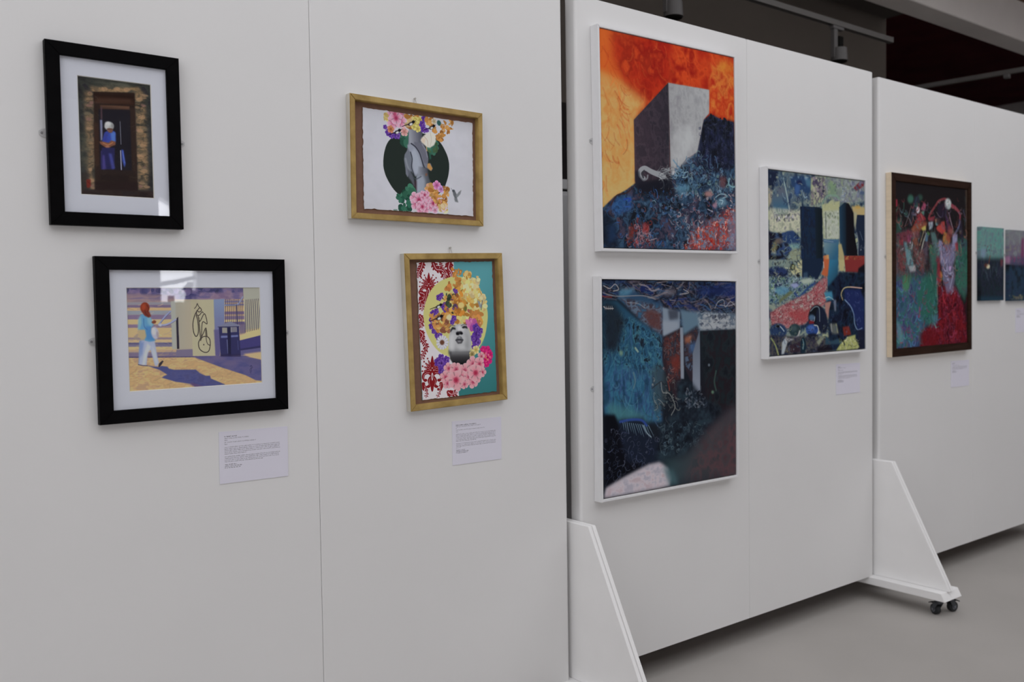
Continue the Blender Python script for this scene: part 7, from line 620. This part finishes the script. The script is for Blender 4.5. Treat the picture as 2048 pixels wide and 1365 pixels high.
'caption_dancers': (1398, 1000, 300, [('p',None,(178,177,187),0,1),('tx',105,84,200,26,(34,32,38),90,0.95),('tx',105,122,60,22,(80,78,86),91,0.75),('tx',105,160,500,22,(80,78,86),92,0.75),('tx',105,218,1120,20,(72,70,78),93,0.85),('tx',105,250,1120,20,(72,70,78),94,0.85),('tx',105,282,1120,20,(72,70,78),95,0.85),('tx',105,314,900,20,(72,70,78),96,0.85),('tx',105,368,240,22,(34,32,38),97,0.9),('tx',105,399,330,22,(34,32,38),98,0.9),('tx',105,430,310,22,(34,32,38),99,0.9)]),
'caption_canvas': (1398, 1000, 300, [('p',None,(178,177,187),0,1),('tx',105,84,260,26,(34,32,38),110,0.95),('tx',105,122,420,22,(80,78,86),111,0.75),('tx',105,160,400,22,(80,78,86),112,0.75),('tx',105,218,1120,20,(72,70,78),113,0.85),('tx',105,250,900,20,(72,70,78),114,0.85),('tx',105,304,240,22,(34,32,38),115,0.9),('tx',105,335,330,22,(34,32,38),116,0.9),('tx',105,366,310,22,(34,32,38),117,0.9)]),
}
ART = {}
for _n, (_w, _h, _p, _o) in STROKES.items():
    _c = _n.startswith('caption')
    ART[_n] = print_mat('print_' + _n, Painter(_w, _h, _p).run(_o), sat=.85 if _n in ('dancers', 'valley', 'dusk') else .95, gain=1.72 if _c else 1.85 if _n in ('doorway', 'street') else 1.56, relief=.02 if _c or _n in ('doorway', 'street', 'hands', 'portrait') else .22)
# ------------------------------------------------------------------ display panels
W, H, TH = .9427, 2.4, .058
def board(x0, x1, z0, h, round_left, round_right):
    """one board of a panel: the outer upright edge is rounded, the edge at the seam is sharp"""
    def corner(x, y, r, s, t):
        if r < .003: return [(x + s * r, y), (x, y + t * r)]
        return [(x + s * (r - r * math.sin(a)), y + t * (r - r * math.cos(a))) for a in np.linspace(0, math.pi / 2, 7)]
    rl, rr = (.011 if round_left else .0012), (.011 if round_right else .0012)
    a = corner(x0, 0, rl, 1, 1); b = corner(x1, 0, rr, -1, 1); c = corner(x1, TH, rr, -1, -1); d = corner(x0, TH, rl, 1, -1)
    pts = a[::-1] + b + c[::-1] + d
    bm = bmesh.new(); prism(bm, pts, 'z', z0, z0 + h)
    top = [e for e in bm.edges if all(v.co.z > z0 + h - 1e-5 for v in e.verts)]
    bmesh.ops.bevel(bm, geom=top, offset=.003, segments=2, affect='EDGES')
    return bm
def panel(x0, z0, h, label):
    t = tag(empty('display_panel', (x0, 0, z0)), label, 'display panel', 'white display panels standing in a row')
    obj('board', board(0, W - .0006, 0, h, True, False), 'panel', t); obj('board', board(W + .0006, 2 * W, 0, h, False, True), 'panel', t)
    return t
PX = (-.0612 - 2 * W, 0, 1.9360)
panel(PX[0], .11, H, 'nearest white display panel, carrying the two black framed and two gold framed pictures')
panel(PX[1], .11, H, 'middle white display panel, carrying three square paintings in white frames')
panel(PX[2], .110, 2.386, 'farthest white display panel, carrying the dancers painting and two small unframed canvases')
# ------------------------------------------------------------------ panel stands on castors
def castor(x, y, ztop, turn, parent):
    rt = obj('castor', bx(-.021, .021, -.021, .021, -.0035, 0, .001), 'steel', parent)
    rt.location = (x, y, ztop); rt.rotation_euler.z = turn
    h = ztop
    bm = bmesh.new(); cyl(bm, (0, 0, -.010), .015, .012, 'z', 16)
    for s in (-1, 1): prism(bm, [(-.012, -.014), (.014, -.014), (.031, -h + .020), (.024, -h + .014), (.013, -h + .020)], 'y', s * .0155 - .0012, s * .0155 + .0012)
    box(bm, -.012, .014, -.0165, .0165, -.018, -.013); obj('fork', bm, 'steel', rt)
    bm = bmesh.new(); r = .0245
    prof = [(-.012, r * .82), (-.010, r * .96), (-.005, r), (.005, r), (.010, r * .96), (.012, r * .82)]
    ring = []
    for k in range(24):
        a = k * math.pi / 12; ring.append([bm.verts.new((.020 + q * math.cos(a), p, -h + r + q * math.sin(a))) for p, q in prof])
    for k in range(24):
        for i in range(5): bm.faces.new((ring[k][i], ring[k][i + 1], ring[(k + 1) % 24][i + 1], ring[(k + 1) % 24][i]))
    bm.faces.new([q[0] for q in ring]); bm.faces.new([q[-1] for q in ring][::-1]); bmesh.ops.recalc_face_normals(bm, faces=bm.faces[:])
    obj('wheel', bm, 'castor', rt, False)
    bm = bmesh.new(); cyl(bm, (.020, 0, -h + r), .012, .029, 'y', 16); cyl(bm, (.020, 0, -h + r), .005, .036, 'y', 10); obj('hub_cap', bm, 'hub', rt)
    bm = bmesh.new(); prism(bm, [(.014, -.020), (.034, -.017), (.054, -.026), (.053, -.030), (.034, -.023), (.014, -.026)], 'y', -.012, .012, .001); obj('brake_pedal', bm, 'castor', rt)
def stand(cx, bl, br, label):
    t = tag(empty('panel_stand', (cx, 0, 0)), label, 'stand', 'castor stands between the display panels')
    zb = .073
    for s in (-1, 1):
        a, b = (-.0172, -.0027) if s < 0 else (.0027, .0172)
        bm = bmesh.new(); prism(bm, [(-.364, .1102), (-.084, .667), (.142, .667), (.422, .1102)], 'x', a, b, .0016); obj('fin_plate', bm, 'stand', t)
        x0, x1 = (-bl, -.0012) if s < 0 else (.0012, br)
        bm = bmesh.new(); prism(bm, [(-.369, zb), (-.350, .1098), (.408, .1098), (.427, zb)], 'x', x0, x1, .002); obj('foot_beam', bm, 'stand', t)
    bm = bmesh.new(); prism(bm, [(-.355, .1105), (-.080, .661), (.138, .661), (.413, .1105)], 'x', -.0026, .0026); obj('spacer', bm, 'stand', t)
    castor(-bl * .60, -.325, zb, R(66), t); castor(br * .50, -.330, zb, R(-18), t)
    castor(-bl * .55, .385, zb, R(100), t); castor(br * .55, .385, zb, R(80), t)
stand(-.026, .072, .080, 'white finned castor stand between the nearest and the middle display panel')
stand(1.9185, .068, .086, 'white finned castor stand between the middle and the farthest display panel')
# ------------------------------------------------------------------ pictures
def pic(name, x, z, ccw, label, cat='picture', group=None, lean=0):
    o = empty(name, (x, 0, z), (R(lean), R(-ccw), 0)); return tag(o, label, cat, group)
def rails(t, w, h, b, d, m, back=0., lip=None, mats=None, bev=.0012, name='frame_rail'):
    """four mitred rails, outside w x h, face width b, depth d (front face at -d)"""
    w2, h2 = w / 2, h / 2
    o = [(-w2, -h2), (w2, -h2), (w2, h2), (-w2, h2)]; i = [(-w2 + b, -h2 + b), (w2 - b, -h2 + b), (w2 - b, h2 - b), (-w2 + b, h2 - b)]
    for k in range(4):
        n = (k + 1) % 4; bm = bmesh.new()
        q = [o[k], o[n], i[n], i[k]]
        f = [bm.verts.new((p[0], -d, p[1])) for p in q]; g = [bm.verts.new((p[0], -back, p[1])) for p in q]
        fs = [bm.faces.new(f), bm.faces.new(g[::-1])] + [bm.faces.new((f[j], f[(j + 1) % 4], g[(j + 1) % 4], g[j])) for j in range(4)]
        bmesh.ops.recalc_face_normals(bm, faces=fs)
        if mats: fs[2].material_index = 1
        bmesh.ops.bevel(bm, geom=[e for e in fs[0].edges], offset=bev, segments=2, affect='EDGES')
        obj(name, bm, mats or m, t)
def sheet(t, name, w, h, y, th, m, cx=0, cz=0, side='white', deckle=0, seed=1):
    """a flat printed sheet of thickness th whose front stands at -y; the front face carries the picture"""
    bm = bmesh.new(); uvl = bm.loops.layers.uv.new('UVMap')
    if deckle:
        rng = np.random.default_rng(seed); P = []
        for (ax, az, bx_, bz) in ((-1, -1, 1, -1), (1, -1, 1, 1), (1, 1, -1, 1), (-1, 1, -1, -1)):
            for k in range(44):
                u = k / 44; P.append(((ax + (bx_ - ax) * u) * w / 2 + rng.normal() * deckle, (az + (bz - az) * u) * h / 2 + rng.normal() * deckle))
    else: P = [(-w / 2, -h / 2), (w / 2, -h / 2), (w / 2, h / 2), (-w / 2, h / 2)]
    f = [bm.verts.new((p[0] + cx, -y, p[1] + cz)) for p in P]; g = [bm.verts.new((p[0] + cx, -y + th, p[1] + cz)) for p in P]; n = len(P)
    fs = [bm.faces.new(f), bm.faces.new(g[::-1])] + [bm.faces.new((f[(j + 1) % n], f[j], g[j], g[(j + 1) % n])) for j in range(n)]
    bmesh.ops.recalc_face_normals(bm, faces=fs)
    for q in fs:
        for l in q.loops: l[uvl].uv = ((l.vert.co.x - cx) / w + .5, (l.vert.co.z - cz) / h + .5)
        if q is not fs[0] and side: q.material_index = 1
    return obj(name, bm, [m, side] if side else [m], t)
def hanger(t, x, z, s=1, vertical=False):
    """small zinc mirror plate screwed to the panel beside the frame"""
    bm = bmesh.new(); pts = [(0, -.011), (s * .010, -.009), (s * .016, -.004), (s * .0165, .004), (s * .010, .009), (0, .011), (-s * .006, .011), (-s * .006, -.011)]
    if vertical: pts = [(p[1], s * p[0]) for p in pts]
    prism(bm, [(x + a, z + b) for a, b in pts], 'y', -.0022, -.0002); o = obj('mirror_plate', bm, 'plate', t)
    bm = bmesh.new(); c = (x + s * .010, -.0028, z) if not vertical else (x, -.0028, z + s * .010)
    cyl(bm, c, .0034, .0018, 'y', 12, .0026); obj('screw', bm, 'screw', o)
def wire_loop(t, x, z):
    bm = bmesh.new(); tube(bm, [(x - .006, -.006, z - .004), (x - .004, -.005, z + .010), (x - .0005, -.004, z + .019), (x + .003, -.005, z + .010), (x + .006, -.006, z - .004)], .0009, 6)
    cyl(bm, (x, -.004, z + .018), .003, .006, 'y', 10); obj('hanging_wire', bm, 'wire', t)
def black_frame(name, x, z, ccw, w, h, mw, mh, mdx, mdz, pw, ph, pdx, pdz, art, label, lean=0, hl=0, hr=0):
    t = pic(name, x, z, ccw, label, 'framed print', lean=lean)
    rails(t, w, h, (w - mw) / 2, .022, 'black', .001)
    obj('backing_board', bx(-w / 2 + .006, w / 2 - .006, -.006, -.0012, -h / 2 + .006, h / 2 - .006), 'pale', t)
    sheet(t, 'print', pw + .012, ph + .012, .0105, .001, ART[art], pdx, pdz, 'mat')
    # window mount with a bevelled opening
    bm = bmesh.new(); o = [(-mw / 2 - .006, -mh / 2 - .006), (mw / 2 + .006, -mh / 2 - .006), (mw / 2 + .006, mh / 2 + .006), (-mw / 2 - .006, mh / 2 + .006)]
    i = [(pdx - pw / 2, pdz - ph / 2), (pdx + pw / 2, pdz - ph / 2), (pdx + pw / 2, pdz + ph / 2), (pdx - pw / 2, pdz + ph / 2)]
    e = .0016; i2 = [(pdx - pw / 2 - e, pdz - ph / 2 - e), (pdx + pw / 2 + e, pdz - ph / 2 - e), (pdx + pw / 2 + e, pdz + ph / 2 + e), (pdx - pw / 2 - e, pdz + ph / 2 + e)]
    V = [[bm.verts.new((p[0], y, p[1])) for p in q] for q, y in ((o, -.0126), (i2, -.0126), (i, -.0107), (o, -.0107))]
    for k in range(4):
        n = (k + 1) % 4
        bm.faces.new((V[0][k], V[0][n], V[1][n], V[1][k])); f = bm.faces.new((V[1][k], V[1][n], V[2][n], V[2][k])); f.material_index = 1
        bm.faces.new((V[2][k], V[2][n], V[3][n], V[3][k])); bm.faces.new((V[3][k], V[3][n], V[0][n], V[0][k]))
    bmesh.ops.recalc_face_normals(bm, faces=bm.faces[:]); obj('mount_board', bm, ['mat', 'bevel'], t)
    obj('glass', bx(-mw / 2 - .005, mw / 2 + .005, -.0152, -.0135, -mh / 2 - .005, mh / 2 + .005), 'glass', t)
    hanger(t, -w / 2 + .001, hl, -1); hanger(t, w / 2 - .001, hr, 1)
    return t
black_frame('framed_print', -1.534, 1.855, .15, .3119, .4344, .2479, .3702, 0, 0, .1693, .2823, .001, .001, 'doorway',
            'black framed print of a white-haired man in blue leaning in a stone doorway', hl=.0, hr=.004)
black_frame('framed_print', -1.349, 1.359, .15, .4913, .4134, .4252, .3468, .002, -.001, .3446, .2571, .002, .0, 'street',
            'black framed print of a red-haired woman walking past graffiti and a litter bin', hl=-.002, hr=.004)
def gold_frame(x, z, ccw, w, h, b, pw, ph, pdx, pdz, art, label, wx, seed):
    t = pic('framed_collage', x, z, ccw, label, 'framed collage')
    rails(t, w, h, b, .024, None, .001, mats=['gold', 'raw'], bev=.0016)
    obj('backing_card', bx(-w / 2 + b * .6, w / 2 - b * .6, -.005, -.0014, -h / 2 + b * .6, h / 2 - b * .6), 'brown', t)
    sheet(t, 'print', pw, ph, .0085, .0012, ART[art], pdx, pdz, 'mat', .0007, seed)
    for k in range(2): obj('spacer_pad', bx(pdx - pw * .3 + k * pw * .6 - .02, pdx - pw * .3 + k * pw * .6 + .02, -.0074, -.0049, pdz - .02, pdz + .02), 'dark', t)
    wire_loop(t, wx, h / 2); return t
gold_frame(-.659, 1.867, -.45, .4720, .3592, .0172, .3927, .2940, .010, 0, 'hands', 'gold framed collage of grey clasped hands, flowers and a dark disc', -.004, 3)
gold_frame(-.530, 1.358, 1.65, .3709, .4790, .0186, .2870, .4230, .010, .001, 'portrait', 'gold framed collage of an upturned face crowned with flowers on turquoise and damask', -.004, 4)
def white_frame(x, z, ccw, w, h, art, label, hz):
    t = pic('framed_painting', x, z, ccw, label, 'painting')
    ow, oh = w + .027, h + .027
    rails(t, ow, oh, .0102, .037, 'wfr', .001)
    obj('backing_board', bx(-ow / 2 + .008, ow / 2 - .008, -.006, -.0014, -oh / 2 + .008, oh / 2 - .008), 'dark', t)
    sheet(t, 'canvas', w, h, .0335, .0272, ART[art], 0, 0, None)
    hanger(t, -ow / 2 + .001, hz - z, -1); return t
white_frame(.454, 2.019, .6, .7305, .7644, 'redsky', 'white framed painting of a grey block under an orange sky', 2.013)
white_frame(.449, 1.127, -.3, .7365, .7766, 'blueroom', 'white framed dark blue painting of a cave-like room, below the orange sky painting', 1.128)
white_frame(1.397, 1.595, .25, .7223, .7743, 'valley', 'white framed painting of dark slabs over a pink path', 1.603)
t = pic('framed_painting', 2.396, 1.605, .5, 'brown framed painting of two dancers with raised arms and a red skirt', 'painting')
rails(t, .7936, .8891, .0385, .031, None, .001, mats=['walnut', 'pale'])
rails(t, .7936 - .074, .8891 - .074, .0035, .0285, 'walnut', .02, name='inner_slip', bev=.0006)
sheet(t, 'canvas', .7170, .8125, .0255, .022, ART['dancers'], .0, 0, 'pale')
hanger(t, -.3968, .042, -1)
def small_canvas(x, z, ccw, art, label, hx):
    t = pic('small_canvas', x, z, ccw, label, 'painting', 'small unframed canvases on the farthest panel')
    sheet(t, 'canvas', .2762, .4024, .018, .0175, ART[art], 0, 0, None); hanger(t, -.1381, .06, -1)
small_canvas(3.052, 1.625, .3, 'harbour', 'small unframed teal canvas with one pale dot of light, left of the pair', 0)
small_canvas(3.386, 1.622, .3, 'dusk', 'small unframed grey and mauve canvas cut by the right edge of the photo', 0)
def card(x, z, ccw, art, label, w=.195, h=.1395):
    o = sheet(None, 'caption_card', w, h, .0016, .0012, ART[art], 0, 0, 'mat')
    o.location = (x, 0, z); o.rotation_euler = (0, R(-ccw), 0); tag(o, label, 'caption card', 'white caption cards beside the works')
card(-1.196, 1.034, -.45, 'caption_street', 'white caption card below the graffiti street print')
card(-.447, .997, -.35, 'caption_portrait', 'white caption card below the flower-crowned face collage')
card(1.672, 1.073, -.4, 'caption_valley', 'white caption card below the dark slabs and pink path painting')
card(2.728, 1.038, -.5, 'caption_dancers', 'white caption card below the dancers painting')
card(3.474, 1.3075, 0, 'caption_canvas', 'white caption card below the mauve canvas at the right edge')
# ------------------------------------------------------------------ track lights above the panels
def track(name, p0, p1, rods, label):
    t = tag(empty(name, p0), label, 'lighting track'); d = Vector(p1) - Vector(p0); L = d.length; a = math.atan2(d.y, d.x); t.rotation_euler.z = a
    bm = bmesh.new(); prism(bm, [(-.017, -.016), (-.006, -.016), (-.006, -.004), (.006, -.004), (.006, -.016), (.017, -.016), (.017, .016), (-.017, .016)], 'x', 0, L); obj('channel', bm, 'track', t)
    obj('end_cap', bx(L, L + .012, -.019, .019, -.018, .018, .002), 'track', t)
    for r, top in rods: bm = bmesh.new(); cyl(bm, (r, 0, (top - p0[2]) / 2 + .008), .004, top - p0[2] - .016, 'z', 8); obj('hanging_rod', bm, 'track', t)
    return t
track('lighting_track', (-2.6, .80, 3.10), (3.43, .80, 3.10), ((.6, 3.86), (2.6, 3.86), (4.1, 3.86)), 'grey lighting track hung along the row above the display panels')
t = track('lighting_track', (4.76, 1.9, 3.10), (5.09, -.35, 3.10), ((.15, 4.5), (2.1, 3.86)), 'grey lighting track running crosswise beyond the farthest panel')
obj('cable_clip', bx(1.15, 1.19, -.022, .022, -.045, -.014, .003), 'lamp', t)
def spot(x, y, z, turn, label):
    t = tag(empty('track_spotlight', (x, y, z), (0, 0, turn)), label, 'spotlight', 'spotlights on the lighting tracks')
    obj('adapter', bx(-.055, .055, -.015, .015, -.036, -.016, .002), 'lamp', t)
    bm = bmesh.new(); box(bm, -.045, -.008, -.013, .013, -.205, -.036, .002); obj('stem', bm, 'lamp', t)
    obj('driver_box', bx(-.004, .040, -.020, .020, -.150, -.075, .002), 'lens', t)
    bm = bmesh.new(); cyl(bm, (.008, -.01, -.185), .050, .075, 'z', 28, .046); h = obj('lamp_head', bm, 'lamp', t)
    bm = bmesh.new(); cyl(bm, (.008, -.01, -.2255), .044, .008, 'z', 28, .046); obj('lens', bm, 'lens', h)
spot(2.835, .80, 3.10, 0, 'grey spotlight on the long track, above the right half of the middle panel')
spot(1.372, .80, 3.10, 0, 'grey spotlight on the long track, above the block and orange sky painting')
# ------------------------------------------------------------------ seen through the slot between the first two panels
t = tag(empty('wall_board', (1.26, 1.5, 2.32)), 'black board on the back wall, seen through the slot beside the nearest panel', 'board')
obj('board_face', bx(-.5, .5, -.02, -.006, -.24, .24), 'blackb', t); obj('board_backing', bx(-.49, .49, -.006, -.001, -.23, .23), 'dark', t)
t = tag(empty('storage_cabinet', (1.26, 1.27, 0)), 'pale grey cabinet against the back wall, seen through the slot beside the nearest panel', 'cabinet')
obj('body', bx(-.5, .5, -.2, .2, .06, 2.0, .003), 'cab', t); obj('plinth', bx(-.48, .48, -.17, .19, 0, .06), 'dark', t); obj('top_panel', bx(-.5, .5, -.2, .2, 2.012, 2.06, .002), 'cab', t); obj('shadow_gap', bx(-.49, .49, -.18, .19, 2.0, 2.012), 'dark', t)
for s in (-1, 1):
    d = obj('door', bx(-.495 if s < 0 else .003, -.003 if s < 0 else .495, -.218, -.2, .08, 1.98, .002), 'cab', t)
    bm = bmesh.new(); tube(bm, [(s * .04, -.218, 1.0), (s * .04, -.245, 1.0), (s * .04, -.245, 1.15), (s * .04, -.218, 1.15)], .005, 8); obj('handle', bm, 'screw', d)
